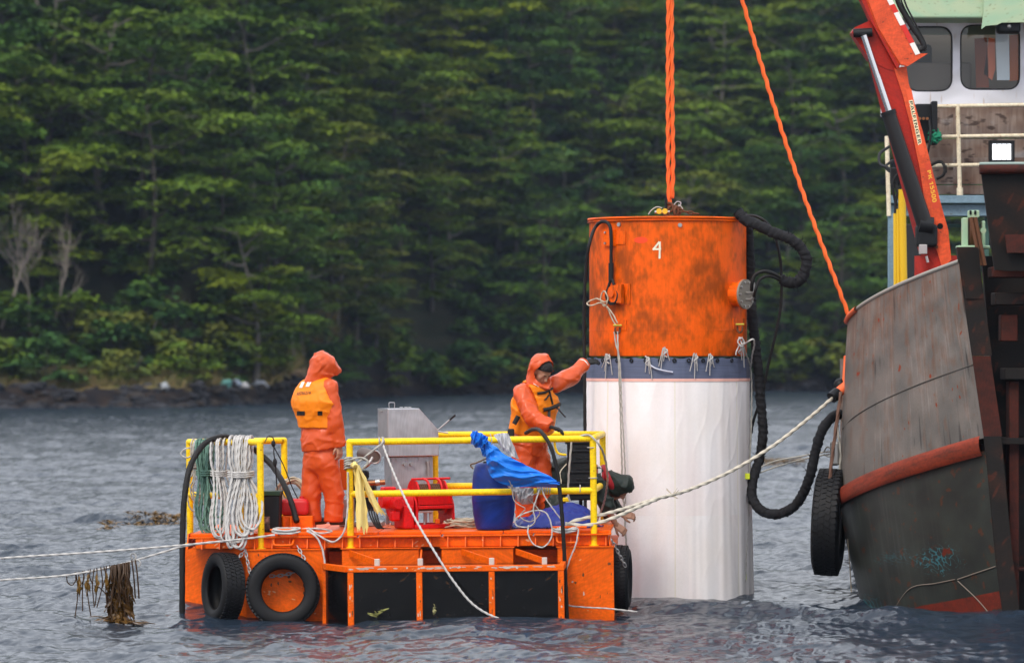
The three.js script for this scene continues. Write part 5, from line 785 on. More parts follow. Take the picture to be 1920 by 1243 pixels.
{ // the man kneeling over the edge
  const z = -1.75, q = (px, py, dz = 0) => RW(px, py, z + dz), up = V(0, 1, 0), f = V(0.97, 0, 0.1).normalize();
  const hip = q(1026, 906), back = q(1060, 893), chest = q(1110, 900), neck = q(1138, 902), head = q(1162, 915), knee = q(1030, 968), knee2 = q(1050, 968, 0.25), foot = q(985, 975);
  const t = thing('person', 'person in dark green rain gear kneeling and reaching over the raft edge', 'person', V(knee.x, q(1030, 978).y, knee.z)), right = V(0, 0, 1);
  const shR = q(1118, 905, 0.2), elR = q(1140, 955, 0.22), wrR = q(1156, 985, 0.16), shL = q(1124, 905, -0.2), elL = q(1150, 945, -0.15), wrL = q(1168, 965, -0.1);
  const headF = V(0.55, -0.83, 0.05).normalize(), headUp = V(0.83, 0.55, 0).normalize();
  const hf = headField(head, headUp, headF), bodyF = blend([cap(neck, head, 0.055, 0.06), slab(hip, chest, 0.1, 0.11, right, 1.4), cap(hip, knee, 0.08, 0.06), cap(knee, foot, 0.055, 0.04), cap(shR, elR, 0.05, 0.04), cap(elR, wrR, 0.04, 0.028), cap(shL, elL, 0.05, 0.04), cap(elL, wrL, 0.04, 0.028)], 0.03);
  const hr = handFields(wrR, V(0.75, -0.55, 0.1).normalize(), V(0.3, 0.3, 0.9).normalize(), 1.0, 1), hl = handFields(wrL, V(0.97, -0.1, 0.1).normalize(), V(0.1, 0.6, 0.8).normalize(), 0.9, 1);
  part(t, 'body', [field(bodyF, ...bounds([neck, hip, knee, foot, shR, shL, elR, elL, wrR, wrL], 0.15), 0.018), field(hf, ...bounds([head], 0.16), 0.007), handGeo(hr), handGeo(hl)], skinMat);
  const tr = blend([cap(hip, knee, 0.13, 0.11), cap(hip, knee2, 0.13, 0.11), cap(knee, foot, 0.1, 0.09), cap(knee2, q(1000, 976, 0.25), 0.1, 0.085)], 0.04), dk = raftM; const yd = q(1030, 978).y;
  part(t, 'trousers', field((x, y, zz) => Math.max(tr(x, y, zz) + 2 * folds(x, y, zz, 71), yd - 0.12 - y), ...bounds([hip, knee, knee2, foot], 0.2), 0.014), darkGreen);
  const trunk = blend([slab(hip, back, 0.155, 0.165, right, 1.4), slab(back, chest, 0.165, 0.15, right, 1.45), slab(chest, neck, 0.14, 0.09, right, 1.4)], 0.05), arms = blend([cap(shR, elR, 0.09, 0.075), cap(elR, wrR, 0.075, 0.055), cap(shL, elL, 0.09, 0.072), cap(elL, wrL, 0.072, 0.05)], 0.02), d1 = wrR.clone().sub(elR).normalize(), d2 = wrL.clone().sub(elL).normalize();
  part(t, 'jacket', field((x, y, zz) => { let d = smin(trunk(x, y, zz), arms(x, y, zz), 0.03) + 2 * folds(x, y, zz, 81); d = Math.max(d, (x - wrR.x) * d1.x + (y - wrR.y) * d1.y + (zz - wrR.z) * d1.z); return Math.max(d, (x - wrL.x) * d2.x + (y - wrL.y) * d2.y + (zz - wrL.z) * d2.z); }, ...bounds([hip, back, chest, neck, shR, shL, elR, elL, wrR, wrL], 0.22), 0.013), darkGreen);
  const hoodF = blend([cap(head.clone().addScaledVector(headF, -0.03), head.clone().addScaledVector(headUp, 0.05), 0.115, 0.105), cap(head.clone().addScaledVector(headF, -0.02), neck, 0.115, 0.115)], 0.03), face = cap(head.clone().addScaledVector(headF, 0.1), head.clone().addScaledVector(headF, 0.3), 0.085, 0.1);
  part(t, 'hood', field((x, y, zz) => Math.max(hoodF(x, y, zz) + 1.4 * folds(x, y, zz, 91), -face(x, y, zz)), ...bounds([head, neck], 0.2), 0.01), darkGreen);
  const g = new THREE.TorusGeometry(0.135, 0.02, 10, 30); g.scale(1, 1.05, 1.6); g.applyQuaternion(new THREE.Quaternion().setFromUnitVectors(V(0, 0, 1), V(0.9, 0.4, 0).normalize())); const c = q(1141, 898); g.translate(c.x, c.y, c.z); part(t, 'collar_trim', g, redTrim);
  part(t, 'back_panel', field((x, y, zz) => { const s = (x - q(1124, 890).x); return Math.max(trunk(x, y, zz) - 0.012, Math.abs(s) - 0.05); }, ...bounds([chest, back, neck], 0.24), 0.014), redTrim);
  part(t, 'back_stripe', field((x, y, zz) => { const s = (x - q(1124, 890).x); return Math.max(trunk(x, y, zz) - 0.018, Math.abs(s + 0.0) - 0.022); }, ...bounds([chest, back, neck], 0.24), 0.012), tapeMat);
}
// ---------------------------------------------------------------- lifted drum with its curtain
const DD = 43.8, DC = V((1253 - 960) * DD / F, 0, -DD), DR = 0.852;
const dTop = P(1253, 405, DD - DR).y, dBot = P(1253, 668, DD - DR).y;
function DS(px, py, off = 0, R = DR) {                                       // where a pixel's ray meets the drum
  const o = camera.position, q = P(px, py, 40).sub(o), rr = R + off, ox = o.x - DC.x, oz = o.z - DC.z, a = q.x * q.x + q.z * q.z, b = 2 * (ox * q.x + oz * q.z), c = ox * ox + oz * oz - rr * rr, D = b * b - 4 * a * c;
  const t = D > 0 ? (-b - Math.sqrt(D)) / (2 * a) : -b / (2 * a); return o.clone().addScaledVector(q, t);
}
const radial = p => V(p.x - DC.x, 0, p.z - DC.z).normalize();
const rusty = tex(1024, 384, (u, v) => {                                    // orange paint under a brown film of weed and rust, in runs
  const an = u * 2 * Math.PI, cx = Math.cos(an) * DR, cz = Math.sin(an) * DR, y = v * 1.5;
  const big = fbm(cx * 1.5 + 3, y * 1.3, cz * 1.5, 3), mid = fbm(cx * 4, y * 3.2 + 7, cz * 4, 3), run = N3(cx * 26, y * 4, cz * 26), run2 = N3(cx * 60, y * 4, cz * 60), f = N3(cx * 110, y * 90, cz * 110);
  const fine = fbm(cx * 14, y * 7, cz * 14, 3), m = clamp(0.40 + 0.85 * big + 0.55 * mid + 0.40 * fine + 0.06 * run + 0.10 * run2 + 0.16 * f + 0.12 * sstep(0.2, 0.45, v) * sstep(1, 0.8, v));
  let c = mix3([0.89, 0.355, 0.0], [0.66, 0.28, 0.015], sstep(0.1, 0.9, m)); c = mix3(c, [0.44, 0.20, 0.04], sstep(0.62, 1.05, m) * 0.42); const sc = sstep(0.8, 0.9, N3(cx * 9, y * 40, cz * 9) * 0.7 + 0.4 * N3(cx * 30, y * 14, cz * 30)); c = mix3(c, [0.75, 0.47, 0.28], sc * 0.4);
  const k = 1 + 0.05 * f + 0.03 * run; return [c[0] * k, c[1] * k, c[2] * k];
}, true);
rusty.repeat.set(1, 1);
const heightUV = g => { const p = g.attributes.position, u = g.attributes.uv; for (let i = 0; i < p.count; i++) u.setY(i, (p.getY(i) - dBot) / (dTop - dBot)); return g; };
const drumMat = std({ map: rusty, roughness: 0.46, specularIntensity: 0.35 });
const drum = thing('steel_drum', 'large rusty orange steel drum hanging from orange ropes, marked with a white 4', 'drum', [DC.x, dBot, DC.z]);
{
  part(drum, 'shell', heightUV(lathe([[DR - 0.03, dBot], [DR, dBot + 0.005], [DR, dBot + 0.27], [DR + 0.004, dBot + 0.275], [DR + 0.004, dBot + 0.283], [DR, dBot + 0.288], [DR, dTop - 0.05]], 96, DC.x, 0, DC.z)), drumMat);
  part(drum, 'bottom_plate', new THREE.CylinderGeometry(DR - 0.031, DR - 0.031, 0.02, 64).translate(DC.x, dBot + 0.03, DC.z), drumMat);
  part(drum, 'top_rim', lathe([[DR - 0.1, dTop], [DR + 0.018, dTop], [DR + 0.022, dTop - 0.014], [DR + 0.018, dTop - 0.022], [DR + 0.004, dTop - 0.025], [DR + 0.004, dTop - 0.033], [DR + 0.02, dTop - 0.036], [DR + 0.02, dTop - 0.046], [DR + 0.001, dTop - 0.05]], 96, DC.x, 0, DC.z), drumMat);
  part(drum, 'lid', new THREE.CylinderGeometry(DR - 0.101, DR - 0.101, 0.02, 64).translate(DC.x, dTop - 0.012, DC.z), drumMat);
  // the painted figure
  const paintW = std({ color: lin(0.72, 0.68, 0.52), roughness: 0.7 }), stroke = (x0, y0, x1, y1, w) => { const n = 8, pos = []; const dx = x1 - x0, dy = y1 - y0, L = Math.hypot(dx, dy), nx = -dy / L * w / 2, ny = dx / L * w / 2; for (let i = 0; i < n; i++) { const a = i / n, b = (i + 1) / n, j = k => 1 + 0.25 * N3(k * 9 + x0, y0, x1), q = [[a, 1], [a, -1], [b, 1], [b, -1]].map(([t, s]) => DS(x0 + dx * t + nx * s * j(t + s), y0 + dy * t + ny * s * j(t - s), 0.003)); pos.push(...[q[0], q[1], q[2], q[1], q[3], q[2]].flatMap(v => [v.x, v.y, v.z])); } const g = new THREE.BufferGeometry(); g.setAttribute('position', new THREE.Float32BufferAttribute(pos, 3)); g.computeVertexNormals(); return g; };
  part(drum, 'painted_figure', [stroke(1237, 453, 1225, 468, 3.6), stroke(1224, 467.5, 1240, 466.5, 3.6), stroke(1237.5, 453, 1237, 485, 3.8)], paintW, 'white painted figure 4');
  const plateOn = (px0, px1, py0, py1, t, name, mat = orangeMat) => { const q = [DS(px0, py1), DS(px1, py1), DS(px1, py0), DS(px0, py0)], n = radial(DS((px0 + px1) / 2, (py0 + py1) / 2)); const b = q.map(v => v.clone().addScaledVector(n, -0.01)); return part(drum, name, hull(b, n.clone().multiplyScalar(t + 0.01)), mat); };
  plateOn(1157, 1183, 532, 571, 0.012, 'lug_plate', drumMat); plateOn(1155, 1176, 600, 619, 0.012, 'lug_plate', drumMat); plateOn(1374, 1397, 597, 617, 0.012, 'lug_plate', drumMat); plateOn(1150, 1174, 433, 458, 0.012, 'lug_plate', drumMat);
  { const n = radial(DS(1160, 550)), p = DS(1157, 551).addScaledVector(n, 0.03), side = V(0, 1, 0).cross(n); const pts = []; for (let i = 0; i <= 10; i++) { const a = Math.PI / 2 + Math.PI * i / 10; pts.push(p.clone().addScaledVector(side, Math.cos(a) * 0.07).add(V(0, Math.sin(a) * 0.09, 0))); } pts.push(p.clone().addScaledVector(side, 0.12).add(V(0, -0.1, 0)), p.clone().addScaledVector(side, 0.12).add(V(0, 0.1, 0))); const l = part(drum, 'lifting_lug', hull(pts, n.clone().multiplyScalar(0.05)), drumMat); part(l, 'pin', bar(p.clone().addScaledVector(n, -0.01), p.clone().addScaledVector(n, 0.075), 0.035, 18), orangePlain); }
  { const n = radial(DS(1146, 446)), c = DS(1146, 446), cl = plateOn(1136, 1156, 431, 461, 0.035, 'cable_clamp', orangeMat); for (const [a, b] of [[-6, -10], [6, -10], [-6, 10], [6, 10]]) { const p = DS(1146 + a, 446 + b); part(cl, 'bolt', bar(p.clone().addScaledVector(n, 0.03), p.clone().addScaledVector(n, 0.05), 0.012, 6), steel); } }
  for (const [px, py] of [[1275, 422], [1162, 421]]) { const p = DS(px, py), n = radial(p); part(drum, 'plug', bar(p.clone().addScaledVector(n, -0.005), p.clone().addScaledVector(n, 0.02), 0.022, 16), galv); }
  { // flanged port
    const n = V(Math.sin(0.96), 0, Math.cos(0.96)), p = V(DC.x, P(1390, 552, 43.4).y, DC.z).addScaledVector(n, DR - 0.02), e = p.clone().addScaledVector(n, 0.12);
    part(drum, 'port_neck', bar(p, e, 0.135, 30), drumMat); part(drum, 'port_ring', bar(e, e.clone().addScaledVector(n, 0.018), 0.162, 36), orangeMat); const f = part(drum, 'port_flange', bar(e.clone().addScaledVector(n, 0.019), e.clone().addScaledVector(n, 0.042), 0.16, 36), std({ color: lin(0.24, 0.22, 0.185), roughness: 0.55, metalness: 0.3 }));
    const s = V(0, 1, 0).cross(n); for (let i = 0; i < 10; i++) { const a = i / 10 * 6.283, b = e.clone().addScaledVector(n, 0.04).addScaledVector(s, Math.cos(a) * 0.132).add(V(0, Math.sin(a) * 0.132, 0)); part(f, 'bolt', bar(b, b.clone().addScaledVector(n, 0.018), 0.013, 6), steel); }
    for (const k of [0.035, -0.035]) { const a = e.clone().addScaledVector(n, 0.04).add(V(0, k - 0.02, 0)); part(f, 'pipe_fitting', tube([a, a.clone().addScaledVector(n, 0.06).add(V(0, 0.0, 0)), a.clone().addScaledVector(n, 0.09).add(V(0, 0.03, 0)), a.clone().addScaledVector(n, 0.095).add(V(0, 0.11, 0))], 0.016, 8), steel); }
  }
  part(drum, 'paint_dab', (() => { const q = []; for (let i = 0; i < 16; i++) { const a = i / 16 * 6.283; q.push(DS(1202 + 13 * Math.cos(a), 450 + 6 * Math.sin(a), 0.002)); } const c = DS(1202, 450, 0.002), pos = []; for (let i = 0; i < 16; i++) pos.push(...[c, q[(i + 1) % 16], q[i]].flatMap(v => [v.x, v.y, v.z])); const g = new THREE.BufferGeometry(); g.setAttribute('position', new THREE.Float32BufferAttribute(pos, 3)); g.computeVertexNormals(); return g; })(), std({ color: lin(0.85, 0.06, 0.015), roughness: 0.5 }), 'dab of bright red paint');
}
{ // shackles and hooks on top of the drum
  const y = dTop + 0.01, c = V(DC.x, y, DC.z), t = thing('lifting_shackles', 'yellow and rusty lifting shackles in a heap on the drum lid', 'shackle', [c.x, y, c.z]);
  const p = (px, py) => P(px, py, DD - 0.35), ym = std({ color: lin(0.62, 0.42, 0.03), roughness: 0.5 });
  for (const [a, b, m] of [[1236, 397, ym], [1247, 397, ym]]) part(t, 'pin_head', bar(p(a, b).add(V(0, 0.005, -0.03)), p(a, b).add(V(0, 0.005, 0.03)), 0.03, 14), m);
  part(t, 'shackle_bow', new THREE.TorusGeometry(0.055, 0.016, 10, 24).translate(p(1262, 395).x, y + 0.06, p(1262, 395).z), rustMat); part(t, 'shackle_bow', new THREE.TorusGeometry(0.05, 0.015, 10, 24).rotateY(0.9).translate(p(1270, 395).x, y + 0.055, p(1270, 395).z), rustMat); part(t, 'shackle_bow', new THREE.TorusGeometry(0.045, 0.014, 10, 24).rotateY(-0.6).translate(p(1256, 395).x, y + 0.1, p(1256, 395).z), rustMat);
  part(t, 'pin', bar(p(1228, 398), p(1256, 397), 0.018, 10), steel); part(t, 'thimble', bar(p(1249, 392), p(1249, 372), 0.014, 10), blackPlastic); part(t, 'lifting_eye', new THREE.TorusGeometry(0.075, 0.02, 10, 28).translate(p(1262, 395).x, y + 0.06, DC.z), rustMat);
  single('chain', chainGeo(p(1272, 393), p(1310, 401), 0.01, 0.05, 0.009), rustMat, 'rusty chain lying across the drum lid', 'chain');
  single('tie_line', [tube([p(1216, 402), p(1222, 394), p(1232, 388), p(1242, 390)], 0.006, 6), tube([p(1264, 384), p(1270, 378), p(1277, 380), p(1276, 384), p(1272, 383)], 0.006, 6), tube([p(1268, 388), p(1276, 386), p(1281, 392)], 0.006, 6)], whiteRope, 'thin white line knotted on the shackles of the drum lid', 'rope');
}
const curtainMat = new THREE.MeshPhysicalMaterial({ map: tex(512, 512, (u, v) => { const an = u * 2 * Math.PI, cx = Math.cos(an), cz = Math.sin(an), w = fbm(cx * 2.2, v * 1.6, cz * 2.2, 3), f = N3(cx * 60, v * 40, cz * 60), seam = Math.abs(((u * 7 + 0.46) % 1) - 0.5) < 0.012; let c = mix3([0.96, 0.95, 0.955], [0.94, 0.92, 0.91], clamp(0.45 + 1.1 * w)); c = mix3(c, [0.94, 0.88, 0.88], 0.4 * clamp(0.3 + 1.3 * fbm(cx * 1.5, v * 0.8 + 5, cz * 1.5, 2))); if (seam) c = mix3(c, [0.90, 0.88, 0.80], 0.8); const k = 1 + 0.012 * f; return [c[0] * k, c[1] * k, c[2] * k]; }), roughness: 0.9, specularIntensity: 0.3, transmission: 0.12, thickness: 0, side: THREE.DoubleSide });
const bandMat = std({ map: tex(256, 64, (u, v) => { const k = 1 + 0.12 * tn(u, v, 14, 75); return [0.33 * k, 0.36 * k, 0.45 * k]; }), roughness: 0.5 });
{
  const c = thing('fabric_curtain', 'white fabric curtain with grey top band laced under the orange drum, reaching into the water', 'curtain', [DC.x, -0.6, DC.z]);
  const foldF = (a, t) => { const c = Math.cos(a), q = Math.sin(a), n0 = N3(c * 1.8, t * 0.5, q * 1.8), n = N3(c * 4.2 + 2, t * 0.6, q * 4.2), n2 = N3(c * 10, t * 0.9, q * 10), cr = Math.pow(1 - Math.abs(N3(c * 3.5, t * 3.5 + a, q * 3.5)), 8); return 0.016 * n0 * t + 0.011 * n * (0.2 + t) + 0.0028 * n2 * (0.4 + t) + 0.004 * cr * (1 - 0.6 * t) + 0.006 * Math.max(0, 1 - 4 * t) * Math.sin(a * 22); };
  const bandH = 0.225, yb = dBot - 0.012, sh = (y0, y1, nv, r0, r1, t0, t1) => { const nu = 360, pos = [], uv = [], idx = []; for (let j = 0; j <= nv; j++) for (let i = 0; i <= nu; i++) { const a = i / nu * 2 * Math.PI, v = j / nv, t = lerp(t0, t1, v), R = lerp(r0, r1, v) + foldF(a, t), sag = j === 0 && t0 === 0 ? 0.014 * Math.abs(Math.sin(a * 14)) : 0; pos.push(DC.x + Math.sin(a) * R, lerp(y0, y1, v) - sag, DC.z + Math.cos(a) * R); uv.push(i / nu, v * 2); } for (let j = 0; j < nv; j++) for (let i = 0; i < nu; i++) { const q = j * (nu + 1) + i; idx.push(q, q + nu + 1, q + 1, q + 1, q + nu + 1, q + nu + 2); } const g = new THREE.BufferGeometry(); g.setAttribute('position', new THREE.Float32BufferAttribute(pos, 3)); g.setAttribute('uv', new THREE.Float32BufferAttribute(uv, 2)); g.setIndex(idx); g.computeVertexNormals(); return g; };
  part(c, 'top_band', sh(yb, yb - bandH, 10, 0.872, 0.882, 0, 0.08), bandMat);
  part(c, 'drape', sh(yb - bandH + 0.01, -0.6, 120, 0.879, 0.93, 0.075, 1), curtainMat);
  part(c, 'hem_stripe', sh(yb - bandH - 0.0, yb - bandH - 0.03, 3, 0.8845, 0.885, 0.08, 0.09), std({ color: lin(0.75, 0.42, 0.36), roughness: 0.7 }));
  for (let px = 1130; px < 1400; px += 27) { const p = DS(px, 676, 0.038), n = radial(p), g = new THREE.TorusGeometry(0.017, 0.007, 8, 18); g.applyQuaternion(new THREE.Quaternion().setFromUnitVectors(V(0, 0, 1), n)); g.translate(p.x, p.y, p.z); part(c, 'grommet', g, blackPlastic); }
  // lacing bows
  const knots = [[1140, 672, 3], [1214, 676, 4], [1248, 660, 5], [1305, 672, 6], [1333, 672, 7], [1388, 655, 8]];
  for (const [px, py, sd] of knots) { const r = mul(sd * 31), q = (dx, dy, o = 0.045) => DS(clamp(px + dx, 1112, 1396), py + dy, o), g = []; for (let i = 0; i < 4; i++) { const a = (r() - 0.5) * 26, b = 12 + r() * 26; g.push(tube([q(0, 4), q(a * 0.3, -5 - 6 * r(), 0.055), q(a * 0.6, 6, 0.06), q(a, b)], 0.0055, 5)); } g.push(tube([q(-4, -8), q(4, -2, 0.06), q(-3, 5, 0.06), q(3, 10)], 0.008, 6)); single('lacing_bow', g, whiteRope, 'white lacing cord tied through the grey curtain band', 'cord', 'lacing bows on the curtain band'); }
  single('lacing_strip', [tube([DS(1214, 680, 0.05), DS(1228, 690, 0.06), DS(1245, 695, 0.06), DS(1262, 698, 0.05)], 0.009, 5)], std({ color: lin(0.5, 0.52, 0.62), roughness: 0.6 }), 'pale flat strip dangling from the grey curtain band', 'strip');
}
{ // ropes down the drum and curtain
  const O = 0.06, q = (px, py, o = O) => DS(px, py, o, 0.9);
  single('curtain_rope', [rope([DS(1158, 622, 0.05), q(1159, 650), q(1160, 672), q(1163, 760), q(1166, 860), q(1168, 930), q(1171, 950), q(1173, 1000), q(1178, 1060), q(1180, 1145)], 0.0105), rope([DS(1152, 622, 0.05), DS(1155, 645, 0.07), q(1161, 668), q(1167, 780), q(1173, 900), q(1173, 945)], 0.009)], greyRope, 'grey ropes running down the white curtain beside the raft corner', 'rope');
  single('curtain_rope', [rope([DS(1392, 632, 0.06), DS(1396, 655, 0.06), V(...P(1408, 690, 43.6)), V(...P(1410, 760, 43.6)), V(...P(1406, 880, 43.55)), V(...P(1402, 980, 43.5)), V(...P(1397, 1092, 43.4))], 0.0105), ...[[1402, 893], [1396, 1082]].map(([a, b]) => { const p = P(a, b, 43.48); return box(p.x, p.y, p.z, 0.035, 0.07, 0.04, 0.004); })], greyRope, 'grey rope down the far edge of the white curtain, with two tags', 'rope');
  for (const [a, b] of [[1402, 893], [1396, 1082]]) { const p = P(a, b, 43.44); single('marker_tag', box(p.x, p.y, p.z, 0.05, 0.062, 0.012, 0.003), std({ color: lin(0.60, 0.68, 0.03), roughness: 0.5 }), 'bright yellow green tag on the rope at the curtain edge', 'tag', 'tags on the curtain rope'); }
  const sh = (px, py, label, sgn) => { const p = DS(px, py, 0.05), n = radial(p), g = new THREE.TorusGeometry(0.034, 0.010, 8, 20, 4.2); g.rotateZ(2.6); g.scale(1, 1.25, 1); g.rotateY(sgn); g.translate(p.x, p.y, p.z); const t = thing('bow_shackle', label, 'shackle', p.clone()); part(t, 'bow', g, rustMat); part(t, 'pin', bar(p.clone().add(V(-0.045, 0.045, 0)), p.clone().add(V(0.045, 0.045, 0)), 0.011, 8), std({ color: lin(0.5, 0.4, 0.05), roughness: 0.5 })); };
  sh(1158, 618, 'bow shackle with tied ropes on the drum above the raft corner', 0.7); sh(1388, 616, 'bow shackle with tied ropes on the drum below the hose port', -0.7);
  single('lashing_cord', [rope([DS(1143, 560, 0.06), DS(1135, 566, 0.1), DS(1118, 560, 0.12), P(1101, 568, 43.2), P(1108, 573, 43.1), DS(1128, 568, 0.12), DS(1138, 576, 0.08), DS(1148, 598, 0.06), DS(1156, 612, 0.06)], 0.0085), rope([DS(1130, 548, 0.09), DS(1126, 562, 0.1), DS(1134, 574, 0.1), DS(1140, 560, 0.1), DS(1134, 546, 0.1)], 0.0085, { closed: true }), rope([DS(1138, 574, 0.09), DS(1150, 590, 0.08), DS(1158, 606, 0.07)], 0.009)], tanRope, 'tan cord lashed round the cable thimble and shackle', 'cord');
  single('lashing_cord', [rope([DS(1386, 632, 0.05), DS(1392, 645, 0.08), P(1404, 640, 43.1), P(1412, 636, 43.1), P(1415, 645, 43.2), P(1411, 665, 43.4), P(1408, 690, 43.6)], 0.01), rope([DS(1384, 640, 0.06), DS(1390, 650, 0.09), DS(1396, 642, 0.08), DS(1390, 634, 0.07)], 0.01, { closed: true }), rope([DS(1388, 645, 0.07), DS(1381, 660, 0.06), DS(1380, 666, 0.06)], 0.008), rope([DS(1390, 645, 0.07), DS(1395, 668, 0.06)], 0.008)], whiteRope, 'white cord tied to the shackle at the far edge of the drum', 'cord');
  single('wire_rope_sling', [rope([P(1098, 1010, 43.3), P(1097, 800, 43.3), P(1096, 680, 43.3), P(1095, 600, 43.3), P(1099, 500, 43.25), P(1106, 455, 43.2), DS(1118, 424, 0.05), DS(1132, 415, 0.05), DS(1143, 422, 0.05), DS(1146, 445, 0.055), DS(1146, 480, 0.05), DS(1146, 500, 0.05)], 0.019, { lobes: 6, pitch: 0.13, depth: 0.16 }), bar(DS(1146, 493, 0.05), DS(1146, 527, 0.05), 0.029, 14), rope([DS(1147, 520, 0.05), DS(1141, 538, 0.06), DS(1137, 556, 0.07), DS(1144, 569, 0.07), DS(1155, 566, 0.07), DS(1159, 552, 0.07), DS(1153, 538, 0.06), DS(1147, 520, 0.05)], 0.016, { lobes: 6, pitch: 0.11, depth: 0.16 })], blackWire, 'black wire rope sling bent over the drum shoulder and down beside the curtain', 'wire rope');
}
function hairyHose(pts, r, seed, hairs = 0) {
  const c = new THREE.CatmullRomCurve3(pts, false, 'centripetal'), L = c.getLength(), n = Math.ceil(L / 0.012), m = 14, pos = [], idx = [], fr = c.computeFrenetFrames(n), out = [], rd = mul(seed);
  for (let i = 0; i <= n; i++) { const p = c.getPointAt(i / n); for (let j = 0; j < m; j++) { const a = j / m * 6.283, rr = r * (1 + 0.10 * N3(i * 0.09, Math.cos(a) * 0.9, Math.sin(a) * 0.9 + seed) + 0.13 * N3(i * 0.6, Math.cos(a) * 2.2, Math.sin(a) * 2.2) + 0.05 * Math.sin(i * 1.1 + a)), d = fr.normals[i].clone().multiplyScalar(Math.cos(a) * rr).addScaledVector(fr.binormals[i], Math.sin(a) * rr); pos.push(p.x + d.x, p.y + d.y, p.z + d.z); } }
  for (let i = 0; i < n; i++) for (let j = 0; j < m; j++) { const k = (j + 1) % m, a = i * m + j, b = i * m + k; idx.push(a, b, a + m, b, b + m, a + m); }
  for (const i0 of [0, n * m]) for (let j = 1; j < m - 1; j++) idx.push(i0, i0 + j, i0 + j + 1);
  const g = new THREE.BufferGeometry(); g.setAttribute('position', new THREE.Float32BufferAttribute(pos, 3)); g.setIndex(idx); g.computeVertexNormals(); out.push(g);
  for (let i = 0; i < hairs; i++) { const t = rd(), k = Math.floor(t * n), p = c.getPointAt(t), a = rd() * 6.28, d = fr.normals[k].clone().multiplyScalar(Math.cos(a)).addScaledVector(fr.binormals[k], Math.sin(a)), e = p.clone().addScaledVector(d, r * (1.2 + 0.9 * rd())).addScaledVector(fr.tangents[k], r * (rd() - 0.5) * 1.4); out.push(limb([p.clone().addScaledVector(d, r * 0.8), e], [0.005, 0.002], 3)); }
  return merge(out);
}
{
  const hoseMat = std({ color: lin(0.010, 0.010, 0.012), roughness: 0.85 }), q = (px, py, d) => P(px, py, d);
  single('wrapped_hose', hairyHose([q(1384, 398, 43.3), q(1398, 412, 43.25), q(1425, 424, 43.2), q(1455, 438, 43.15), q(1484, 449, 43.1), q(1504, 466, 43.1), q(1513, 490, 43.1), q(1508, 515, 43.1), q(1494, 529, 43.1), q(1478, 529, 43.1), q(1464, 523, 43.1)], 0.058, 3, 60), hoseMat, 'thick black wrapped hose curling out from the drum top', 'hose');
  single('wrapped_hose', hairyHose([q(1392, 400, 43.7), q(1402, 425, 43.7), q(1406, 470, 43.7), q(1408, 540, 43.7), q(1413, 610, 43.6), q(1421, 680, 43.6), q(1427, 750, 43.6), q(1431, 815, 43.6), q(1424, 862, 43.6), q(1411, 905, 43.5), q(1413, 938, 43.4), q(1430, 958, 43.3), q(1458, 964, 43.2), q(1487, 952, 43.1), q(1507, 925, 43.0), q(1520, 890, 42.9), q(1529, 850, 42.9), q(1540, 812, 42.9), q(1555, 788, 43.0), q(1576, 776, 43.3)], 0.052, 5, 110), hoseMat, 'long thick black wrapped hose hanging in a loop from the drum to the ship', 'hose');
  single('hydraulic_hose', [tube([q(1466, 522, 43.1), q(1448, 512, 43.05), q(1430, 509, 43.0), q(1416, 516, 43.0), q(1411, 530, 43.0), q(1410, 545, 43.05)], 0.02, 8), tube([q(1466, 527, 43.1), q(1450, 519, 43.05), q(1436, 518, 43.0), q(1424, 526, 43.0), q(1417, 545, 43.0), q(1414, 556, 43.05)], 0.017, 8)], blackWire, 'pair of thin black hoses joining the curled hose to the flanged port', 'hose');
  single('wire_cable', rope([q(1398, 403, 43.5), q(1425, 408, 43.4), q(1447, 428, 43.4), q(1461, 470, 43.4), q(1466, 520, 43.45), q(1464, 580, 43.5), q(1452, 640, 43.5), q(1440, 690, 43.55), q(1430, 740, 43.6), q(1413, 790, 43.65), q(1409, 812, 43.7)], 0.016, { lobes: 6, pitch: 0.12, depth: 0.16 }), blackWire, 'thin black wire cable arching beside the curled hose', 'cable');
}
const orangeRope = std({ color: lin(0.80, 0.13, 0.025), roughness: 0.75 });
const HOOK = P(1268, -520, DD - 0.35);
{
  const q = (px, py) => P(px, py, DD - 0.3);
  single('hoist_rope', rope([q(1256, 385), q(1254, 340), q(1253, 150), q(1254, 0), q(1257, -250), HOOK.clone().add(V(-0.06, 0, 0))], 0.027, { pitch: 0.17, depth: 0.55 }), orangeRope, 'orange laid rope lifting the drum, the one nearer the standing workers', 'rope', 'hoist ropes');
  single('hoist_rope', rope([q(1260, 372), q(1262, 330), q(1260.5, 150), q(1260, 0), q(1262, -250), HOOK.clone().add(V(0.0, 0, 0.02))], 0.027, { pitch: 0.17, depth: 0.55 }), orangeRope, 'orange laid rope lifting the drum, the one nearer the ship', 'rope', 'hoist ropes');
  single('guy_rope', rope([P(1597, 604, 43.1), P(1571, 535, 43.1), P(1533, 435, 43.2), P(1497, 335, 43.3), P(1462, 230, 43.35), P(1428, 120, 43.4), P(1393, 0, 43.4), P(1330, -250, 43.4), HOOK.clone().add(V(0.07, 0, 0))], 0.026, { pitch: 0.16, depth: 0.55 }), orangeRope, 'slanting orange rope from the ship bulwark up to the crane hook', 'rope');
}
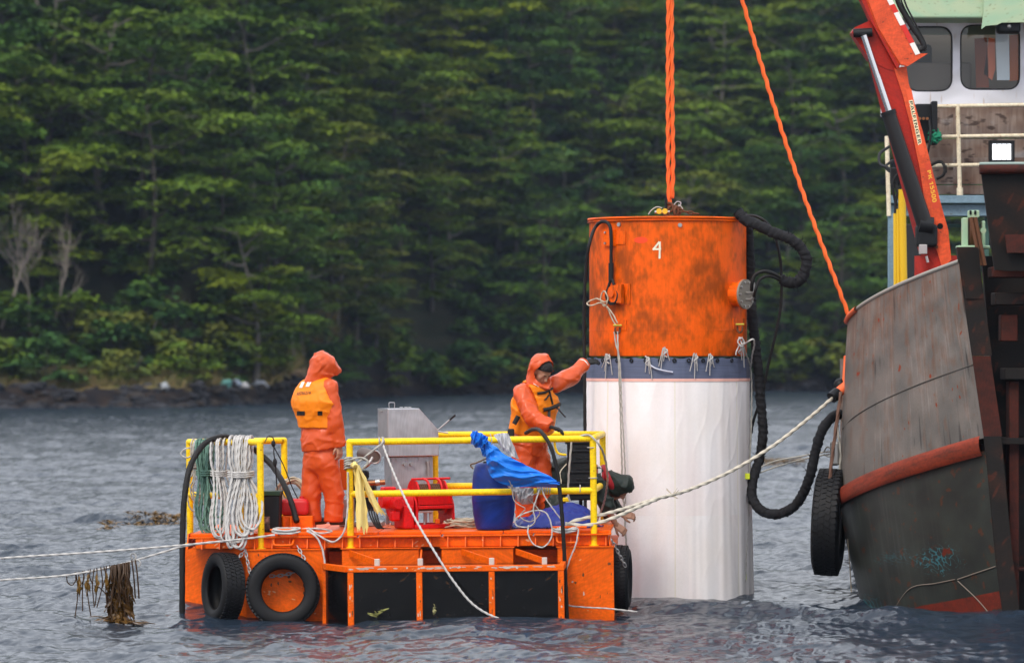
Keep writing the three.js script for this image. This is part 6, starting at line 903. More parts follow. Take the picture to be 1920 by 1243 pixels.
// ---------------------------------------------------------------- ship
const ship = thing('work_ship', 'rusty grey work ship with orange rubbing strake and white wheelhouse', 'ship', [5, 0, -46]);
const hullTop = tex(576, 576, (u, v) => {                                  // old grey paint, brown runs of rust, scrapes
  const a = fbm(u * 4, v * 3, 81, 3), b = fbm(u * 9, v * 7, 82, 3), run = N3(u * 26 + 0.6 * b, v * 1.3, 83), run2 = N3(u * 60, v * 2.2, 84), f = N3(u * 160, v * 110, 85), spot = N3(u * 22, v * 12, 86);
  let c = mix3([0.47, 0.435, 0.41], [0.385, 0.37, 0.355], clamp(0.5 + 1.2 * a)); c = mix3(c, [0.43, 0.29, 0.22], clamp(0.05 + 0.55 * run + 0.6 * b + 0.55 * (v - 0.45)) * 0.7); c = mix3(c, [0.60, 0.58, 0.57], clamp(0.5 * run2 + 0.5 * run - 0.25 - 0.5 * a) * 0.7); c = mix3(c, [0.52, 0.20, 0.10], sstep(0.72, 0.86, spot * 0.8 + 0.35 * b)); c = mix3(c, [0.18, 0.17, 0.165], sstep(0.55, 0.85, 0.75 * N3(u * 34, v * 1.1, 91) + 0.5 * a) * 0.55);
  const k = 1 + 0.05 * f; return [c[0] * k, c[1] * k, c[2] * k];
});
const hullLow = tex(640, 640, (u, v) => {                                  // dark green topsides, turquoise and rust where fenders rubbed
  const a = fbm(u * 4, v * 4, 91, 3), b = fbm(u * 12, v * 10, 92, 3), f = N3(u * 150, v * 120, 94), run = N3(u * 40, v * 1.5, 95);
  let c = mix3([0.20, 0.215, 0.195], [0.15, 0.155, 0.145], clamp(0.5 + a)); c = mix3(c, [0.36, 0.36, 0.345], clamp(run * 0.9 - 0.05) * 0.6 * clamp(0.75 - u + 0.3 * a));
  const gl = (x0, y0, sx, sy, w) => { const d = Math.hypot((u - x0) / sx, (v - y0) / sy), sc = 0.95 * Math.pow(1 - Math.abs(N3(u * 9 - v * 22, v * 26 + u * 16, 5)), 7) + 0.22 * N3(u * 60 + v * 30, v * 70, 7) + 0.3 * b; c = mix3(c, [0.20, 0.47, 0.52], sstep(0.25, 0.5, sc + 0.45 - d * 0.85) * w); };
  gl(0.60, 0.47, 0.17, 0.07, 0.7); gl(0.3, 0.5, 0.16, 0.05, 0.35); gl(0.08, 0.2, 0.1, 0.07, 0.9);
  c = mix3(c, [0.36, 0.13, 0.07], sstep(0.4, 0.7, 1.0 - Math.hypot((u - 0.66) / 0.07, (v - 0.49) / 0.035) + 1.2 * b)); c = mix3(c, [0.33, 0.17, 0.1], sstep(0.34, 0.5, b) * 0.7);
  const k = 1 + 0.06 * f; return [c[0] * k, c[1] * k, c[2] * k];
});
const hullTopMat = std({ map: hullTop, roughness: 0.5, bumpMap: tex(256, 256, (u, v) => { const k = 0.5 + 0.4 * fbm(u * 5, v * 3.5, 87, 2); return [k, k, k]; }, false), bumpScale: 0.03 });
const hullLowMat = std({ map: hullLow, roughness: 0.42 });
const strakeMat = std({ map: paint([0.53, 0.20, 0.115], [0.33, 0.14, 0.09], [0.30, 0.22, 0.18], 17, 1.7), roughness: 0.55 });
const bootMat = std({ map: paint([0.44, 0.15, 0.09], [0.25, 0.10, 0.07], [0.2, 0.15, 0.12], 18, 1.2), roughness: 0.6 });
const tarMat = std({ map: tex(512, 512, (u, v) => { const a = tn(u, v, 6, 101), b = tn(u, v * 0.4, 24, 102), f = tn(u, v, 60, 103); let c = mix3([0.075, 0.058, 0.05], [0.15, 0.08, 0.05], clamp(0.2 + 0.9 * a)); c = mix3(c, [0.28, 0.11, 0.05], sstep(0.5, 0.8, b * 0.8 + a * 0.4) * 0.7); const k = 1 + 0.15 * f; return [c[0] * k, c[1] * k, c[2] * k]; }, true, [0.4, 0.4]), roughness: 0.7 });
const rustPaint = std({ map: paint([0.27, 0.10, 0.06], [0.15, 0.07, 0.05], [0.10, 0.07, 0.06], 19, 1.6), roughness: 0.75 });
// rows of the side: [px at silhouette, py, px at bow edge, py, depth shift]
const rowsH = [[1590, 603, 1799, 491], [1584, 700, 1812, 590], [1579, 800, 1828, 700], [1575, 925, 1845, 816], [1576, 955, 1849, 852], [1586, 1010, 1856, 930], [1597, 1060, 1866, 1040], [1610, 1112, 1880, 1150], [1640, 1240, 1905, 1290]];
function sidePt(q, row, out = 0) {                                            // q: 1 at the bow edge, 0 where the side turns away, below 0 running aft
  const i = Math.max(0, Math.min(rowsH.length - 2, Math.floor(row))), f = row - i, r = rowsH[i].map((v, k) => lerp(v, rowsH[i + 1][k], f)), [ax, ay, bx, by] = r;
  const s = q > 0 ? q * q : 0, d = 43.2 - 3.2 * q, px = lerp(ax, bx, s) + (q < 0 ? -q * 14 : 0);
  const y0 = EYE - (ay - HORIZON) * 43.2 / F, y1 = EYE - (by - HORIZON) * 40 / F, y = lerp(y0, y1, q > 0 ? Math.pow(q, 1.25) : q * 0.06);
  return V((px - out - 960) * d / F, y, -d + out * 0.003);
}
function sideGeo(r0, r1, nv, out = 0, q0 = -4.6, q1 = 1) {
  const nu = 110, pos = [], uv = [], idx = [];
  for (let j = 0; j <= nv; j++) for (let i = 0; i <= nu; i++) { const u = i / nu, q = u < 0.2 ? lerp(q0, 0, u / 0.2) : lerp(0, q1, (u - 0.2) / 0.8), p = sidePt(q, lerp(r0, r1, j / nv), out); pos.push(p.x, p.y, p.z); uv.push(q > 0 ? q * q * 1.0 : q * 0.5, 1 - j / nv); }
  for (let j = 0; j < nv; j++) for (let i = 0; i < nu; i++) { const a = j * (nu + 1) + i; idx.push(a, a + nu + 1, a + 1, a + 1, a + nu + 1, a + nu + 2); }
  const g = new THREE.BufferGeometry(); g.setAttribute('position', new THREE.Float32BufferAttribute(pos, 3)); g.setAttribute('uv', new THREE.Float32BufferAttribute(uv, 2)); g.setIndex(idx); g.computeVertexNormals(); return g;
}
{
  part(ship, 'bulwark_side', sideGeo(0, 3.15, 30), hullTopMat); part(ship, 'lower_side', sideGeo(3.8, 8, 36), hullLowMat);
  { // strake: a half-round band standing off the side
    const nu = 90, nv = 10, pos = [], idx = [], uv = []; for (let j = 0; j <= nv; j++) for (let i = 0; i <= nu; i++) { const q = lerp(-1.2, 1, i / nu), t = j / nv, p = sidePt(q, lerp(3.02, 4.02, t)), e = Math.pow(Math.sin(Math.PI * clamp(t * 0.94 + 0.03)), 0.18); const n = V(-0.8, -0.05, 0.6 * clamp(q + 0.2)).normalize(); p.addScaledVector(n, 0.075 * e * clamp((q + 1.2) * 3)); pos.push(p.x, p.y, p.z); uv.push(i / nu * 4, t * 0.4); } for (let j = 0; j < nv; j++) for (let i = 0; i < nu; i++) { const a = j * (nu + 1) + i; idx.push(a, a + nu + 1, a + 1, a + 1, a + nu + 1, a + nu + 2); } const g = new THREE.BufferGeometry(); g.setAttribute('position', new THREE.Float32BufferAttribute(pos, 3)); g.setAttribute('uv', new THREE.Float32BufferAttribute(uv, 2)); g.setIndex(idx); part(ship, 'rubbing_strake', toCreasedNormals(g, 0.5), strakeMat); }
  const cap = []; for (let i = 0; i <= 40; i++) cap.push(sidePt(lerp(-4.5, 1, i / 40), 0).add(V(0.005, 0.008, 0))); part(ship, 'gunwale_cap', tube(cap, 0.022, 8, 160), std({ color: lin(0.30, 0.28, 0.25), roughness: 0.6 }));
  { const p = sidePt(0.12, 0), t = []; for (let i = 0; i <= 6; i++) t.push(sidePt(-0.12 + 0.42 * i / 6, 0.02).add(V(-0.01, 0.012, 0.01))); part(ship, 'chafe_plate', tube(t, 0.03, 8), std({ color: lin(0.75, 0.14, 0.04), roughness: 0.5 })); }
  // red boot topping and weld lines low on the bow
  { const t = [], n = 24, pos = [], idx = []; for (let i = 0; i <= n; i++) { const q = lerp(0.52, 1, i / n); for (const r of [lerp(7.15, 6.62, i / n), 8]) { const p = sidePt(q, r).add(V(-0.004, 0, 0.004)); pos.push(p.x, p.y, p.z); } if (i) { const a = i * 2; idx.push(a - 2, a - 1, a, a, a - 1, a + 1); } } const g = boxUV((() => { const g = new THREE.BufferGeometry(); g.setAttribute('position', new THREE.Float32BufferAttribute(pos, 3)); g.setIndex(idx); return g; })()); g.computeVertexNormals(); part(ship, 'boot_topping', g, bootMat); }
  const wl = (a) => part(ship, 'weld_line', tube(a.map(([q, r]) => sidePt(q, r).add(V(-0.004, 0, 0.004))), 0.007, 5), std({ color: lin(0.16, 0.13, 0.105), roughness: 0.8 }));
  wl([[0.45, 7.2], [0.62, 6.62], [0.75, 6.5], [0.84, 6.42]]); wl([[0.85, 6.42], [0.93, 6.3], [1, 6.2]]); wl([[0.85, 6.45], [0.92, 6.8], [0.97, 7.1]]);
  part(ship, 'weld_line', tube([0.1, 0.3, 0.5, 0.7, 0.85, 1].map(q => sidePt(q, 2.1 - 0.25 * q).add(V(-0.003, 0, 0.003))), 0.006, 5), std({ color: lin(0.10, 0.09, 0.08), roughness: 0.8 }));
  // forward end: corner post, cross beams, raised bow ramp
  const e = r => sidePt(1, r), col = (r0, r1, wpx, mat, name) => { const w0 = wpx * 40 / F, n = Math.ceil(r1 - r0), L = [], R = []; for (let i = 0; i <= n * 2; i++) { const a = e(lerp(r0, r1, i / (n * 2))).add(V(0.001, 0, 0.004)); L.push(a); R.unshift(a.clone().add(V(w0 * 0.95, 0, 0.02))); } return part(ship, name, hull([...L, ...R], V(0.02, 0, -0.3)), mat); };
  col(-0.28, 1.7, 40, tarMat, 'corner_post'); col(1.705, 3.05, 36, rustPaint, 'corner_post'); col(3.055, 8, 34, tarMat, 'corner_post');
  part(ship, 'sheer_post', hull([P(1797, 466, 40), P(1836, 466, 40), P(1842, 560, 40), P(1812, 560, 40)].map(p => p.add(V(0, 0, 0.03))), V(0, 0, -0.1)), tarMat);
  const inner = [P(1842, 480, 40.6), P(1915, 1300, 40.6), P(2500, 1300, 40.6), P(2500, 480, 40.6)]; part(ship, 'bow_bulkhead', hull(inner, V(0, 0, -0.1)), tarMat);
  const bx = (a, b, y0, y1, d, dp, m, n) => { const p = P(a, y1, d), q = P(b, y0, d); return part(ship, n, box((p.x + q.x) / 2, (p.y + q.y) / 2, -d - dp / 2, q.x - p.x, q.y - p.y, dp, 0.012), m); };
  bx(1862, 2400, 500, 520, 39.9, 0.4, rustPaint, 'cross_beam'); bx(1868, 2400, 548, 572, 40.0, 0.4, tarMat, 'cross_beam'); bx(1885, 2400, 690, 712, 40.1, 0.4, tarMat, 'cross_beam'); bx(1878, 1910, 590, 640, 40.1, 0.2, rustPaint, 'hinge_block'); bx(1895, 2400, 1065, 1071, 40.2, 0.3, rustPaint, 'cross_beam'); bx(1893, 1912, 715, 1180, 40.2, 0.25, rustPaint, 'guide_post');
  { const r = [P(1841, 322, 39.4), P(1866, 506, 39.5), P(1890, 508, 39.5), P(2400, 508, 39.5), P(2400, 322, 39.4)]; part(ship, 'bow_ramp', hull(r, V(0.01, 0, -0.12)), tarMat); part(ship, 'ramp_edge', bar(P(1838, 317, 39.36), P(2400, 312, 39.36), 0.052, 14), rustPaint); part(ship, 'ramp_lip', bar(P(1838, 307, 39.34), P(2400, 303, 39.34), 0.016, 10), std({ color: lin(0.26, 0.33, 0.30), roughness: 0.6 })); part(ship, 'ramp_stiffener', hull([P(1886, 440, 39.38), P(2400, 436, 39.38), P(2400, 470, 39.38), P(1890, 474, 39.38)], V(0, 0, -0.04)), rustPaint); }
  // deck, far side and house below
  const D0 = []; for (let i = 0; i <= 14; i++) D0.push(sidePt(lerp(-4.6, 0.98, i / 14), 4.4)); const yd = 1.75; part(ship, 'deck', hull([...D0.map(p => V(p.x + 0.12, yd, p.z)), V(11.5, yd, -40.7), V(11.5, yd, -57.9)], V(0, -0.06, 0)), tarMat);
  part(ship, 'far_side', box(11.55, 1.4, -49.3, 0.1, 4.2, 17.2), hullTopMat); part(ship, 'transom', box(8.1, 0.9, -57.95, 6.8, 3.2, 0.1), hullTopMat);
  part(ship, 'stem_wall', box(8.2, 1.4, -40.75, 6.6, 3.6, 0.08), tarMat);
}
const whitePaint = std({ map: tex(256, 256, (u, v) => { const a = tn(u, v, 5, 111), r = tn(u, v * 0.1, 40, 112); let c = mix3([0.90, 0.90, 0.93], [0.80, 0.80, 0.82], clamp(0.4 + a)); return mix3(c, [0.6, 0.45, 0.33], sstep(0.55, 0.9, r * 0.8 + a * 0.3) * 0.5); }, true, [0.4, 0.4]), roughness: 0.4 });
const creamPaint = std({ map: paint([0.88, 0.84, 0.74], [0.72, 0.62, 0.48], [0.45, 0.25, 0.12], 23, 0.9), roughness: 0.5 });
const mint = std({ map: tex(256, 256, (u, v) => { const a = tn(u, v, 6, 121), b = tn(u, v, 25, 122); return mix3(mix3([0.60, 0.72, 0.60], [0.66, 0.73, 0.60], clamp(0.5 + a)), [0.50, 0.52, 0.42], sstep(0.7, 0.95, b) * 0.6); }, true, [0.5, 0.5]), roughness: 0.5 });
const blueGrey = std({ map: paint([0.46, 0.56, 0.62], [0.36, 0.44, 0.48], [0.30, 0.22, 0.16], 24, 0.7), roughness: 0.5 });
const plyTex = tex(512, 512, (u, v) => { const g = N3(u * 34, v * 2.6, 131), g2 = N3(u * 90, v * 5, 132), a = fbm(u * 3, v * 2.4, 133, 3), k = fbm(u * 6, v * 9, 135, 3); let c = mix3([0.56, 0.50, 0.46], [0.46, 0.40, 0.37], clamp(0.5 + 0.5 * g + 0.25 * g2)); c = mix3(c, [0.38, 0.28, 0.23], clamp(a * 1.5 + 0.1) * 0.8); c = mix3(c, [0.22, 0.175, 0.16], sstep(0.18, 0.5, k) * 0.75); return mix3(c, [0.60, 0.61, 0.63], sstep(0.2, 0.5, -a) * 0.5); }, true, [0.55, 0.8]);
const plyMat = std({ map: plyTex, roughness: 0.85 });
{
  const d = 50, q = (px, py, dd = d) => P(px, py, dd);
  const rr = (x0, y0, x1, y1, r) => { const s = new THREE.Path(); s.moveTo(x0 + r, y0); s.lineTo(x1 - r, y0); s.quadraticCurveTo(x1, y0, x1, y0 + r); s.lineTo(x1, y1 - r); s.quadraticCurveTo(x1, y1, x1 - r, y1); s.lineTo(x0 + r, y1); s.quadraticCurveTo(x0, y1, x0, y1 - r); s.lineTo(x0, y0 + r); s.quadraticCurveTo(x0, y0, x0 + r, y0); return s; };
  const a = q(1688, 197), b = q(2230, -70), sh = new THREE.Shape([[a.x, a.y], [b.x, a.y], [b.x, b.y], [a.x, b.y]].map(p => new THREE.Vector2(...p)));
  const wins = [[1700, 50, 1786, 170], [1803, 47, 1913, 167], [1930, 44, 2040, 165], [2057, 42, 2167, 163]].map(([x0, y0, x1, y1]) => { const m = q(x0, y1), n = q(x1, y0); return [m.x, m.y, n.x, n.y]; });
  for (const w of wins) sh.holes.push(rr(...w, 0.16));
  const g = new THREE.ExtrudeGeometry(sh, { depth: 0.06, bevelEnabled: true, bevelSize: 0.006, bevelThickness: 0.006, bevelSegments: 2, bevelOffset: -0.006, curveSegments: 8 }); g.translate(0, 0, -d - 0.06);
  const wh = part(ship, 'wheelhouse', boxUV(g), whitePaint);
  const glass = new THREE.MeshPhysicalMaterial({ color: lin(0.8, 0.86, 0.88), transmission: 1, roughness: 0.03, thickness: 0, ior: 1.5, side: THREE.DoubleSide }), gask = std({ color: lin(0.025, 0.025, 0.028), roughness: 0.6 });
  for (const w of wins) {
    const s = new THREE.Shape(rr(w[0] - 0.01, w[1] - 0.01, w[2] + 0.01, w[3] + 0.01, 0.17).getPoints(8)); const pg = new THREE.ShapeGeometry(s); pg.translate(0, 0, -d - 0.035); part(wh, 'window_pane', pg, glass);
    const pts = rr(w[0], w[1], w[2], w[3], 0.16).getPoints(8).map(p => V(p.x, p.y, -d + 0.005)); part(wh, 'window_gasket', tube(pts.slice(0, -1), 0.010, 6, 120, true), gask);
  }
  const dark = std({ color: lin(0.20, 0.155, 0.125), roughness: 0.8 }), ft = a.y, tp = b.y;
  part(wh, 'back_wall', box((a.x + b.x) / 2, (ft + tp) / 2, -d - 2.6, b.x - a.x, tp - ft, 0.06), dark); part(wh, 'side_wall', box(a.x + 0.03, (ft + tp) / 2, -d - 1.33, 0.06, tp - ft - 0.01, 2.46), whitePaint); part(wh, 'side_wall', box(b.x - 0.03, (ft + tp) / 2, -d - 1.33, 0.06, tp - ft - 0.01, 2.46), whitePaint); part(wh, 'cabin_floor', box((a.x + b.x) / 2, ft + 0.04, -d - 1.33, b.x - a.x - 0.14, 0.06, 2.46), dark);
  part(wh, 'console', box(q(1760, 160).x, ft + 0.3, -d - 0.5, 0.9, 0.5, 0.4, 0.03), dark); part(wh, 'helm_seat', [box(q(1735, 120).x, ft + 0.55, -d - 1.3, 0.45, 0.6, 0.12, 0.05), box(q(1735, 120).x, ft + 0.25, -d - 1.1, 0.45, 0.12, 0.45, 0.05)], std({ color: lin(0.02, 0.025, 0.035), roughness: 0.6 }));
  // roof with worn fascia
  const ra = q(1676, 34, 49.3), rb = q(2260, 30, 49.3); part(ship, 'roof', box((ra.x + rb.x) / 2, ra.y + 0.42, -50.6, rb.x - ra.x, 0.84, 2.6, 0.03), mint);
  part(ship, 'roof_fascia', hull([q(1842, 54, 49.25), q(1850, 48, 49.25), q(1872, 46, 49.25), q(1880, 42, 49.25), q(2260, 36, 49.25), q(2260, -60, 49.25), q(1846, -60, 49.25), q(1846, 20, 49.25)], V(0, 0, -0.04)), mint);
  // things hanging inside the window
  const og = (n, pts, m, l) => { const t = single(n, hull(pts.map(p => q(p[0], p[1], d + 0.12)), V(0, 0, -0.03)), m, l[0], l[1]); return t; };
  og('hanging_jacket', [[1829, 72], [1852, 70], [1856, 164], [1832, 164]], std({ color: lin(0.22, 0.05, 0.02), roughness: 0.8 }), ['dark red board inside the wheelhouse window', 'board']);
  og('hanging_jacket', [[1856, 70], [1867, 72], [1868, 128], [1862, 150], [1846, 138]], std({ color: lin(0.75, 0.19, 0.09), roughness: 0.8 }), ['folded orange jacket hanging inside the wheelhouse window', 'jacket']);
  og('hanging_jacket', [[1895, 66], [1911, 64], [1911, 150], [1894, 152]], std({ color: lin(0.55, 0.13, 0.03), roughness: 0.8 }), ['brown orange cloth hanging beside the white chart in the window', 'cloth']);
  single('chart', hull([q(1868, 54, d + 0.08), q(1893, 58, d + 0.08), q(1895, 150, d + 0.08), q(1871, 150, d + 0.08)], V(0, 0, -0.008)), std({ color: lin(0.8, 0.8, 0.82), roughness: 0.7 }), 'white paper chart hanging inside the wheelhouse window', 'chart');
  // weathered plywood below the windows
  for (const [x0, y0, x1, y1] of [[1700, 199, 1797, 258], [1799, 199, 1990, 258], [1700, 260, 1797, 345], [1799, 260, 1990, 345], [1992, 199, 2230, 345], [1700, 347, 2230, 364]]) { const m = q(x0, y1), n = q(x1, y0); part(ship, 'plywood_panel', box((m.x + n.x) / 2, (m.y + n.y) / 2, -d - 0.03, n.x - m.x, n.y - m.y, 0.02, 0.003), plyMat); }
  const rl = (x0, y0, x1, y1, r = 0.024) => bar(q(x0, y0, 49.75), q(x1, y1, 49.75), r, 10);
  for (const [y, x0] of [[199, 1752], [257, 1700], [311, 1700]]) part(ship, 'rail_bar', rl(x0, y, 2230, y - 8), creamPaint); for (const x of [1799, 1980]) { const p = part(ship, 'rail_upright', rl(x - 2, 195, x + 2, 360, 0.027), creamPaint); part(p, 'foot', bar(q(x + 2, 352, 49.74), q(x + 2, 366, 49.74), 0.04, 10), creamPaint); }
  part(ship, 'rail_upright', bar(q(1664, 255, 49.7), q(1668, 405, 49.7), 0.028, 10), creamPaint);
  const bb = (x0, x1, y0, y1, m, n, dd = 49.8, th = 0.14) => { const p = q(x0, y1, dd), o = q(x1, y0, dd); return part(ship, n, box((p.x + o.x) / 2, (p.y + o.y) / 2, -dd - th / 2, o.x - p.x, o.y - p.y, th, 0.01), m); };
  bb(1668, 2230, 366, 381, blueGrey, 'deck_beam', 49.7, 0.3); bb(1672, 2230, 383, 405, blueGrey, 'deck_beam', 49.8, 0.2); bb(1667, 1681, 400, 790, blueGrey, 'house_post', 49.7, 0.12); bb(1683, 1690, 406, 790, blueGrey, 'house_post', 49.9, 0.1); bb(2000, 2020, 406, 790, blueGrey, 'house_post', 49.9, 0.12); bb(1848, 1856, 406, 790, std({ color: lin(0.05, 0.11, 0.09), roughness: 0.6 }), 'house_post', 49.95, 0.1);
  bb(1700, 1776, 420, 790, std({ color: lin(0.025, 0.027, 0.03), roughness: 0.7 }), 'engine_casing', 48.5, 0.5); bb(1778, 2000, 420, 426, std({ color: lin(0.04, 0.09, 0.075), roughness: 0.6 }), 'cross_rail', 50.2, 0.06);
}
{ // crane
  const d = 45.5, q = (px, py, dd = d) => P(px, py, dd), craneMat = std({ map: paint([0.86, 0.33, 0.17], [0.68, 0.24, 0.12], [0.4, 0.2, 0.12], 27, 1.3), roughness: 0.4 }), craneRed = std({ map: paint([0.66, 0.13, 0.06], [0.42, 0.08, 0.04], [0.3, 0.12, 0.08], 28, 0.7), roughness: 0.45 });
  const c = thing('loader_crane', 'orange folding loader crane with black hydraulic ram on the ship', 'crane', q(1770, 560)), B = V(-0.225, 0.02, -0.34);
  const face = [[1678, 127], [1701, 124], [1705, 155], [1731, 245], [1766, 384], [1779, 430], [1785, 487], [1768, 503], [1753, 453], [1738, 399], [1726, 317], [1709, 236], [1694, 178], [1682, 142]].map(p => q(...p));
  part(c, 'main_boom', hull(face, V(0, 0, -0.02)), craneMat);
  part(c, 'boom_side', hull([[1680, 128], [1683, 142], [1695, 178], [1710, 236], [1727, 317], [1739, 399], [1754, 453], [1766, 500], [1760, 505], [1735, 470], [1640, 110]].map(p => q(p[0], p[1], d + 0.03)), V(-0.04, 0, -0.3)), craneRed);
  part(c, 'column', [bar(q(1762, 480, 45.8), V(q(1762, 480, 45.8).x, 1.76, -45.8), 0.28, 24), box(q(1762, 480, 45.8).x, 1.95, -45.8, 0.9, 0.38, 0.9, 0.03)], craneRed);
  // knuckle and outer arm, running on above the picture to the hook
  part(c, 'knuckle_plate', hull([[1598, 60], [1604, 51], [1634, 37], [1652, 60], [1690, 118], [1684, 134], [1660, 128], [1630, 110]].map(p => q(p[0], p[1], d + 0.02)), V(0.0, 0, -0.3)), craneRed);
  part(c, 'knuckle_pin', bar(q(1601, 62, d - 0.02), q(1637, 60, d - 0.04), 0.05, 18), blackPlastic);
  const tip = P(1268, -790, DD - 0.35), o0 = q(1715, 112, d - 0.15), dir = tip.clone().sub(o0).normalize();
  part(c, 'outer_arm', hull([[1703, 124], [1741, 100], [1726, 100], [1674, 0], [1623, -102], [1577, -102], [1629, 0], [1649, 52], [1690, 120]].map(p => q(p[0], p[1], d - 0.12)), V(-0.02, 0, -0.03)), craneMat);
  part(c, 'outer_arm_side', hull([[1690, 120], [1649, 52], [1629, 0], [1577, -102], [1563, -102], [1617, 0], [1636, 42], [1683, 128]].map(p => q(p[0], p[1], d - 0.09)), V(-0.0, 0, -0.26)), craneRed);
  const s0 = q(1600, -85, d + 0.03); part(c, 'telescopic_arm', beam(s0, tip, 0.2, 0.24, 0.02, V(0.3, 0.3, 1)), craneMat); part(c, 'arm_head', new THREE.CylinderGeometry(0.16, 0.16, 0.14, 24).rotateX(Math.PI / 2).translate(tip.x, tip.y, tip.z), craneRed);
  part(c, 'hook_line', bar(tip.clone().add(V(0, -0.1, 0)), HOOK.clone().add(V(0, 0.12, 0)), 0.02, 8), blackWire); part(c, 'hook', new THREE.TorusGeometry(0.09, 0.03, 10, 24).translate(HOOK.x, HOOK.y + 0.03, HOOK.z), craneRed);
  const wS = std({ color: lin(0.78, 0.76, 0.72), roughness: 0.5 }), rS = std({ color: lin(0.6, 0.03, 0.02), roughness: 0.5 }), st = (t0, t1, m) => { const f = t => [lerp(1673, 1728, t), lerp(-4, 102, t)]; const [x0, y0] = f(t0), [x1, y1] = f(t1); part(c, 'hazard_stripe', hull([[x0, y0], [x1, y1], [x1 - 9, y1 + 3], [x0 - 9, y0 + 3]].map(p => q(p[0], p[1], d - 0.128)), V(0, 0, -0.004)), m); };
  [[0.0, 0.1, wS], [0.1, 0.24, rS], [0.24, 0.46, wS], [0.46, 0.78, rS], [0.78, 0.98, wS]].forEach(a => st(...a));
  part(c, 'ram_rod', bar(q(1621, 66, d - 0.1), q(1672, 220, d - 0.08), 0.036, 20), std({ color: lin(0.62, 0.62, 0.62), roughness: 0.12, metalness: 1 }));
  const ram = part(c, 'ram_barrel', bar(q(1667, 212, d - 0.08), q(1736, 424, d - 0.05), 0.08, 24, 0.092), std({ color: lin(0.014, 0.014, 0.015), roughness: 0.45 })); part(ram, 'ram_collar', bar(q(1666, 208, d - 0.08), q(1669, 217, d - 0.08), 0.088, 20), blackPlastic); part(ram, 'ram_foot', [bar(q(1725, 420, d - 0.05), q(1750, 424, d - 0.05), 0.1, 20), box(q(1738, 442, d).x, q(1738, 442, d).y, -d, 0.24, 0.26, 0.2, 0.04)], blackPlastic);
  for (const [x, y] of [[1742, 405], [1757, 463]]) part(c, 'boom_bolt', bar(q(x, y, d + 0.01), q(x, y, d - 0.02), 0.02, 14), std({ color: lin(0.12, 0.05, 0.03), roughness: 0.6 })); part(c, 'boom_hole', bar(q(1764, 424, d), q(1764, 424, d - 0.004), 0.034, 18), std({ color: lin(0.004, 0.004, 0.004), roughness: 0.9 }));
  part(c, 'lock_valve', [box(q(1730, 468).x, q(1730, 468).y, -d + 0.1, 0.09, 0.11, 0.08, 0.01), bar(q(1738, 480, d - 0.1), q(1741, 492, d - 0.1), 0.015, 8)], std({ color: lin(0.42, 0.38, 0.38), roughness: 0.5, metalness: 0.4 }));
  for (const k of [0, 7, 13]) part(c, 'arm_hose', tube([q(1676 + k, -60, d - 0.05), q(1684 + k, 0, d - 0.05), q(1708 + k * 0.8, 45, d - 0.05), q(1733 + k * 0.4, 88, d - 0.06), q(1722 + k, 96, d - 0.06)], k ? 0.011 : 0.028, 7), cordMat);
  // lettering
  const word = (txt, cw, ch, fill, back, font, edge) => { const cv = document.createElement('canvas'); cv.width = cw; cv.height = ch; const g = cv.getContext('2d'); if (back) { g.fillStyle = back; g.fillRect(0, 0, cw, ch); } g.font = font; g.textAlign = 'center'; g.textBaseline = 'middle'; if (edge) { g.lineWidth = 16; g.lineJoin = 'round'; g.strokeStyle = edge; g.strokeText(txt, cw / 2, ch / 2 + 4, cw - 24); } g.fillStyle = fill; g.fillText(txt, cw / 2, ch / 2 + 4, cw - 24); const t = new THREE.CanvasTexture(cv); t.colorSpace = THREE.SRGBColorSpace; return t; };
  const decal = (t, pts, n, mat) => { const [p0, p1, p2, p3] = pts; const g = new THREE.BufferGeometry(); g.setAttribute('position', new THREE.Float32BufferAttribute([p0, p1, p2, p0, p2, p3].flatMap(v => [v.x, v.y, v.z]), 3)); g.setAttribute('uv', new THREE.Float32BufferAttribute([0, 0, 1, 0, 1, 1, 0, 0, 1, 1, 0, 1], 2)); g.computeVertexNormals(); part(c, n, g, mat || std({ map: t, roughness: 0.5 })); };
  const qq = (x, y) => q(x, y, d - 0.004);
  decal(word('PALFINGER', 512, 80, '#1c1c1c', '#e25a33', 'bold 62px sans-serif', '#e9dfb8'), [qq(1700, 168), qq(1726, 292), qq(1736, 289), qq(1710, 166)], 'maker_lettering');
  decal(word('PK 15500', 360, 72, '#e6b23a', '#c8452a', 'bold 62px sans-serif'), [qq(1736, 308), qq(1750, 392), qq(1763, 389), qq(1746, 305)], 'type_lettering');
}
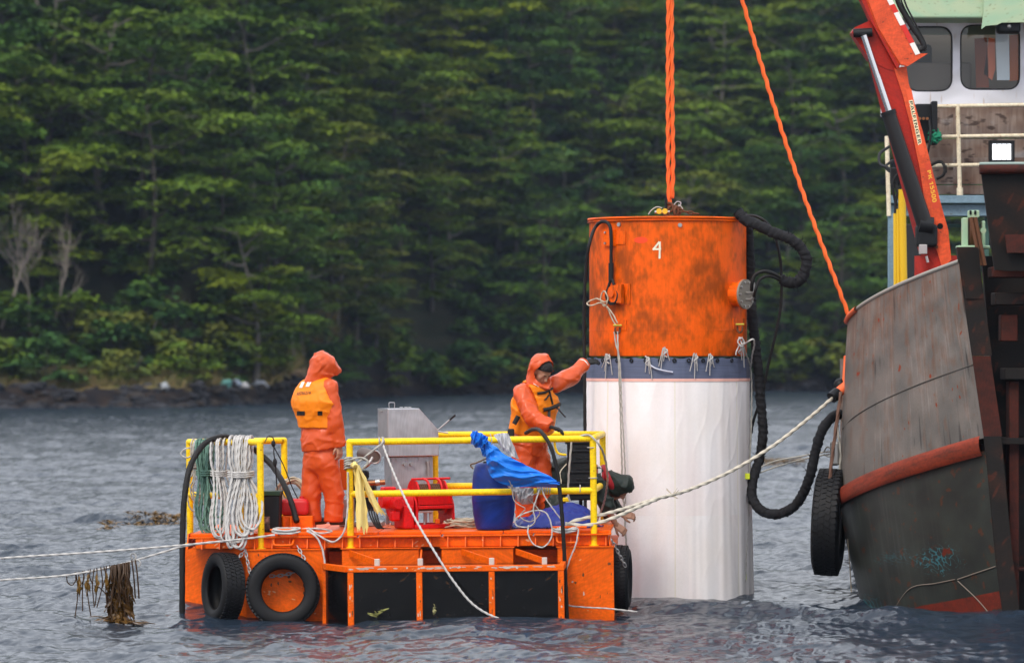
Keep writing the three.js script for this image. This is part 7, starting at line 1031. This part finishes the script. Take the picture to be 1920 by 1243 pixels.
{ // fittings on the ship
  const q = (px, py, dd) => P(px, py, dd);
  const w = thing('fairlead_bracket', 'mint green sheave bracket standing on the bulwark by the bow ramp', 'bracket', q(1828, 468, 40.3)); const hb = (x0, x1, y0, y1, d, th, m, n) => { const a = q(x0, y1, d), b = q(x1, y0, d); part(w, n, box((a.x + b.x) / 2, (a.y + b.y) / 2, -d - th / 2, b.x - a.x, b.y - a.y, th, 0.01), m); };
  hb(1806, 1817, 408, 464, 40.3, 0.12, mint, 'side_plate'); hb(1843, 1849, 414, 462, 40.3, 0.12, mint, 'side_plate'); hb(1818, 1838, 394, 408, 40.25, 0.14, mint, 'top_plate'); hb(1797, 1858, 460, 466, 40.2, 0.2, mint, 'base_plate'); for (const x of [1822, 1831]) part(w, 'slot', box(q(x, 398, 40.2).x, q(x, 398, 40.2).y, -40.245, 0.022, 0.04, 0.012, 0.003), blackPlastic);
  part(w, 'sheave', new THREE.CylinderGeometry(0.16, 0.16, 0.07, 28).rotateZ(Math.PI / 2).translate(q(1824, 432, 40.4).x, q(1824, 432, 40.4).y, -40.4), rustMat); for (const k of [0, 8]) part(w, 'wire_guide', bar(q(1822 + k, 408, 40.1), q(1840 + k, 498, 40.0), 0.02, 8), rustMat); part(w, 'bolt', bar(q(1845, 432, 40.2), q(1845, 432, 40.1), 0.03, 10), mint);
  // floodlight, lit
  const f = thing('floodlight', 'lit white floodlight in a black frame on the plywood wall', 'floodlight', q(1880, 303, 49.4)), d = 49.4, a = q(1856, 303, d), b = q(1904, 263, d);
  part(f, 'frame', [[1856, 1904, 263, 268], [1856, 1904, 300, 305], [1856, 1862, 268, 300], [1899, 1904, 268, 300]].map(([x0, x1, y0, y1]) => { const m = q(x0, y1, d), n = q(x1, y0, d); return box((m.x + n.x) / 2, (m.y + n.y) / 2, -d - 0.03, n.x - m.x, n.y - m.y, 0.09, 0.006); }), blackPlastic); part(f, 'housing', box((a.x + b.x) / 2, (a.y + b.y) / 2, -d - 0.12, b.x - a.x - 0.02, b.y - a.y - 0.02, 0.08, 0.01), blackPlastic);
  const m = q(1863, 299, d), n = q(1898, 269, d), gl = part(f, 'lamp_face', box((m.x + n.x) / 2, (m.y + n.y) / 2, -d - 0.055, n.x - m.x, n.y - m.y, 0.02, 0.003), new THREE.MeshStandardMaterial({ color: 0xffffff, emissive: 0xf4f8ff, emissiveIntensity: 0.9, roughness: 0.3 }));
  for (let i = 1; i < 4; i++) part(gl, 'lens_bar', box(lerp(m.x, n.x, i / 4), (m.y + n.y) / 2, -d - 0.043, 0.008, n.y - m.y, 0.006, 0.002), galv);
  part(f, 'mount_arm', box((a.x + b.x) / 2, (a.y + b.y) / 2, -d - 0.33, 0.06, 0.06, 0.34, 0.005), blackPlastic);
  const L = new THREE.RectAreaLight(0xf4f8ff, 1.1, n.x - m.x, n.y - m.y); L.position.set((m.x + n.x) / 2, (m.y + n.y) / 2, -d + 0.03); L.lookAt((m.x + n.x) / 2, (m.y + n.y) / 2 - 0.5, -d + 3); scene.add(L);
  // loudhailer
  const s = thing('loudspeaker', 'black loudspeaker horn under the wheelhouse roof edge', 'loudspeaker', q(1892, 62, 49.5)), o = q(1892, 50, 49.4); part(s, 'horn', field((x, y, z) => { const qx = Math.abs(x - o.x) - 0.10, qy = Math.abs(y - o.y) - 0.04, qz = Math.abs(z - o.z) - 0.05; return Math.hypot(Math.max(qx, 0), Math.max(qy, 0), Math.max(qz, 0)) - 0.045; }, V(o.x - 0.18, o.y - 0.12, o.z - 0.14), V(o.x + 0.18, o.y + 0.12, o.z + 0.14), 0.012), blackPlastic); part(s, 'driver', new THREE.SphereGeometry(0.03, 14, 10).translate(o.x, o.y, o.z + 0.09), galv); part(s, 'bracket', box(o.x, o.y + 0.12, o.z, 0.18, 0.09, 0.1, 0.01), blackPlastic);
  // switch box with netting
  const j = thing('valve_box', 'black valve box with hoses behind the crane boom', 'box', q(1738, 270, 49.5)), ja = q(1718, 268, 49.5), jb = q(1757, 194, 49.5); part(j, 'case', box((ja.x + jb.x) / 2, (ja.y + jb.y) / 2, -49.6, jb.x - ja.x, jb.y - ja.y, 0.14, 0.02), blackPlastic); part(j, 'side_flange', box(jb.x - 0.03, (ja.y + jb.y) / 2, -49.5, 0.07, jb.y - ja.y + 0.05, 0.2, 0.01), blackPlastic); for (let i = 0; i < 3; i++) part(j, 'valve', bar(q(1726 + i * 7, 222, 49.5), q(1726 + i * 7, 222, 49.4), 0.018, 10), brassMat); part(j, 'hose', tube([q(1744, 225, 49.4), q(1746, 250, 49.35), q(1742, 280, 49.35), q(1736, 300, 49.4)], 0.016, 7), cordMat);
  single('green_net', field((x, y, z) => { const p = q(1754, 256, 49.45); return Math.hypot((x - p.x) / 1.0, (y - p.y) / 1.3, z - p.z) - 0.075 + 0.03 * N3(x * 18, y * 18, z * 18); }, q(1754, 256, 49.45).addScalar(-0.16), q(1754, 256, 49.45).addScalar(0.16), 0.014), std({ color: lin(0.01, 0.16, 0.085), roughness: 0.8 }), 'bundle of green net stuffed behind the ship rail', 'net');
  single('hose_end', [tube([q(1745, 310, 49.6), q(1765, 303, 49.55), q(1773, 314, 49.5), q(1770, 328, 49.5), q(1758, 335, 49.55)], 0.02, 8), bar(q(1773, 310, 49.5), q(1774, 324, 49.5), 0.024, 10)], blackWire, 'short black hose with metal ferrule hanging on the ship rail', 'hose');
  // yellow pipes and hoses
  const y = [[1684, 392, 1688, 560, 0.022], [1692, 355, 1700, 555, 0.045], [1679, 400, 1681, 555, 0.02]]; y.forEach(([x0, y0, x1, y1, r]) => single('yellow_pipe', bar(q(x0, y0, 47), V(q(x1, y1, 47).x, 1.76, -47), r, 12), std({ color: lin(0.72, 0.46, 0.02), roughness: 0.45 }), 'upright yellow stowed pipe beside the blue grey post of the ship', 'pipe', 'yellow pipes on the ship'));
  single('hose_bundle', [tube([q(1668, 275, 48), q(1650, 290, 47.6), q(1652, 308, 47.4), q(1668, 316, 47.2), q(1678, 330, 47.1), q(1684, 360, 47)], 0.018, 7), tube([q(1676, 300, 47.8), q(1662, 312, 47.5), q(1672, 322, 47.2), q(1690, 318, 47)], 0.016, 7), tube([q(1690, 320, 47), q(1676, 340, 47), q(1680, 380, 47), q(1684, 398, 47)], 0.016, 7), tube([q(1700, 335, 47), q(1690, 350, 47), q(1682, 372, 47), q(1680, 402, 47)], 0.018, 7), box(q(1680, 330, 47.1).x, q(1680, 330, 47.1).y, -47.1, 0.12, 0.2, 0.1, 0.02)], cordMat, 'tangle of black hydraulic hoses above the yellow pipes', 'hose');
}
{ // fender tyre, bollard and ropes on the ship's side
  const q = (px, py, dd) => P(px, py, dd);
  tyre(q(1555, 979, 42.9), V(1, -0.05, 0.17), 0.56, 0.30, 0.33, 'large black truck tyre hanging as fender on the ship');
  single('fender_rope', rope([q(1578, 735, 42.8), q(1570, 790, 42.7), q(1562, 850, 42.65), q(1555, 912, 42.6)], 0.022), std({ color: lin(0.13, 0.07, 0.05), roughness: 0.9 }), 'brown rope holding the large truck tyre', 'rope');
  single('fender_rope', rope([q(1574, 770, 43), q(1571, 800, 42.95), q(1577, 850, 42.95), q(1574, 890, 42.95), q(1573, 922, 42.9)], 0.015), greyRope, 'pale frayed rope hanging behind the large truck tyre', 'rope');
  single('thin_line', tube([q(1590, 1010, 42.8), q(1594, 1060, 42.8), q(1597, 1110, 42.8)], 0.006, 5), tanRope, 'thin brown line trailing from the ship into the water', 'rope');
  const b = thing('roller_fairlead', 'orange and black roller at the turn of the ship side', 'fairlead', q(1572, 750, 43)); part(b, 'roller', bar(q(1560, 746, 42.9), q(1572, 736, 42.95), 0.062, 18), blackPlastic); part(b, 'arm', [bar(q(1570, 738, 42.95), q(1590, 722, 43.0), 0.055, 16), bar(q(1584, 728, 43.0), q(1588, 668, 43.1), 0.03, 10)], std({ color: lin(0.80, 0.15, 0.05), roughness: 0.5 })); part(b, 'backing', new THREE.SphereGeometry(0.07, 16, 12).translate(q(1576, 722, 43.05).x, q(1576, 722, 43.05).y, -43.05), blackPlastic);
  part(b, 'shackle', box(q(1566, 850, 43).x, q(1566, 850, 43).y, -43, 0.1, 0.26, 0.1, 0.03), galv);
  single('mooring_line', [rope([q(1562, 746, 42.9), q(1520, 782, 42.6), q(1450, 836, 42.2), q(1370, 884, 41.8), q(1285, 921, 41.4), q(1225, 937, 41.0), q(1180, 951, 40.75), q(1130, 965, 40.5), q(1080, 976, 40.4), q(1062, 984, 40.4)], 0.021, { pitch: 0.13 }), rope([q(1232, 936, 41.0), q(1190, 954, 40.7), q(1140, 975, 40.45), q(1100, 985, 40.38), q(1060, 982, 40.38)], 0.021, { pitch: 0.13 })], tanRope.clone(), 'thick pale mooring rope from the ship down to the raft corner', 'rope');
  scene.children[scene.children.length - 1].material.color.setRGB(0.5, 0.46, 0.38);
  single('frayed_end', [...Array(14)].map((_, i) => { const r = mul(i + 300), p = q(1262, 929, 41.25); return limb([p, p.clone().add(V((r() - 0.5) * 0.14, (r() - 0.3) * 0.11, (r() - 0.5) * 0.1))], [0.005, 0.002], 3); }), tanRope, 'frayed strands standing out of the thick mooring rope', 'rope strands');
  single('stern_line', [tube([q(1408, 885, 43.6), q(1450, 866, 43.5), q(1500, 856, 43.3), q(1545, 848, 43.1), q(1566, 846, 43)], 0.009, 6), tube([q(1408, 893, 43.6), q(1460, 874, 43.5), q(1520, 858, 43.3), q(1566, 850, 43)], 0.009, 6), tube([q(1545, 848, 43), q(1552, 838, 43), q(1562, 846, 43), q(1556, 856, 43), q(1545, 852, 43)], 0.009, 6)], greyRope, 'pair of thin pale lines from the curtain rope to the ship', 'rope');
}
// ---------------------------------------------------------------- lines to the side, kelp, shore litter
{
  single('tow_line', rope([P(-700, 1108, 38.5), P(-300, 1075, 39.0), P(0, 1047, 39.5), P(170, 1036, 39.8), P(345, 1022, 40.1), RW(470, 1009, 0.05), RW(515, 1003, 0.02)], 0.0125), whiteRope, 'upper white line stretched from the raft cleat out over the water', 'rope');
  single('tow_line', rope([P(-700, 1150, 38.8), P(-300, 1116, 39.2), P(0, 1088, 39.6), P(120, 1079, 39.8), P(195, 1066, 39.9), P(245, 1053, 40), P(300, 1037, 40.1), P(345, 1024, 40.2), RW(400, 1016, 0.0)], 0.0125), whiteRope, 'lower white line hung with brown kelp', 'rope');
  const k = [0, 1].map(i => { const c = P(248 + i * 8, 1049 + i * 12, 39.98); return rope([c, c.clone().add(V(-0.02, 0.04, 0.01)), c.clone().add(V(0.01, 0.06, 0.02)), c.clone().add(V(0.035, 0.03, 0.02)), c.clone().add(V(0.02, -0.01, 0.01))], 0.01); }); single('line_knot', k, whiteRope, 'white knot with loose ends on the kelp hung line', 'knot');
  const kelpA = std({ color: lin(0.085, 0.042, 0.008), roughness: 0.35 }), kelpB = std({ color: lin(0.045, 0.022, 0.008), roughness: 0.35 }), kelpC = std({ color: lin(0.13, 0.068, 0.010), roughness: 0.4 });
  const blade = (pts, w, seed) => { const c = new THREE.CatmullRomCurve3(pts), n = 12, pos = [], idx = []; for (let i = 0; i <= n; i++) { const t = i / n, p = c.getPoint(t), ww = w * Math.sin(Math.PI * clamp(0.12 + 0.86 * t)) * (1 + 0.35 * N3(t * 5, seed, 1)), a = seed + 1.2 * N3(t * 2, seed, 3); for (const s of [-1, 0, 1]) pos.push(p.x + s * ww * Math.cos(a), p.y + s * ww * 0.1, p.z + s * ww * Math.sin(a) + (s === 0 ? 0.012 : 0)); } for (let i = 0; i < n; i++) for (let j = 0; j < 2; j++) { const a = i * 3 + j; idx.push(a, a + 3, a + 1, a + 1, a + 3, a + 4); } const g = new THREE.BufferGeometry(); g.setAttribute('position', new THREE.Float32BufferAttribute(pos, 3)); g.setIndex(idx); g.computeVertexNormals(); return g; };
  const line = px => px < 245 ? lerp(1079, 1053, (px - 120) / 125) : 1053, r = mul(404);
  const t = thing('hanging_kelp', 'heavy clump of brown kelp hanging from the white line into the water', 'kelp', P(222, 1140, 39.9)); const A = [], B = [];
  for (let i = 0; i < 62; i++) { const x = 208 + r() * 34, y = line(x) + 2, bx = 224 + (x - 225) * 0.9 + (r() - 0.5) * 22, by = 1112 + r() * 58, z = 39.9 + (r() - 0.5) * 0.26, pp = [P(x, y - 2, 39.9)]; for (let k = 1; k <= 5; k++) pp.push(P(lerp(x, bx, k / 5) + (r() - 0.5) * 7, lerp(y, by, k / 5), z + (r() - 0.5) * 0.05)); B.push(limb(new THREE.CatmullRomCurve3(pp).getPoints(14), Array(15).fill(0.004 + 0.008 * r() * r()), 4)); }
  for (let i = 0; i < 60; i++) { const x = 224 + (r() - 0.5) * 26, y = 1082 + r() * 66, s = r() < 0.5 ? -1 : 1, reach = s * (4 + r() * 14 + Math.max(0, y - 1100) * 0.35 * r()), z = 39.9 + (r() - 0.5) * 0.26; A.push(blade([P(x, y, z), P(x + reach * 0.5, y + 8 + 8 * r(), z + 0.03), P(x + reach, y + 22 + 16 * r(), z + 0.05)], 0.014 + 0.03 * r(), i)); }
  for (let i = 0; i < 70; i++) { const c = P(222, 1155, 39.85), an = r() * 6.283, q = 0.22 * Math.sqrt(r()), o = V(c.x + Math.cos(an) * q * 1.15, 0, c.z + Math.sin(an) * q); o.y = waveY(o.x, o.z, 0.4) + 0.01; const l = 0.06 + 0.08 * r(), h = (0.24 - q) * 0.7; A.push(blade([V(o.x * 0.6 + c.x * 0.4, o.y + h, o.z * 0.6 + c.z * 0.4), V(o.x, o.y + 0.03, o.z), V(o.x + Math.cos(an) * l, o.y + 0.012, o.z + Math.sin(an) * l)], 0.016 + 0.022 * r(), i + 90)); }
  part(t, 'blades', A, kelpA); part(t, 'stems', B, kelpB);
  const s = thing('kelp_strands', 'thin kelp stems and a few leaves dangling from the white line', 'kelp', P(170, 1130, 39.85)); const S = [], Lf = [];
  for (let i = 0; i < 12; i++) { const x = 140 + i * 5.6 + r() * 4, y = line(x) + 1, l = 24 + r() * 62; S.push(tube([P(x, y - 3, 39.86), P(x + (r() - 0.5) * 8, y + l * 0.4, 39.85), P(x + (r() - 0.5) * 16, y + l, 39.84)], 0.006, 5)); if (i % 3 === 1) for (let k = 0; k < 4; k++) Lf.push(blade([P(x, y + 4 + r() * 10, 39.84), P(x + (r() - 0.5) * 10, y + 22 + r() * 12, 39.82), P(x + (r() - 0.5) * 14, y + 36 + r() * 18, 39.84)], 0.018, i * 5 + k)); }
  for (const x of [250, 257]) S.push(tube([P(x - 4, 1050, 39.95), P(x, 1080, 39.93), P(x + 3, 1122, 39.93)], 0.008, 5)); S.push(tube([P(124, 1079, 39.85), P(126, 1092, 39.85), P(134, 1097, 39.85), P(141, 1088, 39.85), P(140, 1072, 39.85)], 0.006, 5), tube([P(184, 1100, 39.85), P(196, 1112, 39.85), P(206, 1128, 39.84)], 0.006, 5));
  part(s, 'stems', S, kelpB); part(s, 'leaves', Lf, kelpC);
  // floating beds
  const bed = (px0, px1, py, n, seed, label) => { const rr = mul(seed), g = [], d = EYE * F / (py - HORIZON); for (let i = 0; i < n; i++) { const x = lerp(px0, px1, rr()), c = P(x, py + (rr() - 0.5) * 6, d + (rr() - 0.5) * 2.5); c.y = waveY(c.x, c.z, 0.4) + 0.015; const a = rr() * 6.28, l = 0.04 + 0.08 * rr(); g.push(blade([c, c.clone().add(V(Math.cos(a) * l, 0.05 * rr() + 0.01, Math.sin(a) * l)), c.clone().add(V(Math.cos(a) * 2 * l, 0.02 + 0.05 * rr() * rr(), Math.sin(a) * 2 * l))], 0.014 + 0.016 * rr(), i)); } single('floating_kelp', g, kelpC, label, 'kelp'); };
  bed(240, 350, 973, 300, 8, 'strip of tan kelp floating beyond the hanging rope coils'); bed(194, 210, 983, 40, 9, 'small tuft of tan kelp floating apart from the strip'); bed(1425, 1510, 868, 260, 10, 'reddish kelp floating between curtain and ship');
  single('kelp_sprig', [0, 1, 2, 3].map(i => { const c = RW(706 + i * 2, 1158 - i * 3, 0.77); return blade([c, c.clone().add(V((i - 1.5) * 0.03, 0.03, 0.01)), c.clone().add(V((i - 1.5) * 0.06, 0.05, 0.0))], 0.03, i * 2); }), std({ color: lin(0.22, 0.22, 0.07), roughness: 0.5 }), 'sprig of pale kelp stuck to the first black float panel', 'kelp');
  single('kelp_sprig', [0, 1].map(i => { const c = RW(813, 1152 - i * 9, 0.765); return blade([c, c.clone().add(V(0.01, 0.03, 0.01)), c.clone().add(V(0.0, 0.06, 0.0))], 0.02, i * 2); }), std({ color: lin(0.28, 0.26, 0.12), roughness: 0.5 }), 'small pale kelp sprig on the middle black float panel', 'kelp');
}
{ // shore: rocks, tussock grass, driftwood and litter
  const r = mul(611), rocks = [];
  for (let i = 0; i < 900; i++) { const left = r() < 0.72, x = left ? lerp(-34, -8.5, r()) : lerp(-9, 44, r()), t = left ? r() * r() * 4.6 - 0.4 : r() * 1.1 - 0.4, g = new THREE.IcosahedronGeometry((left ? 0.1 : 0.1) + 0.34 * r() * r(), 1), p = g.attributes.position, s = r() * 99; for (let k = 0; k < p.count; k++) { const m = 1 + 0.35 * N3(p.getX(k) * 2 + s, p.getY(k) * 2, p.getZ(k) * 2); p.setXYZ(k, p.getX(k) * m * 1.3, p.getY(k) * m * 0.7, p.getZ(k) * m); } g.computeVertexNormals(); const o = onHill(x, t); g.translate(o.x, o.y + 0.02, o.z); const w = r(); tint(g, w < 0.65 ? [0.008, 0.008, 0.011] : w < 0.9 ? [0.018, 0.013, 0.010] : [0.024, 0.024, 0.028]); rocks.push(g); }
  structure('shore_rocks', merge(rocks), std({ vertexColors: true, roughness: 0.8 }), 'stuff', 'dark wet rocks along the far shore', 'rocks');
  const grass = []; for (let i = 0; i < 1500; i++) { const x = lerp(-34, -9, r()), t = 3.2 + r() * 6, o = onHill(x, t), n = 7, pos = [], col = []; const c = mix3([0.17, 0.12, 0.05], [0.07, 0.085, 0.03], r()); if (N3(x * 0.5, t * 0.5, 70) < -0.25) continue; for (let k = 0; k < n; k++) { const a = r() * 6.28, l = 0.3 + 0.5 * r(), bx = o.x + Math.cos(a) * 0.1, bz = o.z + Math.sin(a) * 0.1; pos.push(bx - 0.03, o.y, bz, bx + 0.03, o.y, bz + 0.02, bx + Math.cos(a) * l * 0.6, o.y + l * 0.8, bz + Math.sin(a) * l * 0.6); for (let j = 0; j < 3; j++) col.push(...c); } const g = new THREE.BufferGeometry(); g.setAttribute('position', new THREE.Float32BufferAttribute(pos, 3)); g.setAttribute('color', new THREE.Float32BufferAttribute(col, 3)); g.computeVertexNormals(); g.setAttribute('uv', new THREE.Float32BufferAttribute(new Float32Array(n * 6), 2)); grass.push(g); }
  structure('tussock_grass', mergeGeometries(grass), std({ vertexColors: true, roughness: 0.95 }), 'stuff', 'yellow tussock grass above the shore rocks', 'grass');
  // litter: crumpled sheets and a float
  const lump = (x, t, sx, sy, col, label, cat, nm, seed) => { const o = onHill(x, t); single(nm, field((a, b, c) => Math.hypot((a - o.x) / sx, (b - o.y - sy * 0.5) / sy, (c - o.z) / (sx * 0.7)) * Math.min(sx, sy) - Math.min(sx, sy) + 0.3 * Math.min(sx, sy) * N3(a * 3 + seed, b * 4, c * 3), V(o.x - sx * 1.5, o.y - 0.2, o.z - sx * 1.2), V(o.x + sx * 1.5, o.y + sy * 2.2, o.z + sx * 1.2), 0.06), std({ color: lin(...col), roughness: 0.6 }), label, cat); };
  const lx = px => (px - 960) * 195 / F; lump(lx(318), 2.6, 0.2, 0.25, [0.25, 0.27, 0.29], 'pale crumpled sheet on the far rocks, apart from the litter heap', 'litter', 'crumpled_sheet', 1); lump(lx(410), 3, 0.3, 0.25, [0.08, 0.22, 0.2], 'teal crumpled net on the far shore', 'litter', 'net_heap', 2); lump(lx(440), 2.4, 0.22, 0.26, [0.36, 0.36, 0.37], 'white plastic container washed up on the far shore', 'litter', 'plastic_container', 3); lump(lx(463), 2.3, 0.42, 0.24, [0.30, 0.32, 0.36], 'grey plastic sheet beside the white container on the far shore', 'litter', 'plastic_sheet', 4); lump(lx(425), 3.2, 0.3, 0.2, [0.16, 0.2, 0.26], 'grey blue bag between teal net and white container', 'litter', 'plastic_bag', 5);
  const dw = thing('driftwood_heap', 'heap of tan driftwood at the end of the rocky point', 'driftwood', onHill(lx(512), 2.5)), o = onHill(lx(512), 2.5); for (let i = 0; i < 26; i++) { const a = r() * 6.28, b = V(o.x + (r() - 0.5) * 1.6, o.y + 0.1 + 0.4 * r(), o.z + (r() - 0.5) * 0.8), l = 0.4 + 0.7 * r(); part(dw, 'stick', limb([b, b.clone().add(V(Math.cos(a) * l, (r() - 0.3) * 0.5, Math.sin(a) * l * 0.4))], [0.05, 0.025], 5), std({ color: lin(0.26, 0.18, 0.11), roughness: 0.9 })); }
}
{ // bare grey trees and snags
  const snag = (seed, H) => { const r = mul(seed), wood = []; const grow = (p, d, l, rad, depth) => { const pts = [p], rr = [rad]; let q = p.clone(), dd = d.clone(); for (let k = 1; k <= 5; k++) { dd.add(V((r() - 0.5) * 0.5, (r() - 0.35) * 0.25, (r() - 0.5) * 0.5)).normalize(); q = q.clone().addScaledVector(dd, l / 5); pts.push(q); rr.push(rad * (1 - 0.14 * k)); } wood.push(limb(pts, rr, depth ? 5 : 7)); if (depth < 4) for (let k = 0; k < (depth ? 3 : 6); k++) { const i = 2 + (r() * 4 | 0); grow(pts[Math.min(5, i)], dd.clone().add(V((r() - 0.5) * 1.6, r() * 0.7, (r() - 0.5) * 1.6)).normalize(), l * (0.45 + 0.25 * r()), rad * 0.5, depth + 1); } }; grow(V(0, 0, 0), V(0.15, 1, 0).normalize(), H * 0.6, 0.085, 0); return merge(wood); };
  const bare = std({ color: lin(0.20, 0.17, 0.145), roughness: 0.95 });
  [[-12, 13, 6.5, 0, 'leafless pale grey tree leaning above the tussock grass'], [38, 12.5, 6, 1, 'leafless brownish tree next to the pale grey one above the grass'], [75, 13.5, 4.4, 2, 'smaller leafless tree at the edge of the green beeches'], [505, 6, 3.4, 3, 'bare snag curving over the driftwood heap']].forEach(([px, t, H, s, label]) => { const x = (px - 960) * 195 / F, o = onHill(x, t), g = snag(900 + s, H); g.translate(o.x, o.y - 0.1, o.z); single('bare_tree', g, bare, label, 'tree'); });
}

renderer.render(scene, camera);
